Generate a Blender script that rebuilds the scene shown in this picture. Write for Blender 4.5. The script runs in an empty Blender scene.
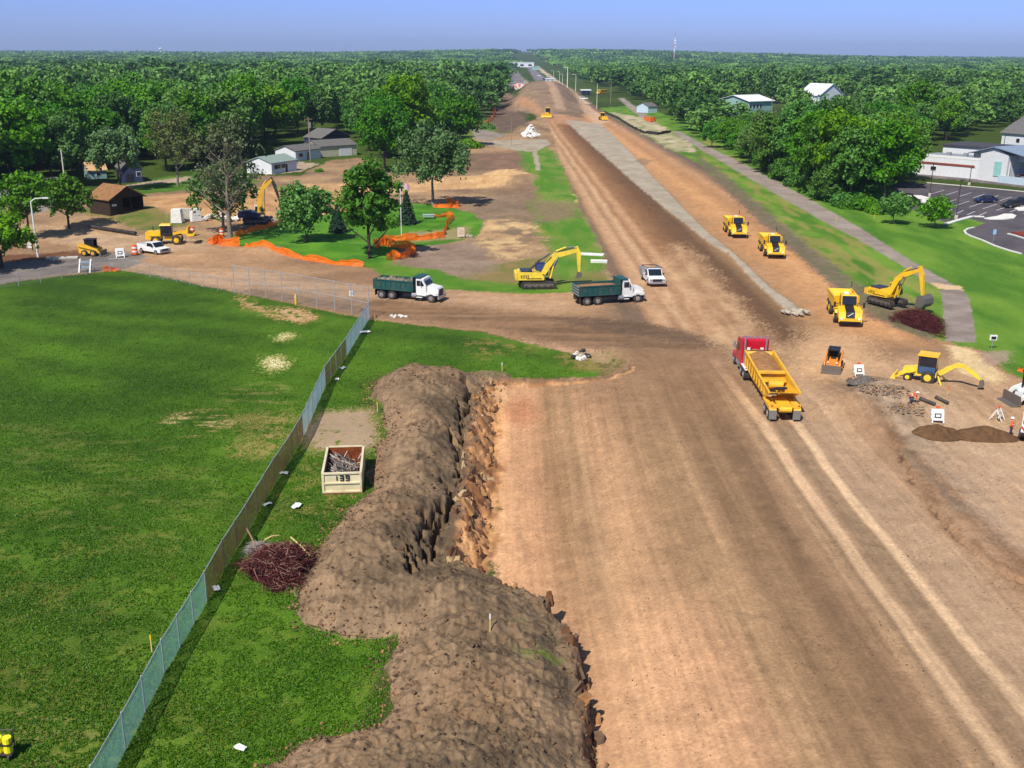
import bpy, math, random
import numpy as np
from mathutils import Vector, Matrix
R = math.radians
SC = bpy.context.scene
COL = SC.collection
# ------------------------------------------------------------------ camera numbers
H, F, CX, CY = 29.0, 1040.0, 512.0, 384.0
PITCH = math.atan((384 - 51.5) / F)
ROLL = R(0.36); CR, SR = math.cos(ROLL), math.sin(ROLL)
CP, SP = math.cos(PITCH), math.sin(PITCH)

def G(px, py, z=0.0):
    """where the sight line through a pixel meets the height z"""
    dx, dy = px - CX, CY - py
    r = (dx * CR - dy * SR) / F; u = (dx * SR + dy * CR) / F
    d = (r, CP + u * SP, -SP + u * CP)
    t = (z - H) / d[2]
    return (d[0] * t, d[1] * t, z)

def proj(x, y, z=0.0):
    dep = y * CP - (z - H) * SP
    up = y * SP + (z - H) * CP
    a = F * x / dep; b = F * up / dep
    return CX + a * CR + b * SR, CY - (b * CR - a * SR)

def scale_at(py):
    x, y, z = G(512, py)
    return F / (y * CP + H * SP)          # pixels per metre

def yaw_between(a, b):
    A = G(*a); B = G(*b)
    return math.atan2(B[1] - A[1], B[0] - A[0])

def S(r, g, b, k=0.9):
    def c(v):
        v /= 255.0
        return v / 12.92 if v <= 0.04045 else ((v + 0.055) / 1.055) ** 2.4
    return (c(r) * k, c(g) * k, c(b) * k)

# ------------------------------------------------------------------ noise (numpy)
_rt = np.random.default_rng(12345)
_TAB = [_rt.random((512, 512)).astype(np.float32) for _ in range(6)]
def _hash(ix, iy, seed):
    t = _TAB[seed % 6]
    return t[(ix.astype(np.int32) + seed * 37) & 511, (iy.astype(np.int32) + seed * 91) & 511]

def vnoise(x, y, seed=0):
    x = np.asarray(x, np.float32); y = np.asarray(y, np.float32)
    fl = np.floor(x); ix = fl.astype(np.int32); fx = x - fl
    fl = np.floor(y); iy = fl.astype(np.int32); fy = y - fl
    fx = fx * fx * (3 - 2 * fx); fy = fy * fy * (3 - 2 * fy)
    t = _TAB[seed % 6].ravel()
    i0 = ((ix + seed * 37) & 511) * 512; i1 = ((ix + 1 + seed * 37) & 511) * 512
    j0 = (iy + seed * 91) & 511; j1 = (iy + 1 + seed * 91) & 511
    a = t[i0 + j0]; b = t[i1 + j0]; c = t[i0 + j1]; d = t[i1 + j1]
    a += (b - a) * fx; c += (d - c) * fx
    return a + (c - a) * fy

def fbm(x, y, scale=1.0, octv=4, seed=0, gain=0.5):
    s = 0; a = 1.0; t = 0
    for o in range(octv):
        ca, sa = math.cos(.5 + o * 1.1), math.sin(.5 + o * 1.1); X = np.asarray(x, np.float32) / scale; Y = np.asarray(y, np.float32) / scale
        s = s + a * vnoise(X * ca - Y * sa + 17.3 * o, X * sa + Y * ca - 9.1 * o, seed + o * 7)
        t += a; a *= gain; scale /= 2.03
    return s / t

def sstep(a, b, x):
    t = np.clip((x - a) / (b - a), 0, 1)
    return t * t * (3 - 2 * t)

def inpoly(poly, x, y):
    poly = list(poly)
    ins = np.zeros(x.shape, bool)
    xs = [p[0] for p in poly]; ys = [p[1] for p in poly]
    sel = (x >= min(xs)) & (x <= max(xs)) & (y >= min(ys)) & (y <= max(ys))
    if not sel.any(): return ins
    X = x[sel]; Y = y[sel]; I = np.zeros(X.shape, bool)
    j = len(poly) - 1
    for i in range(len(poly)):
        xi, yi = poly[i]; xj, yj = poly[j]
        if yi != yj:
            c = ((yi > Y) != (yj > Y)) & (X < (xj - xi) * (Y - yi) / (yj - yi) + xi)
            I ^= c
        j = i
    ins[sel] = I
    return ins

def seg_dist(line, x, y):
    """distance to a polyline and side (+ = left of its direction)"""
    best = np.full(x.shape, 1e9); side = np.zeros(x.shape)
    for (x0, y0), (x1, y1) in zip(line[:-1], line[1:]):
        dx, dy = x1 - x0, y1 - y0; L2 = dx * dx + dy * dy + 1e-12
        t = np.clip(((x - x0) * dx + (y - y0) * dy) / L2, 0, 1)
        d = np.hypot(x - x0 - t * dx, y - y0 - t * dy)
        s = np.sign(dx * (y - y0) - dy * (x - x0))
        m = d < best
        best = np.where(m, d, best); side = np.where(m, s, side)
    return best, side

def GL(pts, z=0.0):
    return [G(a, b, z)[:2] for a, b in pts]

# ------------------------------------------------------------------ objects
def link(o):
    COL.objects.link(o); return o

def tag(o, label=None, cat=None, group=None, kind=None):
    if label: o['label'] = label
    if cat: o['category'] = cat
    if group: o['group'] = group
    if kind: o['kind'] = kind
    return o

def thing(name, label, cat, loc=(0, 0, 0), rotz=0.0, group=None):
    o = bpy.data.objects.new(name, None)
    o.empty_display_size = 0.3
    link(o); o.location = loc; o.rotation_euler = (0, 0, rotz)
    return tag(o, label, cat, group)

def copy_tree(o, parent=None):
    c = o.copy(); COL.objects.link(c)
    if parent is not None: c.parent = parent
    for ch in list(o.children): copy_tree(ch, c)
    return c

def put_copy(o, label, loc, rotz, scale=None):
    c = copy_tree(o)
    c.location = loc; c.rotation_euler = (0, 0, rotz); c['label'] = label
    if scale: c.scale = scale if isinstance(scale, tuple) else (scale,) * 3
    return c

def np_mesh(name, V, Fq, mats=None, smooth=False, attrs=None, mi=None):
    """quads/tris mesh from arrays"""
    me = bpy.data.meshes.new(name)
    V = np.asarray(V, np.float32); Fq = np.asarray(Fq, np.int32)
    n = Fq.shape[1]
    me.vertices.add(len(V)); me.vertices.foreach_set('co', V.ravel())
    me.loops.add(Fq.size); me.loops.foreach_set('vertex_index', Fq.ravel())
    me.polygons.add(len(Fq))
    me.polygons.foreach_set('loop_start', np.arange(0, Fq.size, n, dtype=np.int32))
    me.polygons.foreach_set('loop_total', np.full(len(Fq), n, np.int32))
    if smooth: me.polygons.foreach_set('use_smooth', np.ones(len(Fq), bool))
    for m in (mats or []): me.materials.append(m)
    if mi is not None: me.polygons.foreach_set('material_index', np.asarray(mi, np.int32))
    me.update(calc_edges=True)
    for k, (a, typ) in (attrs or {}).items():
        if typ == 'C':
            at = me.color_attributes.new(k, 'FLOAT_COLOR', 'POINT')
            c = np.ones((len(V), 4), np.float32); c[:, :3] = a
            at.data.foreach_set('color', c.ravel())
        else:
            at = me.attributes.new(k, 'FLOAT', 'POINT')
            at.data.foreach_set('value', np.asarray(a, np.float32))
    return me

class MB:
    """collects simple solids and links them as one mesh object"""
    def __init__(s):
        s.v = []; s.f = []; s.m = []; s.mats = []; s.M = Matrix.Identity(4)
    def mi(s, m):
        if m not in s.mats: s.mats.append(m)
        return s.mats.index(m)
    def add(s, vs, fs, mat):
        b = len(s.v); k = s.mi(mat)
        for p in vs: s.v.append(tuple(s.M @ Vector(p)))
        for f in fs: s.f.append([b + i for i in f]); s.m.append(k)
    def box(s, c, d, mat, rz=0.0, ry=0.0, rx=0.0, top=(1, 1)):
        hx, hy, hz = d[0] / 2, d[1] / 2, d[2] / 2
        M = Matrix.Translation(c) @ Matrix.Rotation(rz, 4, 'Z') @ Matrix.Rotation(ry, 4, 'Y') @ Matrix.Rotation(rx, 4, 'X')
        vs = []
        for z in (-1, 1):
            kx, ky = (top if z > 0 else (1, 1))
            for x, y in ((-1, -1), (1, -1), (1, 1), (-1, 1)):
                vs.append(M @ Vector((x * hx * kx, y * hy * ky, z * hz)))
        s.add(vs, [(3, 2, 1, 0), (4, 5, 6, 7), (0, 1, 5, 4), (1, 2, 6, 5), (2, 3, 7, 6), (3, 0, 4, 7)], mat)
        return s
    def prism(s, prof, y0, y1, mat):
        """side profile (x,z) extruded across y"""
        n = len(prof)
        A = sum(prof[i][0] * prof[(i + 1) % n][1] - prof[(i + 1) % n][0] * prof[i][1] for i in range(n))
        if A < 0: prof = list(reversed(prof))
        vs = [(x, y0, z) for x, z in prof] + [(x, y1, z) for x, z in prof]
        fs = [list(range(n)), list(range(2 * n - 1, n - 1, -1))]
        for i in range(n):
            j = (i + 1) % n
            fs.append([j, i, n + i, n + j])
        s.add(vs, fs, mat); return s
    def cyl(s, p0, p1, r, mat, n=10, r2=None, caps=True):
        p0 = Vector(p0); p1 = Vector(p1); d = p1 - p0
        if d.length < 1e-6: return s
        d.normalize(); a = d.orthogonal().normalized(); b = d.cross(a)
        r2 = r if r2 is None else r2
        vs = []
        for P, rr in ((p0, r), (p1, r2)):
            for i in range(n):
                t = 2 * math.pi * i / n
                vs.append(P + a * math.cos(t) * rr + b * math.sin(t) * rr)
        fs = [[i, (i + 1) % n, n + (i + 1) % n, n + i] for i in range(n)]
        if caps: fs += [list(range(n - 1, -1, -1)), list(range(n, 2 * n))]
        s.add(vs, fs, mat); return s
    def path(s, pts, r, mat, n=6):
        for a, b in zip(pts[:-1], pts[1:]): s.cyl(a, b, r, mat, n)
        return s
    def ball(s, c, r, mat, n=10, m=6, k=(1, 1, 1)):
        vs = [(c[0], c[1], c[2] - r * k[2])]
        for j in range(1, m):
            t = -math.pi / 2 + math.pi * j / m
            for i in range(n):
                p = 2 * math.pi * i / n
                vs.append((c[0] + r * k[0] * math.cos(t) * math.cos(p), c[1] + r * k[1] * math.cos(t) * math.sin(p), c[2] + r * k[2] * math.sin(t)))
        vs.append((c[0], c[1], c[2] + r * k[2]))
        fs = [[0, 1 + (i + 1) % n, 1 + i] for i in range(n)]
        for j in range(m - 2):
            for i in range(n):
                a = 1 + j * n + i; b = 1 + j * n + (i + 1) % n
                fs.append([a, b, b + n, a + n])
        L = len(vs) - 1
        fs += [[1 + (m - 2) * n + i, 1 + (m - 2) * n + (i + 1) % n, L] for i in range(n)]
        s.add(vs, fs, mat); return s
    def quad(s, pts, mat):
        s.add(pts, [list(range(len(pts)))], mat); return s
    def mesh(s, name, bevel=0, smooth=False):
        me = bpy.data.meshes.new(name)
        me.from_pydata(s.v, [], s.f)
        for m in s.mats: me.materials.append(m)
        me.polygons.foreach_set('material_index', s.m)
        if smooth: me.polygons.foreach_set('use_smooth', [True] * len(s.f))
        me.update()
        return me
    def build(s, name, parent=None, label=None, smooth=False, bevel=0, loc=None):
        o = bpy.data.objects.new(name, s.mesh(name, smooth=smooth)); link(o)
        if parent is not None: o.parent = parent
        if label: o['label'] = label
        if loc: o.location = loc
        if bevel:
            b = o.modifiers.new('b', 'BEVEL'); b.width = bevel; b.segments = 2; b.limit_method = 'ANGLE'; b.angle_limit = R(40)
        return o

# ------------------------------------------------------------------ materials
def _nt(name):
    m = bpy.data.materials.new(name); m.use_nodes = True
    nt = m.node_tree; nt.nodes.clear()
    out = nt.nodes.new('ShaderNodeOutputMaterial')
    return m, nt, out

def N(nt, typ, **kw):
    n = nt.nodes.new(typ)
    for k, v in kw.items():
        if k.startswith('i_'): n.inputs[k[2:].replace('_', ' ')].default_value = v
        else: setattr(n, k, v)
    return n

def mathn(nt, op, a, b=None, clamp=False):
    n = nt.nodes.new('ShaderNodeMath'); n.operation = op; n.use_clamp = clamp
    for i, v in enumerate((a, b)):
        if v is None: continue
        if isinstance(v, (int, float)): n.inputs[i].default_value = v
        else: nt.links.new(v, n.inputs[i])
    return n.outputs[0]

def mixc(nt, fac, a, b, mode='MIX'):
    n = nt.nodes.new('ShaderNodeMix'); n.data_type = 'RGBA'; n.blend_type = mode; n.clamp_factor = True
    for sock, v in ((n.inputs[0], fac), (n.inputs[6], a), (n.inputs[7], b)):
        if isinstance(v, (int, float)): sock.default_value = v
        elif isinstance(v, tuple): sock.default_value = (v[0], v[1], v[2], 1)
        else: nt.links.new(v, sock)
    return n.outputs[2]

def noise(nt, scale, detail=3, rough=0.55, coord='Object', vec=None, mapping=None):
    if vec is None:
        tc = nt.nodes.new('ShaderNodeTexCoord'); vec = tc.outputs[coord]
    if mapping:
        mp = nt.nodes.new('ShaderNodeMapping'); mp.inputs['Scale'].default_value = mapping
        nt.links.new(vec, mp.inputs[0]); vec = mp.outputs[0]
    n = N(nt, 'ShaderNodeTexNoise', i_Scale=scale, i_Detail=detail, i_Roughness=rough)
    nt.links.new(vec, n.inputs['Vector'])
    return n.outputs['Fac']

_MC = {}
def mat(name, col, rough=0.6, metal=0.0, dirt=0.25, dirtcol=None, scale=1.2, bump=0.0, spec=None, coat=0.0):
    """paint / metal / plastic with dust and wear"""
    key = name
    if key in _MC: return _MC[key]
    m, nt, out = _nt(name)
    b = N(nt, 'ShaderNodeBsdfPrincipled', i_Roughness=rough, i_Metallic=metal)
    if spec is not None: b.inputs['Specular IOR Level'].default_value = spec
    if coat: b.inputs['Coat Weight'].default_value = coat
    c = tuple(col)
    if dirt > 0:
        n1 = noise(nt, scale, 5, 0.65)
        f = mathn(nt, 'MULTIPLY', mathn(nt, 'SUBTRACT', n1, 0.42, True), dirt * 4.0, True)
        dc = dirtcol or S(130, 105, 78, 0.8)
        colo = mixc(nt, f, c, dc)
        n2 = noise(nt, scale * 9, 3)
        v = mathn(nt, 'ADD', mathn(nt, 'MULTIPLY', n2, 0.35), 0.83)
        vv = nt.nodes.new('ShaderNodeCombineColor')
        for i in range(3): nt.links.new(v, vv.inputs[i])
        colo = mixc(nt, 1.0, colo, vv.outputs[0], 'MULTIPLY')
        nt.links.new(colo, b.inputs['Base Color'])
        rr = mathn(nt, 'ADD', mathn(nt, 'MULTIPLY', f, 0.3), rough, True)
        nt.links.new(rr, b.inputs['Roughness'])
    else:
        b.inputs['Base Color'].default_value = (*c, 1)
    if bump:
        bn = N(nt, 'ShaderNodeBump', i_Strength=0.6, i_Distance=bump)
        nt.links.new(noise(nt, scale * 14, 4), bn.inputs['Height'])
        nt.links.new(bn.outputs[0], b.inputs['Normal'])
    nt.links.new(b.outputs[0], out.inputs[0])
    _MC[key] = m
    return m

def mat_speckle(name, c1, c2, scale=3.0, rough=0.9, bump=0.05, c3=None, detail=6, stretch=None):
    if name in _MC: return _MC[name]
    m, nt, out = _nt(name)
    b = N(nt, 'ShaderNodeBsdfPrincipled', i_Roughness=rough)
    b.inputs['Specular IOR Level'].default_value = 0.15
    n1 = noise(nt, scale, detail, 0.7, mapping=stretch)
    f = mathn(nt, 'MULTIPLY', mathn(nt, 'SUBTRACT', n1, 0.35, True), 3.2, True)
    col = mixc(nt, f, tuple(c1), tuple(c2))
    if c3:
        n2 = noise(nt, scale * 4.3, 3)
        f2 = mathn(nt, 'MULTIPLY', mathn(nt, 'SUBTRACT', n2, 0.56, True), 7, True)
        col = mixc(nt, f2, col, tuple(c3))
    nt.links.new(col, b.inputs['Base Color'])
    bn = N(nt, 'ShaderNodeBump', i_Strength=0.9, i_Distance=bump)
    nt.links.new(noise(nt, scale * 5, 5, 0.7, mapping=stretch), bn.inputs['Height'])
    nt.links.new(bn.outputs[0], b.inputs['Normal'])
    nt.links.new(b.outputs[0], out.inputs[0])
    _MC[name] = m
    return m

def mat_mesh(name, col, opacity, rough=0.6, transl=0.0, fold=0.0):
    """see-through fence mesh or woven screen: wires too fine to model"""
    if name in _MC: return _MC[name]
    m, nt, out = _nt(name)
    b = N(nt, 'ShaderNodeBsdfPrincipled', i_Roughness=rough)
    n1 = noise(nt, 1.4, 4)
    v = mathn(nt, 'ADD', mathn(nt, 'MULTIPLY', n1, 0.7), 0.65)
    vv = nt.nodes.new('ShaderNodeCombineColor')
    for i in range(3): nt.links.new(v, vv.inputs[i])
    nt.links.new(mixc(nt, 1.0, tuple(col), vv.outputs[0], 'MULTIPLY'), b.inputs['Base Color'])
    t = N(nt, 'ShaderNodeBsdfTransparent'); mx = nt.nodes.new('ShaderNodeMixShader')
    n2 = noise(nt, 0.9, 3)
    fo = mathn(nt, 'MULTIPLY', mathn(nt, 'ADD', n2, 0.5), opacity, True)
    nt.links.new(fo, mx.inputs[0])
    sh = b.outputs[0]
    if transl:
        tr = N(nt, 'ShaderNodeBsdfTranslucent'); tr.inputs[0].default_value = (*col, 1)
        m2 = nt.nodes.new('ShaderNodeMixShader'); m2.inputs[0].default_value = transl
        nt.links.new(sh, m2.inputs[1]); nt.links.new(tr.outputs[0], m2.inputs[2]); sh = m2.outputs[0]
    nt.links.new(t.outputs[0], mx.inputs[1]); nt.links.new(sh, mx.inputs[2])
    nt.links.new(mx.outputs[0], out.inputs[0])
    _MC[name] = m
    return m

def mat_leaf(name, c_dark, c_light, rnd=0.5, transl=0.25):
    if name in _MC: return _MC[name]
    m, nt, out = _nt(name)
    b = N(nt, 'ShaderNodeBsdfPrincipled', i_Roughness=0.55)
    b.inputs['Specular IOR Level'].default_value = 0.25
    at = N(nt, 'ShaderNodeAttribute', attribute_name='v')
    oi = N(nt, 'ShaderNodeObjectInfo')
    f = mathn(nt, 'ADD', mathn(nt, 'MULTIPLY', at.outputs['Fac'], 1 - rnd), mathn(nt, 'MULTIPLY', oi.outputs['Random'], rnd), True)
    col = mixc(nt, f, tuple(c_dark), tuple(c_light))
    # some trees yellower, some bluer
    r2 = mathn(nt, 'FRACT', mathn(nt, 'MULTIPLY', oi.outputs['Random'], 7.31))
    hs = N(nt, 'ShaderNodeHueSaturation')
    nt.links.new(mathn(nt, 'ADD', mathn(nt, 'MULTIPLY', r2, 0.022), 0.487), hs.inputs['Hue'])
    r3 = mathn(nt, 'FRACT', mathn(nt, 'MULTIPLY', oi.outputs['Random'], 23.7))
    nt.links.new(mathn(nt, 'ADD', mathn(nt, 'MULTIPLY', r3, 0.3), 0.86), hs.inputs['Saturation'])
    nt.links.new(col, hs.inputs['Color'])
    nt.links.new(hs.outputs[0], b.inputs['Base Color'])
    tr = N(nt, 'ShaderNodeBsdfTranslucent'); nt.links.new(hs.outputs[0], tr.inputs[0])
    mx = nt.nodes.new('ShaderNodeMixShader'); mx.inputs[0].default_value = transl
    nt.links.new(b.outputs[0], mx.inputs[1]); nt.links.new(tr.outputs[0], mx.inputs[2])
    nt.links.new(mx.outputs[0], out.inputs[0])
    _MC[name] = m
    return m
# ------------------------------------------------------------------ camera, sun, sky
cam = bpy.data.objects.new('camera', bpy.data.cameras.new('camera')); link(cam)
cam.location = (0, 0, H); cam.rotation_euler = (Matrix.Rotation(math.pi / 2 - PITCH, 4, 'X') @ Matrix.Rotation(ROLL, 4, 'Z')).to_euler()
cam.data.sensor_width = 36; cam.data.lens = F / 1024 * 36
cam.data.clip_start = 0.5; cam.data.clip_end = 40000
SC.camera = cam
SUN_EL = R(50)
SHX, SHY = 0.50, 0.86                       # direction the shadows fall on the ground
sun = bpy.data.objects.new('sun', bpy.data.lights.new('sun', 'SUN')); link(sun)
sun.data.energy = 4.9; sun.data.angle = R(0.53); sun.data.color = (1.0, 0.95, 0.87)
tov = Vector((-SHX, -SHY, 0)).normalized() * math.cos(SUN_EL) + Vector((0, 0, math.sin(SUN_EL)))
sun.rotation_euler = tov.to_track_quat('Z', 'Y').to_euler()
w = bpy.data.worlds.new('World'); SC.world = w; w.use_nodes = True
nt = w.node_tree; nt.nodes.clear()
wo = nt.nodes.new('ShaderNodeOutputWorld'); bg = nt.nodes.new('ShaderNodeBackground')
sky = nt.nodes.new('ShaderNodeTexSky'); sky.sky_type = 'NISHITA'; sky.sun_disc = False
sky.sun_elevation = SUN_EL; sky.sun_rotation = math.atan2(tov.x, tov.y)
sky.altitude = 200; sky.air_density = 1.3; sky.dust_density = 0.3; sky.ozone_density = 3.0
tc = nt.nodes.new('ShaderNodeTexCoord'); sp = nt.nodes.new('ShaderNodeSeparateXYZ')
nt.links.new(tc.outputs['Generated'], sp.inputs[0])
mr = N(nt, 'ShaderNodeMapRange'); mr.inputs[1].default_value = -0.02; mr.inputs[2].default_value = 0.10
nt.links.new(sp.outputs[2], mr.inputs[0])
ramp = nt.nodes.new('ShaderNodeValToRGB')
ramp.color_ramp.elements[0].color = (0.50, 0.72, 1.95, 1); ramp.color_ramp.elements[1].color = (0.54, 0.80, 2.1, 1)
nt.links.new(mr.outputs[0], ramp.inputs[0])
mr2 = N(nt, 'ShaderNodeMapRange'); mr2.inputs[1].default_value = 0.12; mr2.inputs[2].default_value = 0.45
nt.links.new(sp.outputs[2], mr2.inputs[0])
tint = mixc(nt, mr2.outputs[0], ramp.outputs[0], (1.0, 1.0, 1.0))
skyc = mixc(nt, 1.0, sky.outputs[0], tint, 'MULTIPLY')
nt.links.new(skyc, bg.inputs[0]); bg.inputs[1].default_value = 0.075
nt.links.new(bg.outputs[0], wo.inputs[0])
vs = SC.view_settings
vs.view_transform = 'Standard'; vs.look = 'None'; vs.gamma = 1.0; vs.use_curve_mapping = False
vs.exposure = 0.25
SC.cycles.max_bounces = 6; SC.cycles.transparent_max_bounces = 24; SC.cycles.volume_bounces = 0
SC.cycles.volume_step_rate = 10; SC.cycles.use_denoising = True
SC.cycles.caustics_reflective = False; SC.cycles.caustics_refractive = False

# ------------------------------------------------------------------ the air
HAZE = 0.00009
hz = MB(); hm, hnt, hout = _nt('haze_air')
pv = N(hnt, 'ShaderNodeVolumePrincipled'); pv.inputs['Color'].default_value = (0.62, 0.80, 1.0, 1)
pv.inputs['Density'].default_value = HAZE; pv.inputs['Anisotropy'].default_value = 0.2
hnt.links.new(pv.outputs[0], hout.inputs['Volume'])
hz.box((0, 3400, 45), (14000, 8600, 100), hm)
ho = hz.build('haze'); tag(ho, 'thin blue haze over the far woods', 'haze', kind='stuff')
# ------------------------------------------------------------------ terrain
rng = np.random.default_rng(7)
# rim of the excavation (ground points), from the far corner towards the camera
RIM = GL([(640, 362), (604, 377), (560, 379), (486, 378), (474, 398), (468, 430), (463, 470), (459, 500), (452, 530), (450, 552), (464, 566), (500, 581), (538, 597), (552, 616), (566, 633), (569, 650), (580, 675), (582, 715), (588, 737), (587, 768), (592, 810), (600, 900)])
# outer foot of the spoil bank
FOOT = GL([(478, 377), (440, 372), (408, 366), (372, 384), (370, 400), (384, 412), (388, 432), (380, 446), (374, 470), (372, 492), (348, 510), (322, 545), (300, 590), (298, 622), (345, 636), (402, 640), (382, 668), (388, 700), (372, 728), (300, 745), (276, 768), (250, 830), (230, 900)])
BANK = FOOT + list(reversed(RIM[3:]))
CRACKS = [GL(p) for p in (
    [(466, 385), (470, 402), (466, 425)], [(457, 405), (461, 430), (465, 446)],
    [(449, 430), (458, 455), (462, 490)], [(459, 490), (448, 510), (438, 525), (434, 545)],
    [(445, 484), (452, 500)], [(425, 520), (421, 545), (424, 562)], [(403, 552), (408, 572), (411, 584)], [(431, 540), (430, 566)],
    [(416, 556), (419, 578)], [(440, 505), (428, 530)])]

def heights(x, y):
    h = np.zeros(x.shape)
    # gentle roll
    far = sstep(60, 200, y)
    h += (fbm(x, y, 26, 3, 3) - 0.5) * 0.25 * far
    near = (y > 20) & (y < 135) & (x > -30) & (x < 45)
    X = x[near]; Y = y[near]; hn = np.zeros(X.shape)
    # wobbling rim line, cut by sharp shear steps
    wx = (fbm(X, Y, 2.2, 4, 11, 0.65) - 0.5) * 1.5 + (vnoise(X / 0.7, Y / 0.7, 31) - 0.5) * 0.55
    wy = (fbm(X, Y, 2.2, 4, 12, 0.65) - 0.5) * 1.5 + (vnoise(X / 0.7, Y / 0.7, 32) - 0.5) * 0.55
    XX = X + wx * 0.8; YY = Y + wy * 0.8
    d, side = seg_dist(RIM, XX, YY)
    inside = side > 0
    # the pit floor climbs back to the grade going right and far
    v = X + 0.0156 * Y
    fl = 2.1 * (1 - sstep(1.0, 15.0, v)) * (1 - 0.65 * sstep(78, 92, Y)) * (1 - sstep(88, 100, Y))
    wall_w = 0.55 + 1.6 * sstep(50, 62, Y) * (1 - sstep(86, 92, Y))
    wall = sstep(0, 1, d / wall_w)
    stp = np.floor(wall * 4 + (vnoise(X / 1.1, Y / 0.8, 5) - 0.5) * 1.2) / 4
    wall = np.where(wall > .97, wall, np.clip(0.45 * wall + 0.55 * stp, 0, 1))
    hn = np.where(inside, -fl * wall, 0)
    # spoil bank
    b = inpoly(BANK, X + (fbm(X, Y, 3, 3, 15) - 0.5) * 1.6, Y + (fbm(X, Y, 3, 3, 16) - 0.5) * 1.6)
    df, _ = seg_dist(FOOT, X, Y)
    dr, _ = seg_dist(RIM[3:], X, Y)
    ridge = np.minimum(df * 0.52, np.maximum(dr - 0.6, 0) * 0.55)
    big = fbm(X, Y, 7, 3, 21)
    cap = 0.9 + 1.5 * big + 0.9 * np.exp(-((X + 9.5) ** 2 + (Y - 92) ** 2) / 30)
    bank = cap * (1 - np.exp(-ridge / cap * 1.25))
    lumps = ((fbm(X, Y, 2.2, 4, 23, 0.55) - 0.5) * 0.7 + (0.35 - np.abs(fbm(X, Y, 1.5, 4, 27, .6) * 2 - 1)) * .4 + (fbm(X, Y, .5, 3, 28, .7) - .5) * .34) * sstep(0, 1.0, ridge)
    clod = (np.maximum(vnoise(X / 0.38, Y / 0.38, 25) - 0.62, 0) * 0.45 + np.maximum(vnoise(X / 0.17 + 5, Y / 0.17, 26) - 0.6, 0) * 0.3) * sstep(0.0, 0.5, df)
    near_rim = sstep(0, 2.5, dr)
    bh = bank + lumps * (0.35 + 0.65 * near_rim) + clod
    cut = np.zeros(X.shape)
    for i, c in enumerate(CRACKS):
        dc, sd = seg_dist(c, X + (vnoise(X / 0.5, Y / 0.5, 40) - .5) * 0.8, Y)
        cut = np.maximum(cut, (1 - sstep(0.09, 0.24, dc)))
        # ground has slumped on the pit side of the crack
        bh = bh - 0.28 * (sd > 0) * np.exp(-dc / 1.2) * (1 - sstep(1.8, 2.6, dc))
    bh = bh - cut * 1.7
    hn = np.where(b & ~inside, bh, hn)
    # rough clay on the pit floor and ruts of the machines
    rutn = fbm(X + Y * 0.0156, Y * 0.05, 0.55, 3, 51) - 0.5
    rgh = (fbm(X, Y, 0.7, 3, 52) - 0.5)
    road = ((~b) & (v > 0.5)) | inside
    hn = hn + np.where(road, rutn * 0.07 * sstep(0.3, 0.6, fbm(X, Y, 11, 2, 58)) + rgh * 0.02, 0)
    # ledge right of the haul tracks (small scarp)
    sc_line = GL([(893, 438), (908, 466), (924, 496), (948, 530), (985, 560), (1022, 584), (1100, 650), (1200, 740)])
    dl, sl = seg_dist(sc_line, X + wx * 0.5, Y + wy * 0.5)
    hn = hn + np.where((dl < 4), 0.26 * (sl > 0) * (1 - sstep(0.8, 4.5, dl)), 0)
    h[near] = h[near] * 0.3 + hn
    # low rounded mounds of the site: (px, py, radius x, radius y, height)
    for (a, bb, rx, ry, hh) in MOUNDS:
        gx, gy, _ = G(a, bb)
        q = ((x - gx) / rx) ** 2 + ((y - gy) / ry) ** 2
        m = q < 4
        if m.any():
            k = np.exp(-q[m] * 1.6) * hh
            k = k * (0.72 + 0.56 * fbm(x[m], y[m], 2.2 + rx * 0.08, 4, 61))
            h[m] += k
    # the long embankment of the new bridge approach
    m = (y > 330) & (y < 1300) & (x > -80) & (x < 110)
    if m.any():
        X = x[m]; Y = y[m]
        cx = 16 + (Y - 520) * 0.024
        top = 9.2 * sstep(415, 660, Y) * (1 - sstep(760, 930, Y))
        wid = 3 + 0.008 * (Y - 400)
        lat = np.abs(X - cx)
        e = top * (1 - sstep(wid, wid + 20, lat))
        h[m] += e + (fbm(X, Y, 9, 3, 66) - 0.5) * 0.9 * sstep(0.3, 2, e)
    # the strip of old pavement still stands proud of the cut beside it
    a_, b_ = proj(x, y)
    m = (y > 100) & (y < 430)
    if m.any():
        h[m] += 0.24 * inpoly(STRIP, a_[m] + (vnoise(x[m] / 1.5, y[m] / 1.5, 8) - .5) * .7, b_[m])
    # wooded ridge far away
    far = y > 2500
    if far.any():
        X = x[far]; Y = y[far]
        rp = sstep(2700, 4600, Y)
        h[far] += rp * (26 * np.exp(-((X - 330 - 0.0 * Y) / 950) ** 2) * (0.8 + 0.4 * fbm(X, Y, 500, 3, 71)))
    return h

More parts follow.
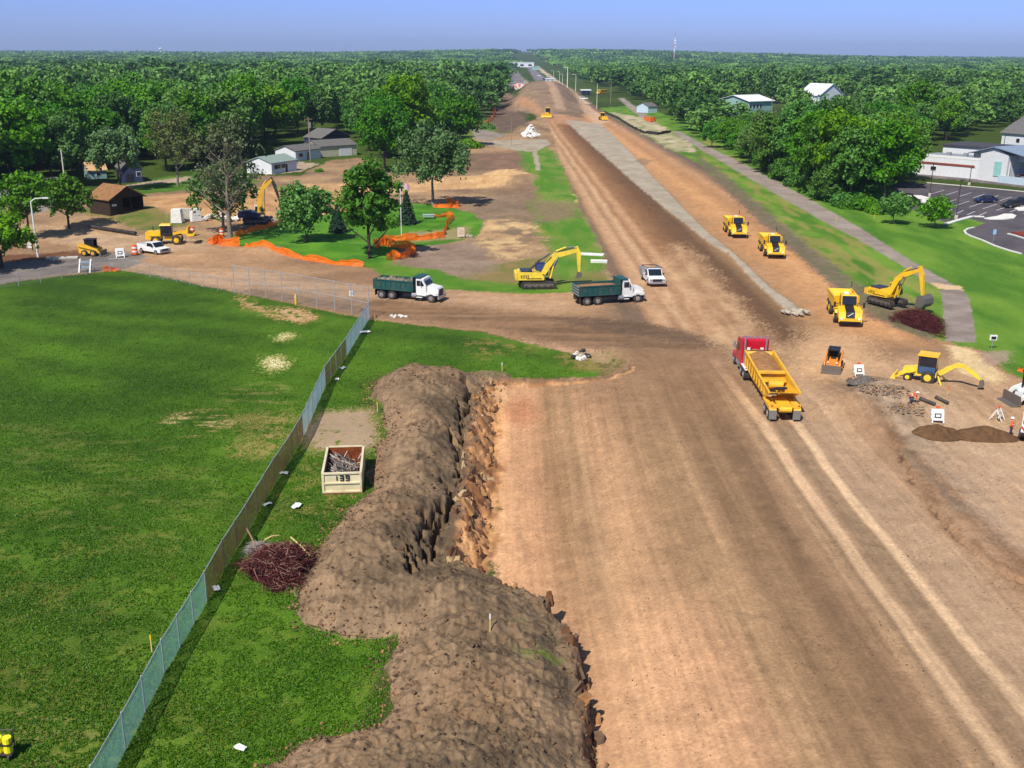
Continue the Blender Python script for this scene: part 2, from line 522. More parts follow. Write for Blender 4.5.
STRIP = [(566, 122), (600, 123), (628, 150), (656, 180), (680, 205), (706, 231), (735, 255), (770, 288), (798, 308), (803, 316), (793, 317), (778, 304), (752, 280), (728, 254), (712, 246), (690, 228), (664, 208), (642, 190), (615, 166), (590, 144)]
MOUNDS = [
    (1000, 436, 1.2, 1.2, 0.0),
    (905, 402, 7.5, 6.0, 1.0), (875, 400, 5, 4, 0.7), (860, 412, 4.2, 3.2, 0.8), (890, 425, 4, 2.6, 0.5),
    (505, 182, 9, 9, 1.6), (540, 182, 6, 8, 1.2), (565, 200, 4, 7, .8), (498, 226, 9, 7, 1.0), (330, 248, 9, 3, 0.8), (270, 252, 10, 3, .8),
    (200, 258, 8, 4, 0.7), (150, 215, 18, 14, 1.2), (220, 205, 14, 14, 1.6), (260, 196, 16, 12, 1.2), (420, 180, 22, 10, 0.9), (630, 355, 3, 3, 0.35),
    (606, 350, 2.5, 2, 0.3), (530, 128, 10, 18, 1.5), (505, 160, 16, 16, .8),
]

def ground_z(x, y):
    return float(heights(np.array([float(x)]), np.array([float(y)]))[0])

# ---- grid: fine where the camera looks, coarse round about
def fan(a0, a1, na, ds):
    A = np.linspace(a0, a1, na)
    D, AA = np.meshgrid(ds, A, indexing='ij')
    return D * np.tan(AA), D  # straight rows

pys = np.concatenate([np.arange(1500, 880, -6.0), np.arange(880, 440, -1.15), np.arange(440, 120, -0.85), np.arange(120, 62, -0.7)])
ys = np.array([G(512, p)[1] for p in pys])
ys = np.concatenate([ys, np.geomspace(ys[-1] * 1.01, 7200, 70)])
NA = 1000
tx = np.tan(np.linspace(math.atan(-0.92), math.atan(0.92), NA))
YY, TT = np.meshgrid(ys, tx, indexing='ij')
XX = YY * TT
gx = XX.ravel(); gy = YY.ravel()
gz = heights(gx, gy)

# ---- what lies where, painted in world space from surveyed outlines
def jit(x, y, amp, sc, seed):
    return x + (fbm(x, y, sc, 4, seed, 0.6) - 0.5) * 2 * amp, y + (fbm(x, y, sc, 4, seed + 50, 0.6) - 0.5) * 2 * amp

def cover(poly, rag=0.5, soft=0.0, sc=2.0, seed=1):
    """0..1 cover of an outline given in surveyed ground points"""
    xs = [p[0] for p in poly]; ys_ = [p[1] for p in poly]
    sel = (px0 > min(xs) - 60) & (px0 < max(xs) + 60) & (py0 > min(ys_) - 25) & (py0 < max(ys_) + 45)
    acc = np.zeros(len(gx))
    if not sel.any(): return acc
    X = gx[sel]; Y = gy[sel]
    jx, jy = jit(X, Y, rag, sc, seed)
    if soft <= 0:
        a, b = proj(jx, jy); acc[sel] = inpoly(poly, a, b); return acc
    q = np.zeros(len(X)); ii = np.nonzero(sel)[0]
    for k in range(3):
        hx = _hash(ii, np.full(len(ii), k), seed) - 0.5
        hy = _hash(ii, np.full(len(ii), k + 9), seed) - 0.5
        a, b = proj(jx + hx * 2 * soft, jy + hy * 3 * soft); q += inpoly(poly, a, b)
    acc[sel] = q / 3.0
    return acc

px0, py0 = proj(gx, gy)
base = np.zeros((len(gx), 3)); grass = np.ones(len(gx)); zone = np.zeros(len(gx), int)
n_big = fbm(gx, gy, 14, 4, 101); n_mid = fbm(gx, gy, 3.2, 4, 102); n_sm = fbm(gx, gy, 0.9, 3, 103); n_huge = fbm(gx, gy, 70, 3, 104)

def lay(cov, col, col2=None, nz=None, g=0.0, z=None):
    global base, grass
    c = np.array(col)[None, :]
    if col2 is not None:
        t = np.clip((nz - 0.32) / 0.36, 0, 1)[:, None]
        c = c * (1 - t) + np.array(col2)[None, :] * t
    k = cov[:, None]
    base = base * (1 - k) + c * k
    grass = grass * (1 - cov) + g * cov
    if z is not None: zone[cov > 0.5] = z

one = np.ones(len(gx))
lay(one, S(34, 58, 22), S(52, 78, 32), n_huge, 1.0, 0)

TAN = S(172, 134, 98); TAN2 = S(140, 108, 80); LIGHT = S(200, 160, 118); DARKB = S(112, 88, 66); CLAY = S(196, 138, 92); GREYB = S(150, 132, 116)
# verge and fields right of the corridor
lay(cover([(640, 105), (680, 120), (780, 160), (900, 190), (1100, 200), (1400, 230), (1500, 900), (900, 900), (600, 108)], 1.2, 0, 4, 5), S(62, 116, 36), S(104, 146, 56), fbm(gx, gy * .3, 3.2, 4, 105), 1.0, 0)
lay(cover([(690, 128), (740, 160), (800, 200), (870, 245), (930, 290), (940, 330), (930, 345), (870, 300), (790, 240), (700, 155)], 1.5, 1.5, 4, 6) * np.clip((fbm(gx, gy * .22, 1.6, 4, 106) - .45) * 5, 0, .7), S(150, 140, 92), g=0.7)
# dirt of the far left site
site = [(-500, 215), (-100, 208), (60, 206), (120, 203), (150, 190), (240, 184), (262, 176), (300, 176), (330, 160), (362, 158), (400, 178), (445, 152), (470, 138), (500, 130), (548, 118), (560, 128), (605, 250), (625, 280), (600, 300), (540, 300), (470, 300), (380, 292), (230, 292), (120, 292), (30, 280), (-500, 330)]
lay(cover(site, 1.5, 0.5, 6, 7), S(168, 134, 98), S(128, 102, 80), fbm(gx, gy, 9, 5, 110, .6), 0.1, 1)
lay(cover([(140, 200), (230, 190), (300, 186), (360, 190), (380, 205), (300, 222), (180, 222), (140, 215)], 2.5, 2, 7, 8), S(198, 152, 98), S(166, 122, 80), n_mid, 0.0)
lay(cover([(430, 155), (545, 152), (552, 168), (470, 172), (420, 172)], 2, 2, 7, 9), S(138, 104, 86), S(112, 90, 72), n_mid, 0.05)
lay(cover([(470, 178), (520, 172), (528, 180), (495, 188), (440, 190), (400, 194), (300, 192), (300, 184), (420, 184)], 1.5, 1.0, 5, 10), S(205, 165, 112), S(180, 138, 92), n_mid, 0.0)
lay(cover([(470, 198), (540, 190), (560, 215), (520, 240), (480, 232)], 2.5, 2, 5, 11) * 0.8, S(140, 116, 96), S(112, 96, 78), n_mid, 0.15)
lay(cover([(478, 226), (512, 218), (545, 228), (540, 246), (510, 262), (484, 252), (470, 238)], 2.2, 1.8, 4, 12) * np.clip((fbm(gx, gy, 2.2, 4, 108) - .36) * 6, 0, .9), S(206, 172, 118), S(170, 134, 96), n_mid, 0.05)
lay(cover([(555, 204), (562, 196), (580, 194), (580, 206)], 0.6, 0.3, 2, 13), S(222, 186, 128), g=0)
lay(cover([(520, 260), (575, 250), (600, 262), (612, 290), (520, 292), (440, 285), (470, 268)], 1.0, 0.5, 4, 14), S(112, 118, 66), S(140, 120, 92), n_mid, 0.6, 0)
# green strips by the corridor
lay(cover([(518, 150), (548, 146), (566, 170), (580, 200), (600, 240), (612, 268), (560, 284), (545, 240), (530, 205), (540, 190), (524, 168)], 1.6, 1.2, 5, 15), S(70, 128, 40), S(112, 140, 66), fbm(gx, gy * .3, 2.4, 4, 107), 0.9, 0)
lay(cover([(520, 182), (532, 186), (540, 200), (562, 204), (574, 202), (582, 215), (540, 225)], 1.5, 1.5, 4, 16) * .8, S(132, 104, 84), g=0.1)
lay(cover([(470, 280), (520, 284), (580, 282), (600, 292), (560, 296), (440, 290), (380, 284), (350, 262), (400, 262), (440, 274)], 0.8, .8, 4, 17), S(64, 122, 36), S(100, 136, 54), n_mid, 1.0, 0)
lay(cover([(412, 246), (470, 240), (500, 262), (470, 278), (420, 272), (392, 262)], 1.5, 1.5, 4, 18), S(150, 128, 112), S(126, 104, 90), n_mid, 0.1)
# park lawn island
isl = [(228, 236), (268, 226), (300, 218), (340, 212), (375, 208), (405, 203), (440, 204), (474, 214), (484, 224), (477, 236), (450, 243), (400, 248), (392, 262), (372, 268), (330, 262), (290, 254), (250, 247), (226, 243)]
lay(cover(isl, 0.6, 0.3, 3, 19), S(52, 118, 32), S(82, 140, 44), n_mid, 1.0, 2)
lay(cover([(405, 232), (470, 228), (470, 238), (410, 242)], .8, .8, 3, 20) * .7, S(160, 130, 104), g=.2)
lay(cover([(355, 262), (440, 270), (470, 286), (440, 292), (400, 290), (350, 275)], 0.8, .5, 3, 21), S(66, 124, 36), S(96, 136, 50), n_mid, 1.0, 2)
# cultivated grass patches further left
lay(cover([(120, 196), (210, 188), (262, 182), (240, 176), (170, 176), (120, 186)], 2.0, 1, 6, 22), S(54, 104, 34), S(80, 120, 44), n_mid, 1.0, 0)
lay(cover([(72, 212), (150, 214), (190, 226), (150, 232), (100, 220), (66, 216)], 1.5, .7, 4, 23), S(78, 110, 50), S(128, 116, 82), n_mid, .7, 0)
lay(cover([(-60, 232), (20, 240), (48, 248), (52, 256), (20, 262), (-60, 268)], .8, .5, 3, 24), S(48, 96, 30), g=1.0, z=0)
lay(cover([(474, 100), (500, 96), (512, 106), (514, 132), (470, 138), (450, 140), (470, 120)], 2, 1.5, 8, 25), S(70, 122, 44), S(120, 120, 80), n_mid, .8, 0)
lay(cover([(492, 106), (516, 104), (530, 128), (500, 134), (488, 120)], 2.0, 2, 8, 26), S(112, 92, 80), S(96, 80, 68), n_mid, .0, 1)
lay(cover([(478, 95), (508, 92), (520, 103), (488, 106)], 3.0, 2, 8, 27), S(126, 102, 86), g=0, z=1)
# main corridor and crossing
corr = [(545, 116), (548, 98), (538, 88), (532, 84), (560, 82), (578, 92), (604, 112), (640, 132), (672, 150), (700, 164), (745, 203), (790, 246), (832, 282), (870, 312), (900, 330), (945, 342), (985, 352), (1006, 372), (1060, 400), (1500, 640), (1500, 1000), (200, 1000), (596, 900), (587, 768), (560, 640), (498, 560), (486, 378), (604, 377), (628, 362), (590, 352), (545, 345), (480, 332), (372, 322), (300, 306), (235, 292), (160, 278), (120, 270), (60, 276), (-60, 288), (-500, 320), (-500, 240), (-60, 232), (20, 232), (90, 246), (200, 248), (235, 250), (372, 268), (392, 288), (450, 290), (520, 294), (600, 292), (612, 280), (600, 245), (572, 190)]
C = cover(corr, 0.9, 0.25, 2.5, 30)
lay(C, TAN, TAN2, n_big, 0.0, 1)
s = (px0 - 495) / np.maximum(py0 - 50, 6)
sw = s + (fbm(gx, gy, 12, 3, 120) - 0.5) * 0.022 + (fbm(gx, gy * 0.1, 1.0, 3, 121) - 0.5) * 0.016

def sramp(keys, m):
    ks = np.array([k[0] for k in keys])
    cs = np.array([k[1] for k in keys])
    out = np.stack([np.interp(sw, ks, cs[:, i]) for i in range(3)], 1)
    global base
    k = (m * C)[:, None]
    base = base * (1 - k) + out * k

near_m = sstep(352, 395, py0 + (n_mid - .5) * 40)
kN = [(-0.1, S(196, 142, 98)), (0.02, S(206, 156, 112)), (0.09, S(186, 138, 100)), (0.15, S(160, 122, 86)), (0.22, S(166, 130, 94)), (0.26, S(186, 142, 102)), (0.33, S(166, 128, 92)), (0.42, S(150, 118, 84)), (0.455, S(166, 130, 94)), (0.50, S(134, 104, 74)), (0.56, S(144, 112, 80)), (0.60, S(122, 94, 68)), (0.645, S(144, 112, 82)), (0.665, S(166, 132, 98)), (0.69, S(142, 114, 86)), (0.702, S(196, 160, 124)), (0.722, S(196, 160, 124)), (0.730, S(160, 128, 98)), (0.745, S(134, 108, 82)), (0.765, S(150, 122, 94)), (0.783, S(144, 116, 88)), (0.790, S(198, 164, 128)), (0.808, S(198, 164, 128)), (0.816, S(160, 130, 102)), (0.90, S(172, 140, 110)), (0.97, S(166, 130, 98)), (1.02, S(132, 98, 70)), (1.06, S(170, 140, 112)), (1.25, S(176, 146, 116)), (1.6, S(172, 136, 102)), (1.9, S(160, 130, 100))]
sramp(kN, near_m)
# bottom of the pit: paler, pinkish clay close to the camera, browner far
mm = near_m * sstep(0.45, 0.38, s) * sstep(560, 640, py0 + (n_big - .5) * 160) * sstep(-0.02, .05, s)
k_ = (mm * 0.55 * C)[:, None]; base = base * (1 - k_) + np.array(S(206, 154, 114)) * k_
far_m = sstep(352, 330, py0 + (n_mid - .5) * 20) * sstep(0.40, 0.5, s) * (py0 < 350)
kF = [(0.40, S(140, 112, 88)), (0.50, S(112, 92, 76)), (0.555, S(124, 98, 78)), (0.59, S(176, 134, 96)), (0.63, S(190, 150, 112)), (0.66, S(160, 120, 86)), (0.70, S(196, 156, 116)), (0.735, S(154, 112, 76)), (0.78, S(186, 142, 102)), (0.82, S(150, 108, 72)), (0.88, S(134, 96, 62)), (0.97, S(112, 80, 54)), (1.05, S(104, 78, 56)), (1.15, S(160, 122, 84)), (1.3, S(184, 134, 86)), (1.40, S(196, 144, 92)), (1.5, S(172, 124, 80)), (1.6, S(182, 136, 94)), (1.68, S(136, 108, 84)), (1.76, S(104, 90, 78)), (1.9, S(120, 104, 88))]
sramp(kF, far_m)
# dirt road across: damp brown haul lane with ruts along it
cross = [(372, 300), (430, 306), (520, 312), (600, 318), (680, 330), (716, 345), (705, 352), (640, 350), (560, 342), (480, 326), (400, 318), (365, 312)]
rut = fbm(gx * 0.12, gy, 0.9, 4, 130)
lay(cover(cross, 0.8, 1.0, 3, 31) * 0.9, S(112, 86, 62), S(142, 108, 78), rut, 0.0)
lay(cover([(540, 318), (640, 322), (716, 338), (735, 352), (700, 345), (620, 334)], .8, .8, 3, 32) * .7, S(92, 74, 60), g=0)
lay(cover([(130, 262), (230, 268), (330, 282), (400, 288), (500, 296), (600, 306), (560, 312), (420, 302), (300, 294), (160, 276), (100, 268)], .8, .8, 3, 33) * .7, S(186, 150, 116), S(160, 126, 96), rut, 0.0)
lay(cover([(380, 320), (480, 334), (560, 346), (620, 356), (600, 364), (540, 352), (440, 336), (380, 324)], .6, .5, 2, 34), S(190, 148, 116), S(160, 122, 92), n_sm, 0.0)
lay(cover([(630, 290), (680, 240), (740, 300), (780, 350), (760, 372), (720, 350), (690, 320), (640, 305)], 1.5, 1.5, 4, 35) * .65, S(200, 162, 120), S(168, 128, 92), fbm(gx, gy * .2, 1.2, 3, 136), 0.0)
lay(cover([(600, 360), (700, 352), (760, 380), (730, 420), (640, 430), (560, 410), (560, 385)], 1.5, 2.5, 5, 36) * .55, S(142, 108, 78), g=0)
lay(cover([(800, 330), (860, 335), (880, 360), (840, 385), (790, 375)], 1.2, 2, 4, 37) * .7, S(204, 162, 118), g=0)
lay(cover([(505, 393), (530, 388), (538, 402), (520, 412), (505, 405)], .8, .8, 2, 38) * .5, S(168, 98, 60), g=0)
# left branch road: purplish asphalt by the lawn fence, and bare tan street
lay(cover([(-200, 272), (0, 262), (70, 258), (120, 250), (150, 256), (130, 268), (70, 274), (0, 284), (-200, 312)], .5, .4, 3, 40), S(138, 126, 120), S(112, 102, 98), n_mid, 0.0)
lay(cover([(-60, 256), (30, 254), (80, 250), (96, 256), (40, 264), (-60, 272)], .7, .5, 3, 41), S(112, 74, 52), g=0)
lay(cover([(0, 222), (60, 228), (150, 236), (210, 240), (220, 252), (130, 252), (60, 244), (20, 236)], .8, .8, 3, 42) * .8, S(196, 164, 128), S(166, 136, 106), n_mid, 0.0)
# the grey haul bed
lay(cover([(840, 388), (858, 384), (900, 412), (945, 452), (990, 510), (1024, 560), (1010, 556), (950, 490), (900, 440), (862, 412), (842, 400)], 1.2, 1.0, 2, 43) * .55, S(132, 118, 104), S(158, 138, 118), n_sm, 0.0)
lay(cover([(858, 366), (950, 352), (1000, 372), (1030, 410), (980, 418), (930, 400), (880, 392)], 1.0, 2, 4, 44) * .5, S(176, 138, 102), g=0)
lay(cover([(920, 462), (970, 440), (1100, 440), (1300, 560), (1200, 640), (1040, 560), (960, 500)], 1.5, 2.5, 4, 45) * .5, S(190, 152, 116), S(172, 142, 116), n_mid, 0)
lay(cover([(946, 345), (972, 348), (1004, 378), (996, 384), (960, 372)], .7, .4, 2, 46), S(206, 178, 130), g=0)
lay(cover([(975, 352), (1010, 350), (1012, 362), (985, 366)], .8, .4, 2, 47) * .8, S(160, 134, 120), g=0)
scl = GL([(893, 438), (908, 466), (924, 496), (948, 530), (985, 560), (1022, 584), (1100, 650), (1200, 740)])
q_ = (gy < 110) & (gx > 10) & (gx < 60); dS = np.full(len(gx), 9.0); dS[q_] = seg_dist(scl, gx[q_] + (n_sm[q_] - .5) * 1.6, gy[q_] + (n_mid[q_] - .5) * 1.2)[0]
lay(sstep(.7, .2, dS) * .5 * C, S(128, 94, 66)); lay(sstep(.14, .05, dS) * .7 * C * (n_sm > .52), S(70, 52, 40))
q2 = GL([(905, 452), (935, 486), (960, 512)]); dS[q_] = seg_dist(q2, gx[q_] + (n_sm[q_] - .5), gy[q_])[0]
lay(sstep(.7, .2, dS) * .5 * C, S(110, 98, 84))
# verge soil along the corridor
lay(cover([(690, 152), (720, 170), (800, 238), (860, 285), (905, 300), (938, 328), (930, 342), (870, 318), (790, 250), (740, 206)], 1.0, .8, 3, 48) * .85, S(122, 104, 90), S(100, 84, 72), n_sm, 0.0)
lay(cover([(610, 112), (650, 118), (686, 140), (700, 152), (676, 152), (640, 132)], 1.5, 1, 5, 49), S(196, 176, 148), S(120, 130, 84), n_mid, .3)
lay(cover([(500, 66), (512, 68), (530, 84), (510, 86)], 3, 2, 8, 50), S(150, 140, 130), g=0)

# embankment faces
lay(cover([(506, 112), (520, 98), (535, 83), (549, 81), (566, 94), (588, 112), (582, 120), (556, 121), (540, 120)], 2.0, 1.5, 6, 52), S(150, 124, 100), S(124, 102, 84), fbm(gx, gy, 12, 4, 180), 0)
lay(cover([(546, 118), (590, 120), (566, 126), (540, 120), (512, 108), (520, 104)], 1.5, 1.5, 5, 53), S(184, 136, 98), S(160, 118, 86), n_mid, 0)
lay(cover([(540, 86), (546, 86), (566, 116), (556, 116)], .8, .5, 5, 54) * .6, S(186, 152, 122), g=0)
lay(cover([(575, 98), (592, 108), (610, 122), (596, 124), (580, 110)], 1.0, .8, 5, 55) * .8, S(192, 160, 132), g=0)
# old pavement, paved and gravelled ways
def way(poly, col, col2, z, rag=0.15, sc=2.0):
    lay(cover(poly, rag, 0.0, sc, 80 + z), col, col2, fbm(gx, gy, 2.5, 4, 190 + z), 0.0, z)
way(STRIP, S(170, 158, 142), S(154, 142, 126), 4, .08)
lay(cover([(640, 158), (652, 160), (646, 166), (636, 162)], 1, .5, 2, 56) * .5, S(104, 96, 86))
PATHS = [[(671, 131), (679, 131), (700, 142.5), (740, 162), (779, 182), (820, 205), (858, 226.5), (879, 240), (912, 261), (934, 273), (953, 284), (962, 289), (940, 287), (926, 282), (902, 265.5), (859, 240), (830, 225), (795, 205.5), (745, 176), (700, 149)],
         [(618, 98), (624, 98), (640, 110), (656, 121), (650, 123), (632, 111)]]
for q_ in PATHS: way(q_, S(152, 140, 132), S(136, 124, 118), 5, .02)
lay(cover([(930, 282), (962, 286), (963, 291), (938, 288)], .3, .1, 2, 57), S(204, 172, 130), g=0)
way([(939, 289), (961, 289), (970, 299), (974, 326), (976, 342.5), (945, 341), (943, 310), (943, 298)], S(150, 138, 134), S(128, 116, 110), 5, .2)
way([(896, 182), (929, 184), (1024, 192), (1500, 232), (1500, 420), (1021, 253.5), (994, 246), (971, 236), (964, 232), (972, 228.5), (985, 223), (968, 218), (945, 222), (925, 215), (905, 206), (888, 200)], S(92, 86, 96), S(78, 74, 84), 6, .03)
way([(915, 172), (960, 176), (1024, 183.5), (1500, 215), (1500, 222), (1024, 188), (960, 180.5), (915, 177)], S(122, 112, 116), S(98, 92, 98), 6, .1)
way([(471, 129), (486, 130), (506, 135), (488, 140), (476, 139)], S(150, 138, 134), S(132, 120, 116), 7, .3)
way([(476, 141), (545, 139), (551, 144), (537, 151), (541, 170), (536, 170), (532, 152), (514, 150), (480, 144)], S(170, 158, 142), S(150, 136, 120), 7, .3)
way([(110, 191), (150, 184), (200, 181), (300, 172), (320, 164), (300, 162), (260, 176), (180, 177), (120, 186)], S(176, 156, 134), S(150, 132, 114), 7, .5)
way([(20, 219), (60, 209), (100, 200), (96, 196), (50, 203), (10, 212)], S(146, 136, 130), S(126, 118, 114), 7, .3)
way([(511, 68), (517, 68), (523, 80), (524, 86), (509, 86)], S(128, 122, 132), S(112, 106, 116), 8, .2)
way([(526, 66), (531, 66), (549, 80.5), (535, 80.5)], S(128, 122, 132), S(112, 106, 116), 8, .2)
lay(cover([(534, 66), (538, 66), (590, 104), (584, 104), (552, 80)], 1.0, .5, 5, 58), S(188, 168, 140), g=0)
way([(-200, 272), (0, 262), (70, 258), (110, 252), (124, 256), (114, 265), (70, 272), (0, 282), (-200, 308)], S(132, 122, 120), S(110, 102, 100), 7, .3)

# ---- left lawn
LAWN = [(-1500, 330), (-200, 312), (0, 286), (60, 276), (120, 270), (160, 276), (235, 292), (300, 306), (372, 320), (480, 332), (540, 346), (585, 356), (600, 366), (596, 377), (480, 378), (300, 900), (-1500, 900)]
L = cover(LAWN, 0.35, 0.2, 1.6, 60)
mow = 0.5 + 0.5 * np.sin((gx * 0.35 + gy * 0.94 + (fbm(gx, gy, 20, 2, 140) - .5) * 6) * 0.9)
g1 = fbm(gx, gy, 6, 4, 141); tuft = fbm(gx, gy, 0.75, 3, 142)
tone = 0.34 * mow + 1.2 * (g1 - .5) + 0.6 * (tuft - .5) + 1.1 * (fbm(gx, gy, 24, 2, 145) - .5) + 0.5 * (n_huge - .5) + 0.30
tone += 0.16 * sstep(-60, 0, gx) - 0.12 * sstep(-20, -50, gx)
tone = np.clip(tone, 0, 1)[:, None]
lawn_c = np.array(S(20, 68, 12)) * (1 - tone) + np.array(S(72, 116, 28)) * tone
dry = np.clip((fbm(gx, gy, 1.3, 4, 144, .65) - .56) * 5, 0, .5) * sstep(380, 620, py0) * (0.4 + 0.6 * sstep(.4, .6, n_big)) + .22 * sstep(520, 740, py0) * sstep(330, 60, px0); lawn_c = lawn_c * (1 - dry[:, None]) + np.array(S(126, 124, 70)) * dry[:, None]
base = base * (1 - L[:, None]) + lawn_c * L[:, None]; grass = grass * (1 - L) + L; zone[L > 0.5] = 2
# straw-coloured grass near the foreground corner and worn places
def worn(poly, amt, seed, col=S(176, 156, 112), rag=1.0, nz=None, thr=0.48):
    n_ = fbm(gx, gy, 0.8, 4, 200 + seed, .65) if nz is None else nz
    cv = cover(poly, rag, 0.8, 2.2, 70 + seed) * np.clip((n_ - thr) * 9, 0, 1) * amt
    lay(cv, col, g=0.4)
streak = fbm(gx * 0.25, gy, 0.7, 4, 150, .6)
worn([(165, 418), (195, 410), (240, 416), (225, 432), (185, 434), (160, 428)], .9, 1, nz=streak, thr=.42)
worn([(232, 414), (285, 412), (302, 420), (292, 440), (270, 460), (232, 458), (226, 446), (262, 436), (238, 430)], .6, 2, S(168, 146, 104), thr=.34)
worn([(262, 358), (280, 356), (290, 364), (276, 372), (262, 368)], 1, 3, S(212, 200, 150), rag=.5, thr=.3)
worn([(276, 334), (290, 332), (294, 338), (280, 341)], 1, 4, S(212, 200, 150), rag=.4, thr=.3)
worn([(240, 292), (252, 302), (262, 308), (300, 308), (322, 318), (300, 324), (262, 314), (246, 308), (238, 298)], 1, 5, S(186, 146, 108), rag=.5, thr=.36)
worn([(0, 690), (60, 700), (110, 740), (110, 768), (60, 790), (0, 780)], .5, 6, S(138, 130, 92), nz=streak, thr=.5)
worn([(0, 420), (160, 440), (240, 480), (200, 560), (100, 540), (0, 500)], .22, 7, S(150, 150, 90), nz=streak, thr=.5)
worn([(290, 470), (320, 450), (350, 500), (310, 520), (270, 520)], .45, 8, S(164, 150, 100))
worn([(320, 410), (372, 408), (380, 440), (376, 452), (345, 450), (308, 452), (300, 438)], 1, 9, S(160, 136, 112), rag=.6, thr=.2)
worn([(460, 340), (520, 342), (560, 350), (500, 352), (480, 362)], .5, 10, S(170, 140, 100))
worn([(560, 356), (600, 352), (628, 360), (600, 372), (570, 368)], .8, 11, S(150, 128, 88), thr=.35)
worn([(215, 390), (290, 380), (300, 410), (230, 405)], .3, 12, S(170, 160, 110), nz=streak)
# ---- bank, wall and floor of the pit
jx, jy = jit(gx, gy, 0.6, 2.0, 160)
rw_x = (fbm(gx, gy, 3, 3, 15) - 0.5) * 1.6; rw_y = (fbm(gx, gy, 3, 3, 16) - 0.5) * 1.6
B = inpoly(BANK, gx + rw_x, gy + rw_y)
nearm = (gy < 140) & (gx > -40) & (gx < 40)
wxx = np.zeros(len(gx)); dR = np.full(len(gx), 99.0); sR = np.zeros(len(gx))
X_ = gx[nearm]; Y_ = gy[nearm]
wx = (fbm(X_, Y_, 2.2, 4, 11, 0.65) - 0.5) * 1.5 + (vnoise(X_ / 0.7, Y_ / 0.7, 31) - 0.5) * 0.55
wy = (fbm(X_, Y_, 2.2, 4, 12, 0.65) - 0.5) * 1.5 + (vnoise(X_ / 0.7, Y_ / 0.7, 32) - 0.5) * 0.55
d_, s_ = seg_dist(RIM, X_ + wx * 0.8, Y_ + wy * 0.8)
dR[nearm] = d_; sR[nearm] = s_
INP = nearm & (sR > 0) & (gx < 12)
dR3 = np.full(len(gx), 99.0); dR3[nearm] = seg_dist(RIM[3:], X_, Y_)[0]
B = B | (nearm & (dR3 < 2.4) & ~INP)
Bk = (B & ~INP).astype(float)
bt = np.clip((fbm(gx, gy, 3.0, 5, 161, .62) - .36) * 3.4, 0, 1)[:, None]
bank_c = np.array(S(98, 82, 64)) * (1 - bt) + np.array(S(134, 110, 84)) * bt
b2 = np.clip((fbm(gx, gy, 5.0, 3, 162) - .56) * 6, 0, 1)[:, None]
bank_c = bank_c * (1 - b2 * .35) + np.array(S(160, 124, 90)) * b2 * .35
dF = np.full(len(gx), 9.0); q_ = B & nearm; dF[q_] = seg_dist(FOOT, gx[q_], gy[q_])[0]
lf_ = (sstep(4.5, 1.0, dF + (n_mid - .5) * 3) * .55)[:, None]; bank_c = bank_c * (1 - lf_) + np.array(S(150, 122, 94)) * lf_
b3 = np.clip((fbm(gx, gy, 0.45, 3, 163) - .60) * 9, 0, 1)[:, None]
bank_c = bank_c * (1 - b3 * .55) + np.array(S(74, 60, 50)) * b3 * .55
base = base * (1 - Bk[:, None]) + bank_c * Bk[:, None]; grass = grass * (1 - Bk); zone[Bk > .5] = 3
worn_b = cover([(516, 632), (552, 640), (560, 665), (530, 672), (512, 650)], .6, .5, 1.5, 64) * np.clip((n_sm - .42) * 6, 0, .8) * Bk
lay(worn_b, S(104, 124, 56), g=.8)
wallm = INP & (dR < 3.2)
wt = np.clip((fbm(gx, gy, 1.0, 4, 164, .6) - .35) * 3.3, 0, 1)[:, None]
wall_c = np.array(S(150, 102, 62)) * (1 - wt) + np.array(S(206, 152, 96)) * wt
top_d = sstep(0.5, 0.15, dR)[:, None]
wall_c = wall_c * (1 - top_d) + np.array(S(118, 92, 70)) * top_d
ww = 0.55 + 1.9 * sstep(50, 62, gy) * (1 - sstep(86, 92, gy))
wk = (wallm * sstep(1.25, 0.9, dR / ww))[:, None]
base = base * (1 - wk) + wall_c * wk
zone[INP] = 1; grass[INP] = 0
# machine clod rows and stains everywhere in the dirt
dm = (grass < .3) & (zone < 4)
rows = fbm(gx + gy * .0156 + (fbm(gx, gy, 30, 2, 174) - .5) * 1.5, gy * .016, .38, 3, 170, .75)
rows = rows + .5 * (fbm(gx + gy * .0156, gy * .012, .22, 2, 172) - .5)
mul = 1 + (rows - .5) * 0.44 * dm * sstep(345, 400, py0) + (n_sm - .5) * .30 * dm + (n_mid - .5) * .22
spk = fbm(gx, gy, .35, 2, 171)
mul = mul * np.where(dm & (spk > .74), .86, 1.0) * np.where(dm & (spk < .26), 1.14, 1.0)
base = np.clip(base * mul[:, None], 0.002, 1)
lum = base.mean(1)[:, None]
dk = (1 - grass)[:, None]
base = np.where(dk > .5, (base * .84 + lum * .16) * np.array([[1.10, 1.05, .94]]), base * np.array([[.95, .88, .66]]))
# forest floor is duller
# ---- ground shader
m_ground, nt, out = _nt('ground_cover')
b = N(nt, 'ShaderNodeBsdfPrincipled', i_Roughness=0.95); b.inputs['Specular IOR Level'].default_value = 0.1
ac = N(nt, 'ShaderNodeAttribute', attribute_name='Col'); ag = N(nt, 'ShaderNodeAttribute', attribute_name='grass')
geo = nt.nodes.new('ShaderNodeNewGeometry')
fine = noise(nt, 5.0, 6, 0.7, vec=geo.outputs['Position'])
mid = noise(nt, 1.1, 4, 0.6, vec=geo.outputs['Position'])
k1 = mathn(nt, 'ADD', mathn(nt, 'MULTIPLY', fine, 1.15), 0.42)
k2 = mathn(nt, 'ADD', mathn(nt, 'MULTIPLY', mid, 0.35), 0.83)
kk = mathn(nt, 'MULTIPLY', k1, k2)
vv = nt.nodes.new('ShaderNodeCombineColor')
for i in range(3): nt.links.new(kk, vv.inputs[i])
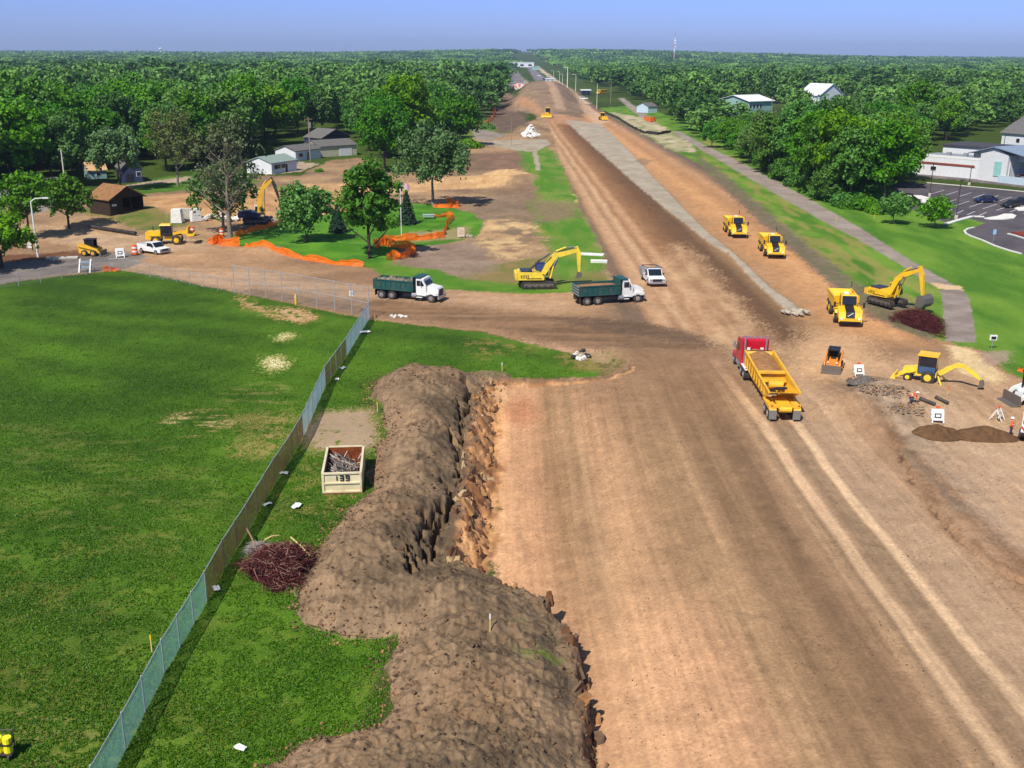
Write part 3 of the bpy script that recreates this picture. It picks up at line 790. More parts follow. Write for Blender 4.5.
colr = mixc(nt, 1.0, ac.outputs['Color'], vv.outputs[0], 'MULTIPLY')
# fine yellow-green mottling over the darker grass colour
fine2 = noise(nt, 11.0, 3, 0.6, vec=geo.outputs['Position'])
gy_ = mathn(nt, 'MULTIPLY', mathn(nt, 'MULTIPLY', mathn(nt, 'SUBTRACT', fine2, 0.5, True), 2.4, True), ag.outputs['Fac'])
colr = mixc(nt, gy_, colr, S(170, 180, 70))
nt.links.new(colr, b.inputs['Base Color'])
bn = N(nt, 'ShaderNodeBump', i_Strength=0.7, i_Distance=0.07)
hh = mathn(nt, 'ADD', mathn(nt, 'MULTIPLY', fine, 1.0), mathn(nt, 'MULTIPLY', fine2, 0.5))
nt.links.new(hh, bn.inputs['Height']); nt.links.new(bn.outputs[0], b.inputs['Normal'])
nt.links.new(b.outputs[0], out.inputs[0])

nr, nc = XX.shape
idx = np.arange(nr * nc).reshape(nr, nc)
Fq = np.stack([idx[:-1, :-1], idx[:-1, 1:], idx[1:, 1:], idx[1:, :-1]], -1).reshape(-1, 4)
# rows run away from the camera: keep normals up
V = np.stack([gx, gy, gz], 1)
fz = zone[Fq[:, 0]]
names = {0: 'grass_ground', 1: 'dirt_ground', 2: 'mown_lawn', 3: 'soil_bank', 4: 'old_pavement', 5: 'bicycle_path', 6: 'parking_lot', 7: 'gravel_road', 8: 'distant_road'}
for z, nm in names.items():
    Q = Fq[fz == z]
    if not len(Q): continue
    used, inv = np.unique(Q, return_inverse=True)
    me = np_mesh(nm, V[used], inv.reshape(-1, 4), [m_ground], True, {'Col': (base[used], 'C'), 'grass': (grass[used], 'F')})
    o = bpy.data.objects.new(nm, me); link(o); tag(o, kind='structure')
# plain ground round about, behind and beside the surveyed part
def skirt():
    x0 = 6500.0; y1 = 7200.0; yn = float(ys[0]); kx = 0.92
    V = [(-x0, -800, -0.02), (x0, -800, -.02), (x0, yn, -.02), (kx * yn, yn, -.02), (-kx * yn, yn, -.02), (-x0, yn, -.02),
         (x0, x0 / kx, -.02), (-x0, x0 / kx, -.02)]
    me = bpy.data.meshes.new('surrounding_ground')
    me.from_pydata(V, [], [(0, 1, 2, 3, 4, 5), (3, 2, 6), (5, 4, 7)])
    me.materials.append(m_ground)
    at = me.color_attributes.new('Col', 'FLOAT_COLOR', 'POINT'); at.data.foreach_set('color', np.tile(np.array([*S(60, 100, 38), 1], np.float32), len(V)))
    a2 = me.attributes.new('grass', 'FLOAT', 'POINT'); a2.data.foreach_set('value', np.ones(len(V), np.float32))
    o = bpy.data.objects.new('surrounding_ground', me); link(o); tag(o, kind='structure')
skirt()
# ------------------------------------------------------------------ trees
m_bark = mat_speckle('bark', S(92, 78, 64), S(60, 50, 42), 2.0, bump=0.03)
m_bark_pale = mat_speckle('pale_bark', S(150, 138, 124), S(110, 98, 86), 2.0, bump=0.02)
m_leaf = {
    'oak': mat_leaf('leaf_oak', S(34, 86, 14), S(114, 168, 42), .5),
    'maple': mat_leaf('leaf_maple', S(40, 100, 14), S(104, 164, 36), .35),
    'willow': mat_leaf('leaf_willow', S(58, 96, 40), S(112, 150, 76), .4),
    'bare': mat_leaf('leaf_budding', S(80, 92, 48), S(116, 128, 76), .4, .1),
    'spruce': mat_leaf('leaf_spruce', S(18, 38, 26), S(44, 70, 46), .3, .05),
}
def quads_at(rs, C, Nrm, size, flat=0.55):
    """one leaf spray (quad) per centre"""
    n = len(C)
    r = rs.normal(size=(n, 3)); r /= np.linalg.norm(r, axis=1)[:, None]
    nn = Nrm * flat + r * (1 - flat) + np.array([0, 0, .15]); nn /= np.linalg.norm(nn, axis=1)[:, None] + 1e-9
    a = np.cross(nn, rs.normal(size=(n, 3))); a /= np.linalg.norm(a, axis=1)[:, None] + 1e-9
    b = np.cross(nn, a)
    s1 = (size * rs.uniform(.6, 1.3, n))[:, None]; s2 = (size * rs.uniform(.45, 1.0, n))[:, None]
    sk = rs.uniform(-.4, .4, n)[:, None]
    V = np.stack([C - a * s1, C - b * s2 + a * s1 * sk, C + a * s1, C + b * s2 - a * s1 * sk], 1)
    return V.reshape(-1, 3)

def crown_lobes(rs, h, w, kind):
    L = []
    nl = {'oak': 15, 'maple': 16, 'willow': 14, 'bare': 15}[kind]
    zc0 = h * (.62 if kind != 'willow' else .66); hz = h * (.36 if kind != 'willow' else .30)
    for i in range(nl):
        t = i / (nl - 1)
        z = -1 + 2 * ((i + rs.uniform(0, .8)) / nl)
        rr = math.sqrt(max(0, 1 - z * z)) * (.62 if z > -.3 else .78)
        a = i * 2.4 + rs.uniform(-.5, .5)
        L.append((rr * w / 2 * math.cos(a), rr * w / 2 * math.sin(a), zc0 + z * hz * .78, w * rs.uniform(.16, .25)))
    L.append((0, 0, zc0 + hz * .25, w * .26)); L.append((rs.uniform(-.1, .1) * w, 0, zc0 - hz * .2, w * .25))
    return L

def crown_mesh(seed, kind, h=14.0, w=11.0, n=5200, leaf=.34):
    rs = np.random.default_rng(seed)
    if kind == 'spruce':
        t = rs.uniform(0, 1, n) ** .62; lay_ = np.floor(t * 15) / 15 + rs.uniform(0, .03, n)
        z = h * (1 - lay_) * .96 + .3; r = w / 2 * lay_ * rs.uniform(.35, 1.05, n) + .05
        a = rs.uniform(0, 2 * math.pi, n); az = np.sin(a * 7 + lay_ * 60) * .12 + 1
        C = np.stack([r * az * np.cos(a), r * az * np.sin(a), z - r * .28], 1)
        Nn = np.stack([np.cos(a), np.sin(a), np.full(n, .5)], 1)
        V = quads_at(rs, C, Nn, leaf); v = rs.uniform(0, 1, n)
    else:
        L = crown_lobes(rs, h, w, kind)
        sub = []
        for (x, y, z, r) in L:
            # sub clumps on every lobe
            for k in range(9):
                d = rs.normal(size=3); d /= np.linalg.norm(d)
                if d[2] < -.5: d[2] *= -.6
                sub.append((x + d[0] * r * .75, y + d[1] * r * .75, z + d[2] * r * .62, r * rs.uniform(.32, .55), rs.uniform(0, 1)))
        sub = np.array(sub)
        if kind in ('willow', 'bare'): sub = sub[rs.uniform(0, 1, len(sub)) < .7]
        k = rs.integers(0, len(sub), n)
        d = rs.normal(size=(n, 3)); d /= np.linalg.norm(d, axis=1)[:, None]
        rad = sub[k, 3] * (rs.uniform(0, 1, n) ** .33) * rs.uniform(.8, 1.25, n)
        C = sub[k, :3] + d * rad[:, None]
        if kind == 'willow': C[:, 2] -= rs.uniform(0, 1.4, n) * (rs.uniform(0, 1, n) < .35)
        V = quads_at(rs, C, d, leaf)
        v = np.clip(sub[k, 4] * .6 + rs.uniform(0, .4, n), 0, 1)
    Fq = np.arange(4 * n).reshape(-1, 4)
    return np_mesh('crown', V, Fq, [m_leaf[kind]], False, {'v': (np.repeat(v, 4), 'F')})

def trunk_mesh(seed, h, w, m, limbs=8, r0=.3, twigs=0, base=.28):
    rs = random.Random(seed); b = MB()
    pts = [(0, 0, -.3)]
    for k in range(1, 6): pts.append((rs.uniform(-.2, .2) * k * .4, rs.uniform(-.2, .2) * k * .4, h * .8 * k / 5))
    for k in range(5): b.cyl(pts[k], pts[k + 1], r0 * (1 - k * .18), m, 7, r0 * (1 - (k + 1) * .18), caps=False)
    for i in range(limbs):
        t = base + (.85 - base) * i / limbs; j = min(4, int(t * 5)); P = Vector(pts[j]).lerp(Vector(pts[j + 1]), t * 5 - j)
        a = i * 2.4 + rs.uniform(-.4, .4); ln = w * .42 * (1.15 - t * .7)
        mid = P + Vector((math.cos(a) * ln * .5, math.sin(a) * ln * .5, ln * .38))
        end = P + Vector((math.cos(a) * ln, math.sin(a) * ln, ln * .8))
        rr = r0 * (.5 - .3 * t)
        b.cyl(P, mid, rr, m, 5, rr * .7, caps=False); b.cyl(mid, end, rr * .7, m, 5, rr * .2, caps=False)
        for q in range(twigs):
            s = mid.lerp(end, rs.uniform(-.4, 1)); e = s + Vector((rs.uniform(-1, 1), rs.uniform(-1, 1), rs.uniform(.1, 1.1))) * w * .13
            b.cyl(s, e, rr * .28, m, 3, rr * .08, caps=False)
    return b.mesh('trunk', smooth=True)

# ---- kinds of tree used again and again
PROTO = {}
def proto(kind, seed, h, w, n, leaf, r0=.28, bark=None, twigs=0, limbs=8, base=.28):
    PROTO.setdefault(kind, []).append((crown_mesh(seed, kind, h, w, n, leaf), trunk_mesh(seed, h, w, bark or m_bark, limbs, r0, twigs, base), h, w))
for q in range(5): proto('oak', 10 + q, 14 + q * .5, 11 + q * .4, 6600, .34)
for q in range(3): proto('maple', 30 + q, 13.5, 10.5 + q * .5, 6600, .33)
for q in range(2): proto('willow', 40 + q, 13, 10.5, 5000, .32, bark=m_bark_pale)
for q in range(2): proto('bare', 50 + q, 14, 10.5, 2200, .27, twigs=14, limbs=14, bark=m_bark_pale)
NM = {'oak': 'oak_tree', 'maple': 'maple_tree', 'willow': 'willow_tree', 'bare': 'budding_tree', 'spruce': 'spruce_tree'}

def make_tree(kind, x, y, label, group=None, k=1.0, kz=None, rz=None, var=None, rs=random.Random(5), meshes=None, z=None, name=None):
    cm, tm, h, w = meshes or PROTO[kind][rs.randrange(len(PROTO[kind])) if var is None else var]
    t = thing(name or NM[kind], label, 'tree', (x, y, (ground_z(x, y) - .05) if z is None else z), rz if rz is not None else rs.uniform(0, 6.28), group)
    t.scale = (k, k, kz or k)
    for nm, me in (('trunk', tm), ('crown', cm)):
        o = bpy.data.objects.new(nm, me); link(o); o.parent = t
    return t

# single trees of the site, each with its own shape
def own(kind, seed, h, w, n, leaf, **kw):
    return (crown_mesh(seed, kind, h, w, n, leaf), trunk_mesh(seed, h, w, kw.get('bark', m_bark), kw.get('limbs', 9), kw.get('r0', .3), kw.get('twigs', 2), kw.get('base', .25)), h, w)
def at(px, py): return G(px, py)[:2]
def solo(kind, px, py, label, seed, h, w, n, leaf, name=None, **kw):
    x, y = at(px, py)
    return make_tree(kind, x, y, label, meshes=own(kind, seed, h, w, n, leaf, **kw), rz=seed * 1.3, name=name)
solo('maple', 307, 242, 'round bright green maple on the park lawn behind the orange netting', 101, 9.0, 9.5, 5200, .30, base=.2)
solo('maple', 370, 258, 'tall oval tree beside the flagpole, above the curled orange netting', 102, 14.5, 9.6, 6000, .30, base=.12)
solo('willow', 433, 206, 'spreading grey-green tree with a bare tall trunk at the back of the park lawn', 103, 15.0, 15.5, 6500, .34, base=.45, r0=.34, bark=m_bark_pale)
solo('bare', 231, 241, 'tall half-bare tree with a thick pale trunk beside the netting end', 104, 20.5, 12.0, 2600, .22, twigs=16, limbs=16, r0=.42, bark=m_bark_pale)
solo('willow', 224, 232, 'leafy low tree growing behind the thick pale trunk', 105, 11, 11, 3600, .30, bark=m_bark_pale)
solo('bare', 178, 186, 'brownish thin-leaved tree standing beyond the wooden shed', 106, 17, 14, 3200, .28, twigs=14, limbs=16, bark=m_bark_pale)
solo('willow', 121, 190, 'pale green tree directly behind the wooden shed', 107, 14, 12, 5600, .34)
solo('oak', 30, 238, 'slender leaning tree by the striped drum and street lamp', 108, 11, 8.5, 3600, .30, base=.35, r0=.2)
solo('oak', 69, 229, 'small forked tree just left of the wooden shed', 109, 9, 8.0, 3000, .30, base=.3, r0=.22)
solo('maple', 385, 172, 'large bright green tree at the wood edge beside the white garages', 110, 17, 15, 7800, .36)
solo('maple', 456, 146, 'broad round tree alone near the gravel turnaround', 111, 15.5, 17.5, 8200, .42)
solo('oak', 893, 224, 'small young tree on the grass in front of the thicket', 112, 5.2, 6.0, 1800, .24, r0=.1)
solo('maple', 934, 228, 'small young tree at the corner of the parking lot', 113, 5.4, 6.2, 1800, .24, r0=.1)
solo('oak', 2, 268, 'dark bushy tree at the left end of the street, beside the blue house', 114, 7.5, 9, 3600, .30)
solo('oak', -34, 274, 'dark bushy tree in the shade left of the blue house', 115, 9, 10, 3000, .30)
x, y = at(407, 224); make_tree('spruce', x, y, 'small blue-green spruce next to the flagpole', meshes=own('spruce', 120, 6.2, 3.6, 2600, .22, limbs=0, r0=.14), name='spruce_tree')
x, y = at(338, 232); make_tree('spruce', x, y, 'small blue-green spruce behind the round maple', meshes=own('spruce', 121, 4.8, 3.4, 2200, .22, limbs=0, r0=.12), name='spruce_tree')

# ---- the woods
F_LEFT = [(-1400, 51.3), (-1400, 208), (-300, 206), (-60, 202), (20, 196), (60, 188), (105, 178), (160, 174), (215, 165), (246, 156), (262, 151), (300, 149), (320, 148), (362, 148), (384, 163), (410, 160), (432, 146), (446, 132), (466, 126), (482, 118), (495, 106), (502, 94), (507, 80), (510, 68), (511, 60), (512, 51.3)]
F_RIGHT = [(536, 51.3), (542, 60), (556, 66), (578, 77), (602, 88), (624, 95), (644, 104), (662, 115), (680, 128), (700, 146), (742, 160), (766, 176), (790, 186), (828, 208), (878, 210), (896, 200), (905, 170), (912, 152), (940, 143), (1030, 143), (1500, 150), (2000, 150), (2000, 51.3)]
CLEAR = [[(118, 160), (156, 158), (158, 180), (112, 184)], [(86, 168), (110, 168), (110, 184), (84, 184)], [(724, 104), (782, 104), (788, 130), (722, 130)],
         [(806, 100), (858, 100), (862, 124), (802, 124)], [(965, 132), (1040, 128), (1040, 150), (960, 150)], 
         [(640, 104), (660, 108), (672, 120), (648, 118)], [(0, 204), (60, 198), (60, 206), (0, 212)], [(590, 86), (612, 88), (612, 100), (588, 98)],
         [(556, 72), (584, 84), (612, 98), (640, 114), (604, 106), (560, 84)], [(1050, 140), (1500, 140), (1500, 400), (1050, 400)], [(246, 152), (300, 146), (300, 170), (246, 170)], [(284, 140), (360, 137), (360, 152), (284, 152)]]
rs = random.Random(77); cand = []
y = 150.0
while y < 6800:
    sp_ = max(9.4 if y < 330 else 11.0, y / 46.0)
    xm = y * 0.80
    x = -xm + rs.uniform(0, sp_)
    while x < xm:
        xx = x + rs.uniform(-.38, .38) * sp_; yy = y + rs.uniform(-.38, .38) * sp_
        a, b = proj(xx, yy)
        cand.append((xx, yy, a, b, sp_))
        x += sp_
    y += sp_ * .92
ca = np.array(cand)
ok = inpoly(F_LEFT, ca[:, 2], ca[:, 3]) | inpoly(F_RIGHT, ca[:, 2], ca[:, 3])
for c in CLEAR: ok &= ~inpoly(c, ca[:, 2], ca[:, 3])
# the forest floor seen at a slant: thin the woods a little by clumps
ca = ca[ok]
vis = (ca[:, 2] > -70) & (ca[:, 2] < 1095)
order = np.argsort(ca[:, 1] + np.where(vis, 0, 1e5))
near = ca[order[:256]]; rest = ca[order[256:]]
LW = {'oak': 'dark green leafy tree in the woods', 'maple': 'bright green leafy tree in the woods', 'willow': 'pale grey-green tree in the woods', 'bare': 'brownish budding tree in the woods'}
for (x, y, a, b, sp_) in near:
    side = 'left' if a < 500 else 'right'
    n_ = float(vnoise(x / 26.0 + 5, y / 26.0, 9))
    u = rs.random() * .6 + n_ * .55
    kind = 'oak' if u < .55 else 'maple' if u < .85 else 'willow' if u < .96 else 'bare'
    front = (b > 150 if a < 500 else b > 160)
    k = rs.uniform(1.0, 1.45) * (1.0 if a < 500 else .86)
    if 708 < a < 862 and 112 < b < 165: k *= .62
    lab = LW[kind] + (' west of the dirt corridor' if a < 500 else ' east of the bicycle path')
    make_tree(kind, x, y, lab, 'trees of the woods ' + ('west of the corridor' if a < 500 else 'east of the path'), k, k * rs.uniform(.85, 1.1), rs=rs, z=-.1)
# young growth closes the thicket beside the path down to the ground
TH = [(700, 143), (742, 156), (768, 172), (792, 184), (830, 205), (876, 207), (896, 198), (900, 176), (860, 172), (780, 150), (720, 132)]
k_ = 0
while k_ < 42:
    a = rs.uniform(700, 905); b = rs.uniform(134, 208)
    if not inpoly(TH, np.array([a]), np.array([b]))[0]: continue
    x, y, _ = G(a, b); k_ += 1
    make_tree('oak' if k_ % 3 else 'maple', x, y, 'low dense young tree in the thicket beside the bicycle path', 'young trees in the thicket', rs.uniform(.62, .8), rs.uniform(.42, .62), rs=rs, z=-1.2)
# the rest of the woods, out to the skyline, is one mass
def ico():
    t = (1 + 5 ** .5) / 2
    V = [(-1, t, 0), (1, t, 0), (-1, -t, 0), (1, -t, 0), (0, -1, t), (0, 1, t), (0, -1, -t), (0, 1, -t), (t, 0, -1), (t, 0, 1), (-t, 0, -1), (-t, 0, 1)]
    Fc = [(0, 11, 5), (0, 5, 1), (0, 1, 7), (0, 7, 10), (0, 10, 11), (1, 5, 9), (5, 11, 4), (11, 10, 2), (10, 7, 6), (7, 1, 8), (3, 9, 4), (3, 4, 2), (3, 2, 6), (3, 6, 8), (3, 8, 9), (4, 9, 5), (2, 4, 11), (6, 2, 10), (8, 6, 7), (9, 8, 1)]
    V = [np.array(v, float) / np.linalg.norm(v) for v in V]; mid = {}; F2 = []
    def m(a, b):
        k = (min(a, b), max(a, b))
        if k not in mid:
            p = V[a] + V[b]; V.append(p / np.linalg.norm(p)); mid[k] = len(V) - 1
        return mid[k]
    for a, b, c in Fc:
        d, e, f = m(a, b), m(b, c), m(c, a); F2 += [(a, d, f), (b, e, d), (c, f, e), (d, e, f)]
    return np.array(V), np.array(F2)
def far_woods(pts):
    r = np.random.default_rng(9); Vs = []; Fs = []; vv = []; nv = 0
    IV, IF = ico(); SRC = []
    for kd in ('oak', 'maple', 'willow'):
        for (cm, tm, h_, w_) in PROTO[kd]:
            co = np.empty(len(cm.vertices) * 3, np.float32); cm.vertices.foreach_get('co', co)
            va = np.empty(len(cm.vertices), np.float32); cm.attributes['v'].data.foreach_get('value', va)
            SRC.append((co.reshape(-1, 4, 3), va[::4]))
    for (x, y, a, b, sp_), zz in zip(pts, heights(pts[:, 0], pts[:, 1]) * (pts[:, 1] > 2400)):
        tv = np.clip(.02 + .62 * float(vnoise(x / 45, y / 45, 3)) + r.uniform(-.38, .5), 0, 1)
        if y < 1050:
            # a thinned copy of one of the real crowns
            if r.uniform() < .10: continue
            P0, v0 = SRC[r.integers(0, len(SRC))]
            n = int(np.clip(1100 * (330 / y) ** 1.15, 300, 1100))
            if not (-60 < a < 1090): n //= 2
            pick = r.integers(0, len(P0), n); Q = P0[pick]; c = Q.mean(1, keepdims=True)
            g_ = math.sqrt(4200.0 / n) * .95
            k = r.uniform(.85, 1.35) * (1.0 if a < 500 else .84) * max(1, sp_ / 12.5); kz = min(k, 1.12) * (r.uniform(.72, 1.24) if a < 500 else r.uniform(.62, 1.12))
            if (712 < a < 792 and 112 < b < 152) or (800 < a < 862 and 108 < b < 132): kz *= .55
            an = r.uniform(0, 6.28); ca, sa = math.cos(an), math.sin(an)
            Q = (c + (Q - c) * g_).reshape(-1, 3)
            Q = np.stack([(Q[:, 0] * ca - Q[:, 1] * sa) * k + x, (Q[:, 0] * sa + Q[:, 1] * ca) * k + y, np.maximum(Q[:, 2] * kz, .2)], 1)
            Vs.append(Q); k4 = np.arange(n)[:, None] * 4 + nv
            Fs.append(np.concatenate([k4 + np.array([[0, 1, 2]]), k4 + np.array([[0, 2, 3]])])); nv += 4 * n
            vv.append(np.repeat(np.clip(tv * .75 + v0[pick] * .3, 0, 1), 4)); continue
        if r.uniform() < .12: continue
        h = r.uniform(9, 17.5); wd = sp_ * r.uniform(.85, 1.35)
        if a > 500: h *= .9
        n = int(np.clip(300 * (1000 / y) ** 1.3, 26, 300))
        if not (-60 < a < 1090): n = max(12, n // 3)
        nb = 8; bl = r.normal(size=(nb, 3)); bl /= np.linalg.norm(bl, axis=1)[:, None]; bl[:, 2] = np.abs(bl[:, 2]) * .8
        sc3 = np.array([wd / 2, wd / 2, h * .46]); base_ = np.array([x, y, h * .50 + zz])
        # body of the crown: a lobed hull
        lob = np.max(IV @ bl.T, axis=1); rad = .40 + .34 * sstep(.75, .99, lob) + r.uniform(-.05, .05, len(IV))
        P = IV * rad[:, None] * sc3 + base_; P[:, 2] = np.maximum(P[:, 2], .2 + zz)
        Vs.append(P); Fs.append(IF + nv); nv += len(P); vv.append(np.full(len(P), tv * .5))
        d = r.normal(size=(n, 3)); d /= np.linalg.norm(d, axis=1)[:, None]; d[:, 2] = np.where(d[:, 2] < -.3, -d[:, 2], d[:, 2])
        lb = np.max(d @ bl.T, axis=1); rd = (.55 + .36 * sstep(.75, .99, lb)) * r.uniform(.85, 1.2, n)
        C = d * rd[:, None] * sc3 + base_
        lf = .50 * wd / math.sqrt(n + 16)
        q = quads_at(r, C, d, lf, .45); q[:, 2] = np.maximum(q[:, 2], .3 + zz)
        Vs.append(q); k4 = np.arange(n)[:, None] * 4 + nv
        Fs.append(np.concatenate([k4 + np.array([[0, 1, 2]]), k4 + np.array([[0, 2, 3]])])); nv += 4 * n
        vv.append(np.full(4 * n, tv) + np.repeat(r.uniform(-.1, .16, n), 4))
    V = np.concatenate(Vs); v = np.clip(np.concatenate(vv), 0, 1)
    me = np_mesh('far_woods', V, np.concatenate(Fs), [mat_leaf('leaf_far_woods', S(24, 74, 12), S(120, 170, 46), 0.0, .15)], False, {'v': (v, 'F')})
    o = bpy.data.objects.new('far_woods', me); link(o); tag(o, 'continuous green woods running out to the skyline', 'woods', kind='stuff')
    print('far woods faces', len(me.polygons))
far_woods(rest)
print('woods', len(near), len(rest))
# ------------------------------------------------------------------ shared paints
white = mat('white_paint', S(232, 232, 226), .45, dirt=.12)
cream = mat('cream_paint', S(226, 214, 172), .5, dirt=.3, dirtcol=S(150, 96, 60))
yellow = mat('machine_yellow', S(246, 194, 24), .42, dirt=.30, scale=1.6)
yellow2 = mat('pale_machine_yellow', S(244, 212, 60), .42, dirt=.28, scale=1.6)
dyellow = mat('worn_yellow', S(242, 184, 40), .5, dirt=.3)
orange = mat('orange_paint', S(240, 92, 24), .6, dirt=.1)
black = mat('black_paint', S(26, 26, 30), .5, dirt=.1)
rubber = mat('tyre_rubber', S(46, 44, 42), .85, dirt=.35, dirtcol=S(120, 100, 80))
steel = mat('worn_steel', S(120, 114, 106), .5, metal=.4, dirt=.4)
darkst = mat('dark_steel', S(58, 54, 52), .55, metal=.3, dirt=.3)
chrome = mat('bright_metal', S(190, 190, 192), .3, metal=.7, dirt=.1)
glass = mat('tinted_glass', S(26, 34, 44), .08, dirt=.05, spec=.7)
bluegl = mat('blue_glass', S(40, 70, 130), .1, dirt=.05, spec=.7)
green = mat('dark_green_paint', S(20, 78, 74), .45, dirt=.2)
red = mat('deep_red_paint', S(196, 18, 44), .3, dirt=.08, coat=.3)
navy = mat('navy_paint', S(24, 36, 78), .4, dirt=.1)
galv = mat('galvanised_metal', S(168, 172, 174), .45, metal=.4, dirt=.1)
wood = mat('raw_wood', S(214, 190, 120), .7, dirt=.2)
concrete = mat_speckle('concrete', S(206, 200, 188), S(170, 162, 150), 2.0, bump=.01)
soilm = mat_speckle('brown_soil', S(176, 128, 84), S(138, 98, 62), 2.5, bump=.06)
rockm = mat_speckle('pale_rock', S(196, 184, 166), S(150, 138, 122), 2.5, bump=.05)
brick = mat_speckle('red_brown_band', S(150, 78, 56), S(120, 64, 50), 2.0, bump=.01)

def siding(name, col, k=3.2):
    if name in _MC: return _MC[name]
    m, nt, out = _nt(name)
    b = N(nt, 'ShaderNodeBsdfPrincipled', i_Roughness=.6)
    tc = nt.nodes.new('ShaderNodeTexCoord')
    wv = N(nt, 'ShaderNodeTexWave', bands_direction='Z', wave_profile='SAW'); wv.inputs['Scale'].default_value = k; wv.inputs['Distortion'].default_value = 0
    nt.links.new(tc.outputs['Object'], wv.inputs['Vector'])
    n1 = noise(nt, 1.3, 4)
    v = mathn(nt, 'ADD', mathn(nt, 'MULTIPLY', n1, .3), .82)
    vv = nt.nodes.new('ShaderNodeCombineColor')
    for i in range(3): nt.links.new(v, vv.inputs[i])
    nt.links.new(mixc(nt, 1, tuple(col), vv.outputs[0], 'MULTIPLY'), b.inputs['Base Color'])
    bn = N(nt, 'ShaderNodeBump', i_Strength=.5, i_Distance=.03); nt.links.new(wv.outputs['Fac'], bn.inputs['Height']); nt.links.new(bn.outputs[0], b.inputs['Normal'])
    nt.links.new(b.outputs[0], out.inputs[0]); _MC[name] = m; return m
white_sd = siding('white_siding', S(226, 228, 230)); tan_sd = siding('tan_siding', S(214, 204, 172)); blue_sd = siding('navy_siding', S(44, 52, 92))
grey_sd = siding('grey_siding', S(136, 136, 134)); teal_sd = siding('teal_siding', S(150, 184, 178)); pale_sd = siding('pale_blue_siding', S(196, 214, 226))
sh_grey = mat_speckle('grey_shingles', S(120, 116, 112), S(92, 90, 90), 3, bump=.02)
sh_green = mat_speckle('grey_green_shingles', S(150, 166, 156), S(124, 142, 132), 3, bump=.02)
sh_brown = mat_speckle('brown_shingles', S(160, 118, 78), S(128, 92, 60), 1.2, bump=.03, c3=S(80, 52, 40))
sh_blue = mat_speckle('blue_grey_metal_roof', S(140, 156, 176), S(116, 132, 152), 2, bump=.005)
sh_white = mat_speckle('white_roofing', S(232, 234, 232), S(206, 208, 208), 2, bump=.005)
dkwood = mat_speckle('weathered_boards', S(74, 58, 44), S(44, 34, 28), 1.6, bump=.02, stretch=(1, 1, 6))

def frame_at(C, Rt):
    A = Vector(G(*C)); B = Vector(G(*Rt)); d = B - A
    return A, d.length, math.atan2(d.y, d.x)

def house(name, label, C, Rt, depth, wall, rise, wm, rm, ridge='u', eave=.35, doors=(), windows=(), cat='building', depth_off=0, chimney=False, L=None, backwin=()):
    """gabled building: front wall from ground point C to Rt, going back 'depth' metres"""
    A, ln, rz = frame_at(C, Rt)
    if L: ln = L
    t = thing(name, label, cat, (A.x, A.y, ground_z(A.x, A.y) - .1), rz)
    b = MB()
    if ridge == 'u':       # ridge parallel to the front: gables at the ends
        b.M = Matrix.Identity(4)
        prof = [(0, 0), (depth, 0), (depth, wall), (depth / 2, wall + rise), (0, wall)]
        b.M = Matrix(((0, 1, 0, 0), (1, 0, 0, 0), (0, 0, 1, 0), (0, 0, 0, 1)))
        n = 5
        b.add([(y, x, z) for x in (0, ln) for (y, z) in prof], [[4, 3, 2, 1, 0], [5, 6, 7, 8, 9]] + [[i, (i + 1) % 5, 5 + (i + 1) % 5, 5 + i] for i in range(5) if i not in (2, 3)], wm)
    else:
        prof = [(0, 0), (ln, 0), (ln, wall), (ln / 2, wall + rise), (0, wall)]
        b.add([(x, y, z) for y in (0, depth) for (x, z) in prof], [[4, 3, 2, 1, 0], [5, 6, 7, 8, 9]] + [[i, (i + 1) % 5, 5 + (i + 1) % 5, 5 + i] for i in range(5) if i not in (2, 3)], wm)
    w_ = b.build('wall', t)
    r = MB(); th = .16
    if ridge == 'u':
        sl = rise / (depth / 2)
        for s_ in (0, 1):
            y0 = -eave if s_ == 0 else depth + eave; z0 = wall - eave * sl
            P = [(-eave, y0, z0), (ln + eave, y0, z0), (ln + eave, depth / 2, wall + rise), (-eave, depth / 2, wall + rise)]
            Q = [(x, y, z + th) for x, y, z in P]
            r.add(P + Q, [(0, 1, 2, 3), (4, 5, 6, 7), (0, 1, 5, 4), (1, 2, 6, 5), (2, 3, 7, 6), (3, 0, 4, 7)], rm)
    else:
        sl = rise / (ln / 2)
        for s_ in (0, 1):
            x0 = -eave if s_ == 0 else ln + eave; z0 = wall - eave * sl
            P = [(x0, -eave, z0), (x0, depth + eave, z0), (ln / 2, depth + eave, wall + rise), (ln / 2, -eave, wall + rise)]
            Q = [(x, y, z + th) for x, y, z in P]
            r.add(P + Q, [(0, 1, 2, 3), (4, 5, 6, 7), (0, 1, 5, 4), (1, 2, 6, 5), (2, 3, 7, 6), (3, 0, 4, 7)], rm)
    ro = r.build('roof', t)
    if chimney: MB().box((ln * .3, depth * .5, wall + rise + .3), (.6, .6, 1.4), brick).build('chimney', ro)
    for (x, z, w, h, m) in doors:
        MB().box((x, -.04, z + h / 2), (w, .08, h), m).build('door', t)
    for (x, z, w, h) in windows:
        f = MB().box((x, -.03, z), (w + .2, .06, h + .2), white).build('window', t)
        MB().box((x, -.07, z), (w, .04, h), glass).build('pane', f)
    for (y, z, w, h) in backwin:      # on the left end wall
        f = MB().box((-.03, y, z), (.06, w + .2, h + .2), white).build('window', t)
        MB().box((-.07, y, z), (.04, w, h), glass).build('pane', f)
    return t

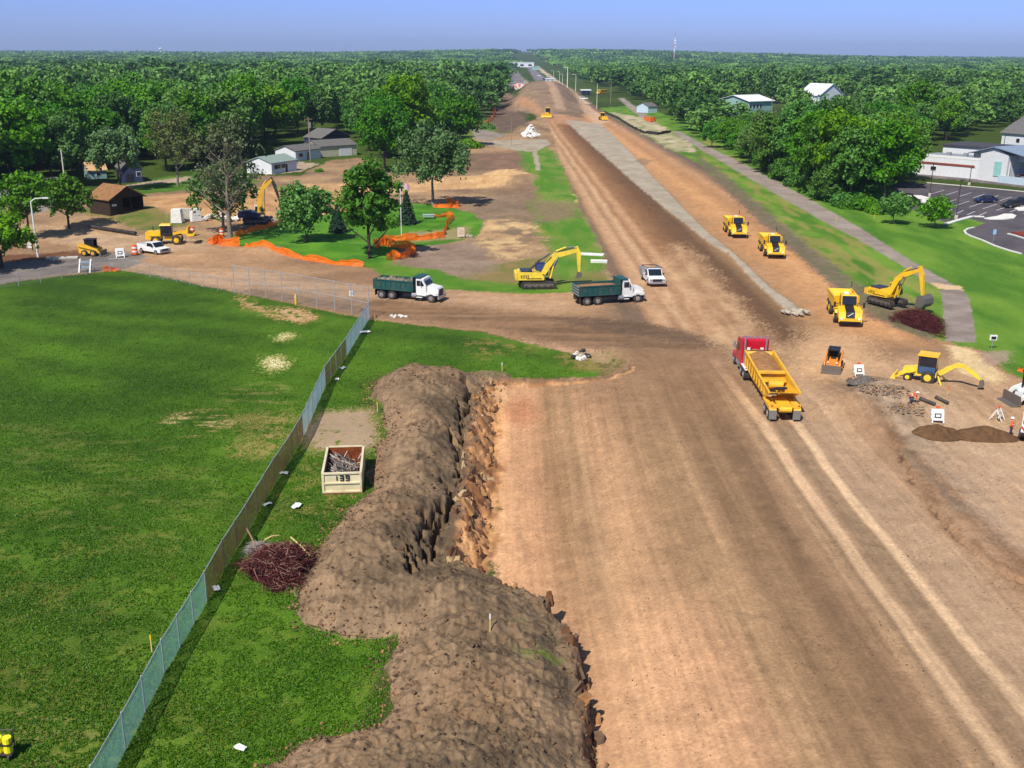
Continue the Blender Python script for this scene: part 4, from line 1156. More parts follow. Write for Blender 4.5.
house('garage', 'white garage with a pale grey-green roof and a dark window band', (272, 174.5), (297, 170.5), 7.5, 2.7, 1.3, white_sd, sh_green, 'u', .3, windows=[(2.2, 1.7, 2.4, 1.0), (4.6, 1.7, 1.6, 1.0)], doors=[(5.9, 0, .8, 2.0, black)])
house('garage', 'white garage with a dark grey roof beside the utility pole', (296, 161.5), (321, 158.5), 7.5, 2.8, 1.2, white_sd, sh_grey, 'u', .3, windows=[(2, 1.6, 1.6, .9)], doors=[(5, 0, 1.0, 2.1, grey_sd)])
house('garage', 'tan two-car garage with a white door, nearest the big bright trees', (320, 157.5), (357, 155), 9, 3.0, 1.4, tan_sd, sh_grey, 'u', .3, doors=[(8.6, 0, 4.2, 2.4, white)])
house('house', 'dark blue house hidden in trees behind the tan garage', (322, 148), (350, 145.5), 8, 3.0, 2.4, blue_sd, sh_grey, 'v', .3, windows=[(2, 1.8, 1.2, 1.1), (6, 1.8, 1.2, 1.1)])
house('house', 'dark navy gabled house in deep shade behind the wooden shed', (123, 183), (143, 182), 8, 3.3, 2.2, blue_sd, sh_grey, 'v', .3, doors=[(1.6, 0, 1.6, 2.1, black)], windows=[(3.6, 2.0, .9, .9)])
house('cottage', 'tiny teal cottage with a tan roof left of the navy house', (89, 179), (107, 178), 5, 2.1, 1.6, teal_sd, mat_speckle('tan_shingles', S(216, 176, 130), S(186, 146, 104), 2), 'u', .3, windows=[(2.2, 1.2, .9, .7)])
house('house', 'long low grey house half hidden behind the left street trees', (27, 207.5), (72, 201), 8, 2.6, 1.8, grey_sd, sh_grey, 'u', .4, windows=[(3, 1.4, 1.4, 1.0), (7, 1.4, 1.4, 1.0)], doors=[(5, 0, .95, 2.0, white)])
house('house', 'pale blue-white house cut off by the left edge', (-36, 243), (6.5, 240), 7, 3.4, 1.8, pale_sd, sh_grey, 'u', .2, windows=[(4.4, 2.2, .9, 1.1), (6.1, 2.2, .9, 1.1)])
house('house', 'white house seen between the trees near the tall mast clearing', (70, 160), (84, 159), 8, 2.8, 2, white_sd, sh_grey, 'u', .3, windows=[(2, 1.6, 1, 1)])
house('house', 'white-roofed teal building among the trees right of the road', (748, 116), (772, 115), 20, 7.0, 2.4, teal_sd, sh_white, 'u', .8, windows=[(1.2, 4.6, 1.2, 1.6), (3.6, 4.6, 1.2, 1.6), (6, 4.6, 1.2, 1.6), (8.4, 4.6, 1.2, 1.6)], L=17)
house('house', 'bright white gabled house deep in the trees on the right', (818, 112), (842, 111), 14, 8.5, 5.5, white_sd, sh_white, 'v', .5, windows=[(4, 5, 1.2, 1.4), (8, 5, 1.2, 1.4)])
house('house', 'large white house with a blue-grey roof at the right edge', (1000, 150), (1062, 156), 12, 5.6, 3.0, white_sd, sh_grey, 'u', .6, windows=[(6, 3.4, 1.2, 1.2), (11, 3.4, 1.2, 1.2)], backwin=[(5, 3.4, 1.4, 1.2)])
house('house', 'small white house behind the large blue-roofed one', (1012, 141), (1060, 146), 9, 6.2, 2.4, white_sd, sh_grey, 'u', .4)
house('house', 'white chimney house poking out of the far right woods', (647, 92), (656, 92), 8, 5.5, 1.2, white_sd, sh_grey, 'u', .3, chimney=True)
house('house', 'tiny white house by the bend of the bicycle path', (648, 113), (657, 112.6), 8, 3.2, 1.6, pale_sd, sh_grey, 'u', .3)
house('house', 'white farmhouse far in the woods right of the white-roofed building', (700, 86), (706, 86), 9, 6.0, 3.0, white_sd, sh_white, 'u', .3)
house('house', 'white shed showing under the trees at the thicket edge', (790, 122), (800, 122), 7, 3.0, 1.4, white_sd, sh_white, 'u', .3)

# wooden open shed
A, ln, rz = frame_at((111.5, 221), (144.5, 216.5))
t = thing('wooden_shed', 'dark weathered wooden shed with a patchy brown roof and open front', 'shed', (A.x, A.y, ground_z(A.x, A.y) - .05), rz)
Lw = 6.2
b = MB(); b.box((0, Lw / 2, 1.5), (.14, Lw, 3.0), dkwood); b.box((ln / 2, Lw, 1.5), (ln, .14, 3.0), dkwood)
b.prism([(0, 3.0), (ln, 3.0), (ln / 2, 4.9)], Lw - .06, Lw + .06, dkwood); b.box((1.2, 0, 1.5), (2.4, .14, 3.0), dkwood); b.box((ln, Lw / 2, 1.5), (.14, Lw, 3.0), dkwood); b.build('wall', t)
MB().prism([(-.1, 3.0), (ln + .1, 3.0), (ln / 2, 4.9)], -.1, .04, dkwood).build('gable', t)
for x in (2.45, 4.2, ln - .15): MB().box((x, 0, 1.5), (.18, .18, 3.0), dkwood).build('post', t)
r = MB()
for s_ in (-1, 1):
    xe = ln / 2 + s_ * (ln / 2 + .5)
    P = [(xe, -.6, 2.78), (xe, Lw + .4, 2.78), (ln / 2, Lw + .4, 4.95), (ln / 2, -.6, 4.95)]
    r.add(P + [(x, y, z + .14) for x, y, z in P], [(0, 1, 2, 3), (4, 5, 6, 7), (0, 1, 5, 4), (1, 2, 6, 5), (2, 3, 7, 6), (3, 0, 4, 7)], sh_brown)
r.build('roof', t)
MB().box((.8, -.12, 1.9), (.9, .04, .35), white).build('notice_board', t)
b = MB(); rr = random.Random(3)
redwood = mat_speckle('red_lumber', S(150, 66, 40), S(110, 50, 36), 3)
for k in range(12): b.box((4.0 + rr.uniform(-1.4, 1.4), 1.4 + rr.uniform(-.8, .8), .25 + k * .06), (2.2, .18, .12), redwood, rz=rr.uniform(-.6, .6))
tag(b.build('lumber_heap', loc=None), 'heap of reddish boards lying in the open wooden shed', 'lumber').location = (0, 0, 0)
lo = bpy.data.objects['lumber_heap']; lo.matrix_world = Matrix.Translation(t.location) @ Matrix.Rotation(rz, 4, 'Z')

# long commercial building
A, ln, rz = frame_at((912, 173.5), (977, 179.5))
t = thing('commercial_building', 'long flat-roofed white building with a red-brown band behind the parking lot', 'building', (A.x, A.y, -.1), rz)
b = MB(); b.box((ln / 2, 6, 2.3), (ln, 12, 4.6), white_sd); b.box((ln / 2, 24.2, 3.1), (ln + 3, 12, 6.2), white_sd); b.build('wall', t)
MB().box((ln / 2 - .5, -.05, 3.1), (ln - 1, .16, .5), brick).build('brick_band', t)
b = MB(); b.box((ln / 2, 6.2, 4.68), (ln - .6, 11, .12), mat_speckle('blue_gravel_roof', S(150, 156, 164), S(128, 134, 142), .6)); b.build('roof', t)
b = MB(); b.box((ln / 2, 0.1, 4.9), (ln + .3, .3, .6), white); b.box((ln / 2, 24.2, 6.3), (ln + 4, 13, .3), mat('dark_roof_edge', S(60, 58, 66), .7)); b.build('parapet', t)
f = MB().box((5.5, -.06, 1.9), (1.6, .08, 1.1), white).build('window', t); MB().box((5.5, -.11, 1.9), (1.4, .04, .9), glass).build('pane', f)
for x in (6, 10, 14): MB().box((x, 5 + x * .2, 5.1), (1.0, 1.0, .8), galv).build('roof_unit', t)
# gabled works building beside it
A, ln, rz = frame_at((977, 180), (1060, 190))
t = thing('works_building', 'white gabled works building with a blue roof right of the flat-roofed one', 'building', (A.x, A.y, -.1), rz)
gw = 19.0
b = MB()
prof = [(0, 0), (0, 5.6), (6.5, 8.0), (gw, 5.2), (gw, 0)]
b.prism([(-2.6, 0), (-2.6, 6.4), (3.6, 8.0), (3.6, 0)], 1.0, 16, white_sd)
b.prism([(0, 0), (0, 7.0), (3.6, 8.0), (7.4, 6.4), (7.4, 0)], .2, 14, white_sd)
b.prism([(3.6, 4.9), (3.6, 8.0), (gw, 4.9)], 4, 18, white_sd)
b.build('wall', t)
r = MB(); Pq = [(-3.2, -.4, 6.2), (3.6, -.4, 8.1), (3.6, 19, 8.1), (-3.2, 19, 6.2)]
r.add(Pq + [(x, y, z + .2) for x, y, z in Pq], [(0, 1, 2, 3), (4, 5, 6, 7), (0, 1, 5, 4), (1, 2, 6, 5), (2, 3, 7, 6), (3, 0, 4, 7)], sh_blue)
Pq = [(3.6, -.4, 8.12), (gw + 1, -.4, 5.1), (gw + 1, 19, 5.1), (3.6, 19, 8.12)]
r.add(Pq + [(x, y, z + .2) for x, y, z in Pq], [(0, 1, 2, 3), (4, 5, 6, 7), (0, 1, 5, 4), (1, 2, 6, 5), (2, 3, 7, 6), (3, 0, 4, 7)], sh_blue)
r.build('roof', t)
MB().box((5.0, .12, 3.2), (1.9, .12, 3.4), mat('teal_panel', S(150, 206, 200), .4)).build('door', t)
MB().box((12.0, .05, .85), (13.0, .2, 1.9), pale_sd).build('low_wall', t)
for x in (8, 13, 18): MB().box((x, .3, 2.5), (.25, .25, 5.0), white).build('post', t)
# the stock under the lean-to
b = MB(); rr = random.Random(8)
cols = [brick, white, orange, darkst, sh_blue, dkwood, wood]
for k in range(46): b.box((7.8 + rr.uniform(.3, 11), 2.0 + rr.uniform(0, 2.5), .4 + rr.uniform(0, 2.9)), (rr.uniform(.6, 2.4), .8, rr.uniform(.2, .6)), rr.choice(cols), ry=rr.uniform(-.3, .3))
o = b.build('stock_heap'); o.matrix_world = Matrix.Translation((A.x, A.y, 0)) @ Matrix.Rotation(rz, 4, 'Z')
tag(o, 'jumble of dark, red and white stock stored under the works building roof', 'stock')

# far end of the road
def far_box(name, label, px, py, wpx, depth, h, m, cat='building', nwin=0, roofm=None):
    x, y, _ = G(px, py); sc_ = scale_at(py); w_ = wpx / sc_
    t = thing(name, label, cat, (x, y, 0))
    MB().box((0, depth / 2, h / 2), (w_, depth, h), m).build('wall', t)
    MB().box((0, depth / 2, h + .3), (w_ + 1, depth + 1, .6), roofm or sh_white).build('roof', t)
    for k in range(nwin):
        MB().box((-w_ / 2 + w_ * (k + .5) / nwin, -.1, h * .45), (w_ / nwin * .45, .2, h * .4), glass).build('window', t)
    return t
far_box('store_building', 'long white building closing the far end of the road', 522, 67.2, 24, 40, 8.5, white_sd, nwin=3)
far_box('store_building', 'low white building left of the far carriageway', 505, 76, 8, 20, 6.5, white_sd, nwin=2)
far_box('store_building', 'small white building highest on the left of the far road', 506, 69, 5, 20, 7, white_sd, nwin=2)
far_box('store_building', 'teal-roofed building right of the far carriageway', 536, 70, 8, 20, 5, teal_sd, roofm=teal_sd)
far_box('gas_station', 'low pale canopy building behind the row of far street lamps', 550, 83, 9, 12, 3.6, pale_sd, nwin=2)
far_box('roadside_store', 'dark-fronted low building beside the yellow bus', 586, 95, 9, 10, 3.0, navy, nwin=2)

# the red and white striped marquee
x, y, _ = G(519.5, 90.5)
t = thing('marquee', 'salmon and white striped marquee beside the far carriageway', 'tent', (x, y, 0))
salmon = mat('salmon_canvas', S(232, 130, 116), .7, dirt=.05)
b = MB()
for k in range(9):
    a0 = math.pi * k / 9; a1 = math.pi * (k + 1) / 9
    b.add([(-7 * math.cos(a0), 0, 5.4 * math.sin(a0)), (-7 * math.cos(a1), 0, 5.4 * math.sin(a1)), (-7 * math.cos(a1), 9, 5.4 * math.sin(a1)), (-7 * math.cos(a0), 9, 5.4 * math.sin(a0))], [(3, 2, 1, 0)], salmon if k % 2 else white)
    b.add([(0, .01, 0), (-7 * math.cos(a0), .01, 5.4 * math.sin(a0)), (-7 * math.cos(a1), .01, 5.4 * math.sin(a1))], [(0, 1, 2)], white if k % 2 else salmon)
b.build('canvas', t)
MB().box((0, -.1, 1.1), (2.2, .1, 2.2), white).build('door', t)

# water tower and mast on the skyline
x, y, _ = G(161, 55.2)
x, y = x, y
t = thing('water_tower', 'white water tower on the left skyline', 'water tower', (x * .8, y * .8, 0))
MB().cyl((0, 0, 0), (0, 0, 27), 1.8, white, 12).build('column', t)
MB().ball((0, 0, 31), 6.2, white, 16, 10, (1, 1, .72)).build('tank', t)
x, y, _ = G(674, 58); k = 3000 / y; x, y = x * k * 1.0, 3000
x = (674 - CX) / F * (y * CP + H * SP) - 6
t = thing('radio_mast', 'red and white lattice mast on the right skyline', 'mast', (x, y, 0))
redm = mat('mast_red', S(214, 150, 150), .6, dirt=0); whm = mat('mast_white', S(240, 244, 250), .6, dirt=0)
hm_ = 82.0
for s_ in range(6):
    z0, z1 = hm_ * s_ / 6, hm_ * (s_ + 1) / 6; m = whm if s_ % 2 == 0 else redm; b = MB()
    w0 = 2.6 - 1.9 * s_ / 6; w1 = 2.6 - 1.9 * (s_ + 1) / 6
    cs = [(math.cos(a), math.sin(a)) for a in (0.3, 2.4, 4.5)]
    for i in range(3):
        c = cs[i]; d = cs[(i + 1) % 3]
        b.cyl((c[0] * w0, c[1] * w0, z0), (c[0] * w1, c[1] * w1, z1), .32, m, 5)
        b.cyl((c[0] * w0, c[1] * w0, z0), (d[0] * w1, d[1] * w1, z1), .22, m, 4); b.cyl((d[0] * w0, d[1] * w0, z0), (c[0] * w1, c[1] * w1, z1), .22, m, 4)
    b.build('section', t)
b = MB()
for z in (44, 52, 60): b.cyl((1.2, -1, z), (1.2, -2.2, z + .2), 1.8, whm, 10)
b.build('dish', t)

# ------------------------------------------------------------------ poles and lamps
def pole_at(px, py, top_py): # height of an upright seen from py up to top_py
    x, y, _ = G(px, py)
    dx, dy = px - CX, CY - top_py
    u = (dx * SR + dy * CR) / F
    d = (CP + u * SP, -SP + u * CP)
    return x, y, H + y * d[1] / d[0]
def street_lamp(px, py, top, label, arm=1.8, side=1, group=None, r=.09, m=None):
    x, y, h = pole_at(px, py, top); m = m or galv
    t = thing('street_lamp', label, 'street lamp', (x, y, ground_z(x, y)), 0, group)
    MB().cyl((0, 0, 0), (0, 0, h - .5), r * 1.3, m, 8, r * .8).build('pole', t)
    a = MB().cyl((0, 0, h - .55), (side * arm * .35, 0, h - .1), r * .7, m, 6); a.cyl((side * arm * .35, 0, h - .1), (side * arm, 0, h), r * .6, m, 6)
    ao = a.build('arm', t)
    MB().box((side * (arm + .3), 0, h), (.8, .32, .18), m).build('lamp_head', t)
    return t
street_lamp(38, 256.5, 197.5, 'white street lamp by the blue house with its arm to the right', 1.9, 1, r=.12, m=white)
for i, (px, py, tp, nm) in enumerate([(547, 82, 72.5, 'smallest of the lamps'), (553.5, 82, 70.5, 'second lamp from the far end'), (559.5, 82.5, 71.5, 'third lamp from the far end'), (562.5, 85, 74, 'fourth lamp from the far end'),
                                     (567.2, 93, 72.5, 'tall thick lamp just left of the curved-arm one'), (575.6, 92, 75, 'curved-arm lamp nearest the yellow bus')]):
    street_lamp(px, py, tp, nm + ' in the roadside row beyond the embankment', 2.4, -1, 'street lamps along the far road', r=.28 if i == 4 else .16, m=white)
def utility_pole(px, py, top, label, arms=1, trans=False, m=None, r=.16):
    x, y, h = pole_at(px, py, top)
    t = thing('utility_pole', label, 'utility pole', (x, y, ground_z(x, y) - .1), .5)
    m = m or mat('pole_wood', S(150, 134, 116), .8)
    MB().cyl((0, 0, 0), (0, 0, h), r, m, 8, r * .7).build('pole', t)
    for k in range(arms): MB().box((0, 0, h - .5 - k), (2.2, .12, .14), m).build('crossarm', t)
    if trans: MB().cyl((.35, -.1, h - 2.7), (.35, -.1, h - 1.3), .32, chrome, 10).build('transformer', t)
    return t
utility_pole(310.5, 161.5, 117, 'utility pole with a bright transformer between the white garages', 1, True, r=.18)
utility_pole(67.5, 203, 149.5, 'pale bare pole rising behind the forked tree', 0, m=mat('pale_pole', S(206, 200, 184), .7))
utility_pole(474.5, 108, 79, 'grey pole at the wood edge beside the orange silt fence', 1)
utility_pole(511.5, 146, 117, 'thin grey pole beside the white rock pile', 0, r=.09)
utility_pole(596.7, 109, 83, 'bare white pole by the bus, left of the wooden one', 0, m=white, r=.14)
utility_pole(610.5, 104, 78.5, 'brown pole just right of the yellow bus', 1)
utility_pole(771, 116, 96, 'pole beside the white-roofed teal building', 1)
for (px, py, tp, nm) in [(929.5, 196.5, 163, 'thin dark lamp post at the left side of the parking lot'), (956, 219, 180, 'thin dark lamp post standing in the planted corner of the lot'), (969, 185.5, 168, 'thin dark lamp post on the grass strip of the lot'), (1000, 172, 135, 'thin pale lamp post in front of the works building')]:
    x, y, h = pole_at(px, py, tp)
    t = thing('lamp_post', nm, 'lamp post', (x, y, 0))
    MB().cyl((0, 0, .5), (0, 0, h), .08, darkst, 6).build('pole', t)
    MB().cyl((0, 0, 0), (0, 0, .7), .32, concrete, 10).build('footing', t)
    MB().box((.35, 0, h), (.9, .35, .14), darkst).build('lamp_head', t)

# flagpole with its flag
x, y, h = pole_at(401.5, 236.5, 181)
t = thing('flagpole', 'white flagpole with its flag standing on the park lawn', 'flagpole', (x, y, ground_z(x, y)))
MB().cyl((0, 0, 0), (0, 0, h), .07, white, 8, .05).build('pole', t)
MB().ball((0, 0, h + .08), .1, yellow).build('finial', t)
fr = mat('flag_red', S(190, 40, 56), .8, dirt=0); fw = mat('flag_white', S(236, 232, 236), .8, dirt=0); fb = mat('flag_blue', S(40, 48, 120), .8, dirt=0)
b = MB(); n = 14; fl, fh = 1.55, 1.0
def fp(u, v):
    return (u * fl * .92 + .07, .14 * math.sin(u * 7), h - .12 - v * fh - u * u * .55)
for j in range(13):
    for i in range(n):
        u0, u1 = i / n, (i + 1) / n; v0, v1 = j / 13, (j + 1) / 13
        m = fb if (u0 < .40 and j < 7) else (fr if j % 2 == 0 else fw)
        b.quad([fp(u0, v1), fp(u1, v1), fp(u1, v0), fp(u0, v0)], m)
for r_ in range(4):
    for c_ in range(5):
        u, v = .05 + c_ * .075, .07 + r_ * .125; q = fp(u, v)
        b.quad([(q[0] - .03, q[1] - .02, q[2] - .03), (q[0] + .03, q[1] - .02, q[2] - .03), (q[0] + .03, q[1] - .02, q[2] + .03), (q[0] - .03, q[1] - .02, q[2] + .03)], fw)
fo = b.build('flag', t)
# ------------------------------------------------------------------ machine building blocks (x forward, y left, z up)
def wheel(t, x, y, r, w, rim=None, name='wheel'):
    s = 1 if y > 0 else -1
    b = MB(); b.cyl((x, y - w / 2, r), (x, y + w / 2, r), r, rubber, 18)
    b.cyl((x, y + s * w / 2, r), (x, y + s * (w / 2 + .03), r), r * .9, rubber, 18, r * .82)
    o = b.build(name, t)
    q = MB().cyl((x, y + s * (w / 2 + .012), r), (x, y + s * (w / 2 + .06), r), r * .56, rim or chrome, 14, r * .5)
    q.cyl((x, y + s * (w / 2 + .05), r), (x, y + s * (w / 2 + .11), r), r * .2, rim or chrome, 8)
    q.build('rim', o)
    return o
def locate(t, rear, front, z=None, at=.5):
    A = Vector(G(*rear)); B = Vector(G(*front)); P = A.lerp(B, at)
    t.location = (P.x, P.y, ground_z(P.x, P.y) if z is None else z); t.rotation_euler = (0, 0, math.atan2(B.y - A.y, B.x - A.x))
    return t

# ---- tandem dump truck
def dump_truck(label, load_mat, lumpy, seed):
    t = thing('dump_truck', label, 'dump truck')
    t['group'] = 'white dump trucks with green beds'
    b = MB(); b.box((-.2, 0, .85), (8.2, .9, .28), black); b.build('chassis', t)
    b = MB()
    b.prism([(1.5, .75), (1.5, 2.75), (2.35, 2.78), (2.8, 2.05), (2.8, .75)], -1.12, 1.12, white); b.box((1.95, 0, 2.8), (1.1, 2.0, .1), white, top=(.9, .9))
    cab = b.build('cab', t)
    b = MB(); b.prism([(2.3, 2.62), (2.36, 2.70), (2.86, 2.10), (2.80, 2.02)], -.98, .98, glass); b.build('windshield', cab)
    for s in (-1, 1):
        MB().prism([(1.62, 1.95), (1.62, 2.6), (2.25, 2.6), (2.55, 2.08), (2.5, 1.95)], s * 1.13 - .02, s * 1.13 + .02, glass).build('side_window', cab)
    b = MB(); b.prism([(2.75, .8), (2.75, 1.98), (4.15, 1.72), (4.3, 1.5), (4.3, .8)], -.82, .82, white)
    for s in (-1, 1): b.prism([(2.78, .9), (2.9, 1.22), (3.5, 1.32), (4.1, 1.2), (4.25, .9)], s * 1.0 - .17, s * 1.0 + .17, white)
    b.build('hood', t)
    MB().box((4.32, 0, 1.2), (.06, 1.1, .75), darkst).build('grille', t)
    MB().box((4.42, 0, .62), (.2, 2.35, .34), chrome).build('bumper', t)
    for s in (-1, 1):
        MB().box((4.3, s * .98, 1.1), (.08, .22, .18), white).build('headlight', t)
        MB().box((2.2, s * 1.38, 2.3), (.08, .12, .5), chrome).build('mirror', t)
        MB().cyl((.95, s * 1.02, .75), (1.55, s * 1.02, .75), .3, chrome, 10).build('fuel_tank', t)
        b = MB(); b.box((1.9, s * 1.08, .55), (.8, .25, .08), white); b.box((1.9, s * 1.12, .85), (.7, .16, .08), white); b.build('step', t)
    MB().cyl((1.28, .8, .9), (1.28, .8, 3.1), .08, chrome, 8).build('exhaust_stack', t)
    # bed
    b = MB(); x0, x1, z0, z1 = -4.15, 1.1, 1.2, 2.35
    b.box(((x0 + x1) / 2, 0, z0), (x1 - x0, 2.2, .1), green)
    for s in (-1, 1):
        b.box(((x0 + x1) / 2, s * 1.18, (z0 + z1) / 2), (x1 - x0, .07, z1 - z0), green)
        b.box(((x0 + x1) / 2, s * 1.21, z1), (x1 - x0 + .06, .14, .12), green)
        b.box(((x0 + x1) / 2, s * 1.24, z0 + .05), (x1 - x0, .1, .14), green)
        for k in range(8): b.box((x0 + .3 + k * .67, s * 1.24, (z0 + z1) / 2), (.09, .09, z1 - z0 - .1), green)
    b.box((x1, 0, (z0 + z1) / 2 + .1), (.08, 2.4, z1 - z0 + .2), green)
    bed = b.build('dump_bed', t)
    b = MB(); b.box((x0, 0, (z0 + z1) / 2 - .02), (.09, 2.5, z1 - z0 + .06), green)
    for k in range(4): b.box((x0 - .06, 0, z0 + .12 + k * .32), (.06, 2.5, .09), galv)
    b.build('tailgate', t)
    b = MB(); b.box((1.62, 0, 2.98), (1.05, 2.3, .06), green); b.box((1.12, 0, 2.7), (.08, 2.3, .6), green); b.build('cab_guard', t)
    # load
    rr = random.Random(seed); q = MB()
    nx, ny = 16, 8
    vs = []
    for i in range(nx + 1):
        for j in range(ny + 1):
            u, v = i / nx, j / ny
            z = 2.12 + .22 * math.sin(math.pi * u) * math.sin(math.pi * v) + rr.uniform(-1, 1) * (.14 if lumpy else .03)
            vs.append((x0 + .1 + u * (x1 - x0 - .2), -1.12 + v * 2.24, z))
    q.add(vs, [(i * (ny + 1) + j, (i + 1) * (ny + 1) + j, (i + 1) * (ny + 1) + j + 1, i * (ny + 1) + j + 1) for i in range(nx) for j in range(ny)], load_mat)
    if lumpy:
        for k in range(34): q.box((rr.uniform(x0 + .4, x1 - .4), rr.uniform(-.9, .9), 2.2 + rr.uniform(-.1, .12)), (rr.uniform(.15, .45),) * 3, load_mat, rr.uniform(0, 3), rr.uniform(0, 3))
    q.build('load', t)
    for s in (-1, 1):
        wheel(t, 3.45, s * 1.03, .52, .3)
        wheel(t, -1.75, s * .98, .52, .52); wheel(t, -3.1, s * .98, .52, .52)
        MB().box((-3.95, s * .95, .75), (.04, .6, .7), black).build('mud_flap', t)
    return t
t = dump_truck('white truck with a dark green bed full of broken rock, driving past the fence', mat_speckle('load_rock', S(150, 136, 118), S(108, 96, 82), 2.5, bump=.05), True, 1); locate(t, (386, 296.5), (432, 300.5), at=.5)
t = dump_truck('white truck with a green bed of smooth soil being loaded by the yellow excavator', soilm, False, 2); locate(t, (583.0, 303.6), (636, 300.2), at=.46)

# ---- articulated dump truck, seen three times
def hauler():
    t = thing('articulated_dump_truck', 'x', 'dump truck', group='yellow articulated dump trucks')
    b = MB(); b.prism([(1.2, 1.1), (1.2, 3.05), (1.6, 3.2), (2.6, 3.15), (3.0, 2.2), (3.0, 1.1)], -.85, .85, yellow); cab = b.build('cab', t)
    MB().prism([(2.64, 3.05), (2.72, 3.08), (3.10, 2.25), (3.02, 2.2)], -.78, .78, glass).build('windshield', cab)
    for s in (-1, 1): MB().prism([(1.5, 2.1), (1.5, 2.95), (2.5, 2.95), (2.85, 2.15)], s * .86 - .02, s * .86 + .02, glass).build('side_window', cab)
    MB().box((2.0, 0, 3.22), (1.5, 1.5, .1), yellow, top=(.9, .9)).build('cab_roof', cab)
    b = MB(); b.cyl((1.5, .5, 3.25), (1.5, .5, 3.5), .08, orange, 8); b.box((1.9, -.3, 3.32), (.7, .5, .12), white); b.build('roof_beacon', cab)
    b = MB(); b.box((4.86, 0, .68), (.12, 2.3, .16), black)
    for k in range(3): b.box((2.9, 1.3, .6 + k * .3), (.5, .2, .05), black)
    b.build('step', t)
    b = MB(); b.prism([(3.0, 1.0), (3.0, 2.15), (4.5, 1.75), (4.75, 1.0)], -.48, .48, black)
    b.build('hood', t)
    b = MB(); b.prism([(3.0, 2.16), (3.0, 2.2), (4.3, 1.84), (4.3, 1.8)], -.4, .4, black)
    for s in (-1, 1): b.prism([(3.0, 1.0), (3.0, 2.05), (4.45, 1.66), (4.78, .95)], s * .87 - .38, s * .87 + .38, yellow)
    b.box((4.75, 0, .85), (.3, 2.5, .42), yellow); b.build('front_fender', t)
    # pale diagonal bar across the dark grille
    b = MB(); b.M = Matrix.Translation((4.65, 0, 1.45)) @ Matrix.Rotation(R(-33), 4, 'Y'); b.box((0, 0, 0), (.04, .75, .09), chrome, rx=.6); b.build('grille_bar', t)
    for s in (-1, 1):
        MB().prism([(1.5, 1.35), (1.7, 1.65), (3.1, 1.65), (3.3, 1.3)], s * 1.25 - .25, s * 1.25 + .25, yellow).build('mudguard', t)
        MB().box((4.88, s * .95, 1.05), (.06, .28, .2), white).build('headlight', t)
        b = MB(); b.cyl((2.9, s * .9, 2.4), (3.2, s * 1.55, 2.3), .03, black, 5); b.box((3.2, s * 1.58, 2.25), (.1, .22, .6), black); b.build('mirror', t)
        wheel(t, 2.4, s * 1.15, .75, .6, yellow); wheel(t, -1.7, s * 1.15, .75, .6, yellow); wheel(t, -3.5, s * 1.15, .75, .6, yellow)
    MB().cyl((1.0, -.7, 1.5), (1.0, -.7, 3.1), .1, black, 8).build('exhaust_stack', t)
    b = MB(); b.box((.2, 0, 1.0), (2.2, .7, .5), darkst); b.box((-2.4, 0, .95), (4.6, .8, .4), yellow); b.build('chassis', t)
    # body with raked front shield
    b = MB(); P = [(.9, 1.6), (1.15, 2.55), (.75, 2.58), (-5.1, 2.35), (-5.2, 2.35), (-4.3, 1.4), (-.2, 1.3)]
    for s in (-1, 1): b.prism(P, s * 1.32 - .05, s * 1.32 + .05, yellow)
    b.prism([(.9, 1.6), (-.2, 1.3), (-4.3, 1.4), (-5.15, 2.3), (-5.0, 2.35), (-4.2, 1.52), (-.2, 1.45), (.75, 1.7)], -1.3, 1.3, yellow)
    b.prism([(.9, 1.6), (1.15, 2.8), (1.0, 2.86), (.72, 1.62)], -1.3, 1.3, yellow)
    for s in (-1, 1): b.box((-2.1, s * 1.34, 2.44), (6.0, .16, .14), yellow, ry=R(2.2) * -1)
    b.build('dump_body', t)
    MB().path([(-5.0, 1.36, 2.6), (-5.4, 1.4, 3.2)], .05, black).build('tailgate_arm', t)
    return t
hv = hauler()
def along(front, ln, t, label, back=.46):
    """front bumper at a ground point, the body trailing up the corridor"""
    x, y, _ = G(*front); dx, dy = 0.0156 * -1 * 0 + math.sin(R(-1.5)), math.cos(R(-1.5))
    t.location = (x + dx * ln * back, y + dy * ln * back, ground_z(x, y)); t.rotation_euler = (0, 0, math.atan2(-dy, -dx)); t['label'] = label
h2 = copy_tree(hv); h3 = copy_tree(hv)
along((741, 238.5), 10, hv, 'yellow hauler furthest up the corridor beside the old pavement')
along((779, 259), 10, h2, 'yellow hauler in the middle of the three, just behind the furthest')
along((857, 327.5), 10, h3, 'nearest yellow hauler, beside the excavator with the big bucket')
for q_ in (hv, h2, h3): q_.rotation_euler.z = math.atan2(-q_.location.y, -q_.location.x) + R(9)

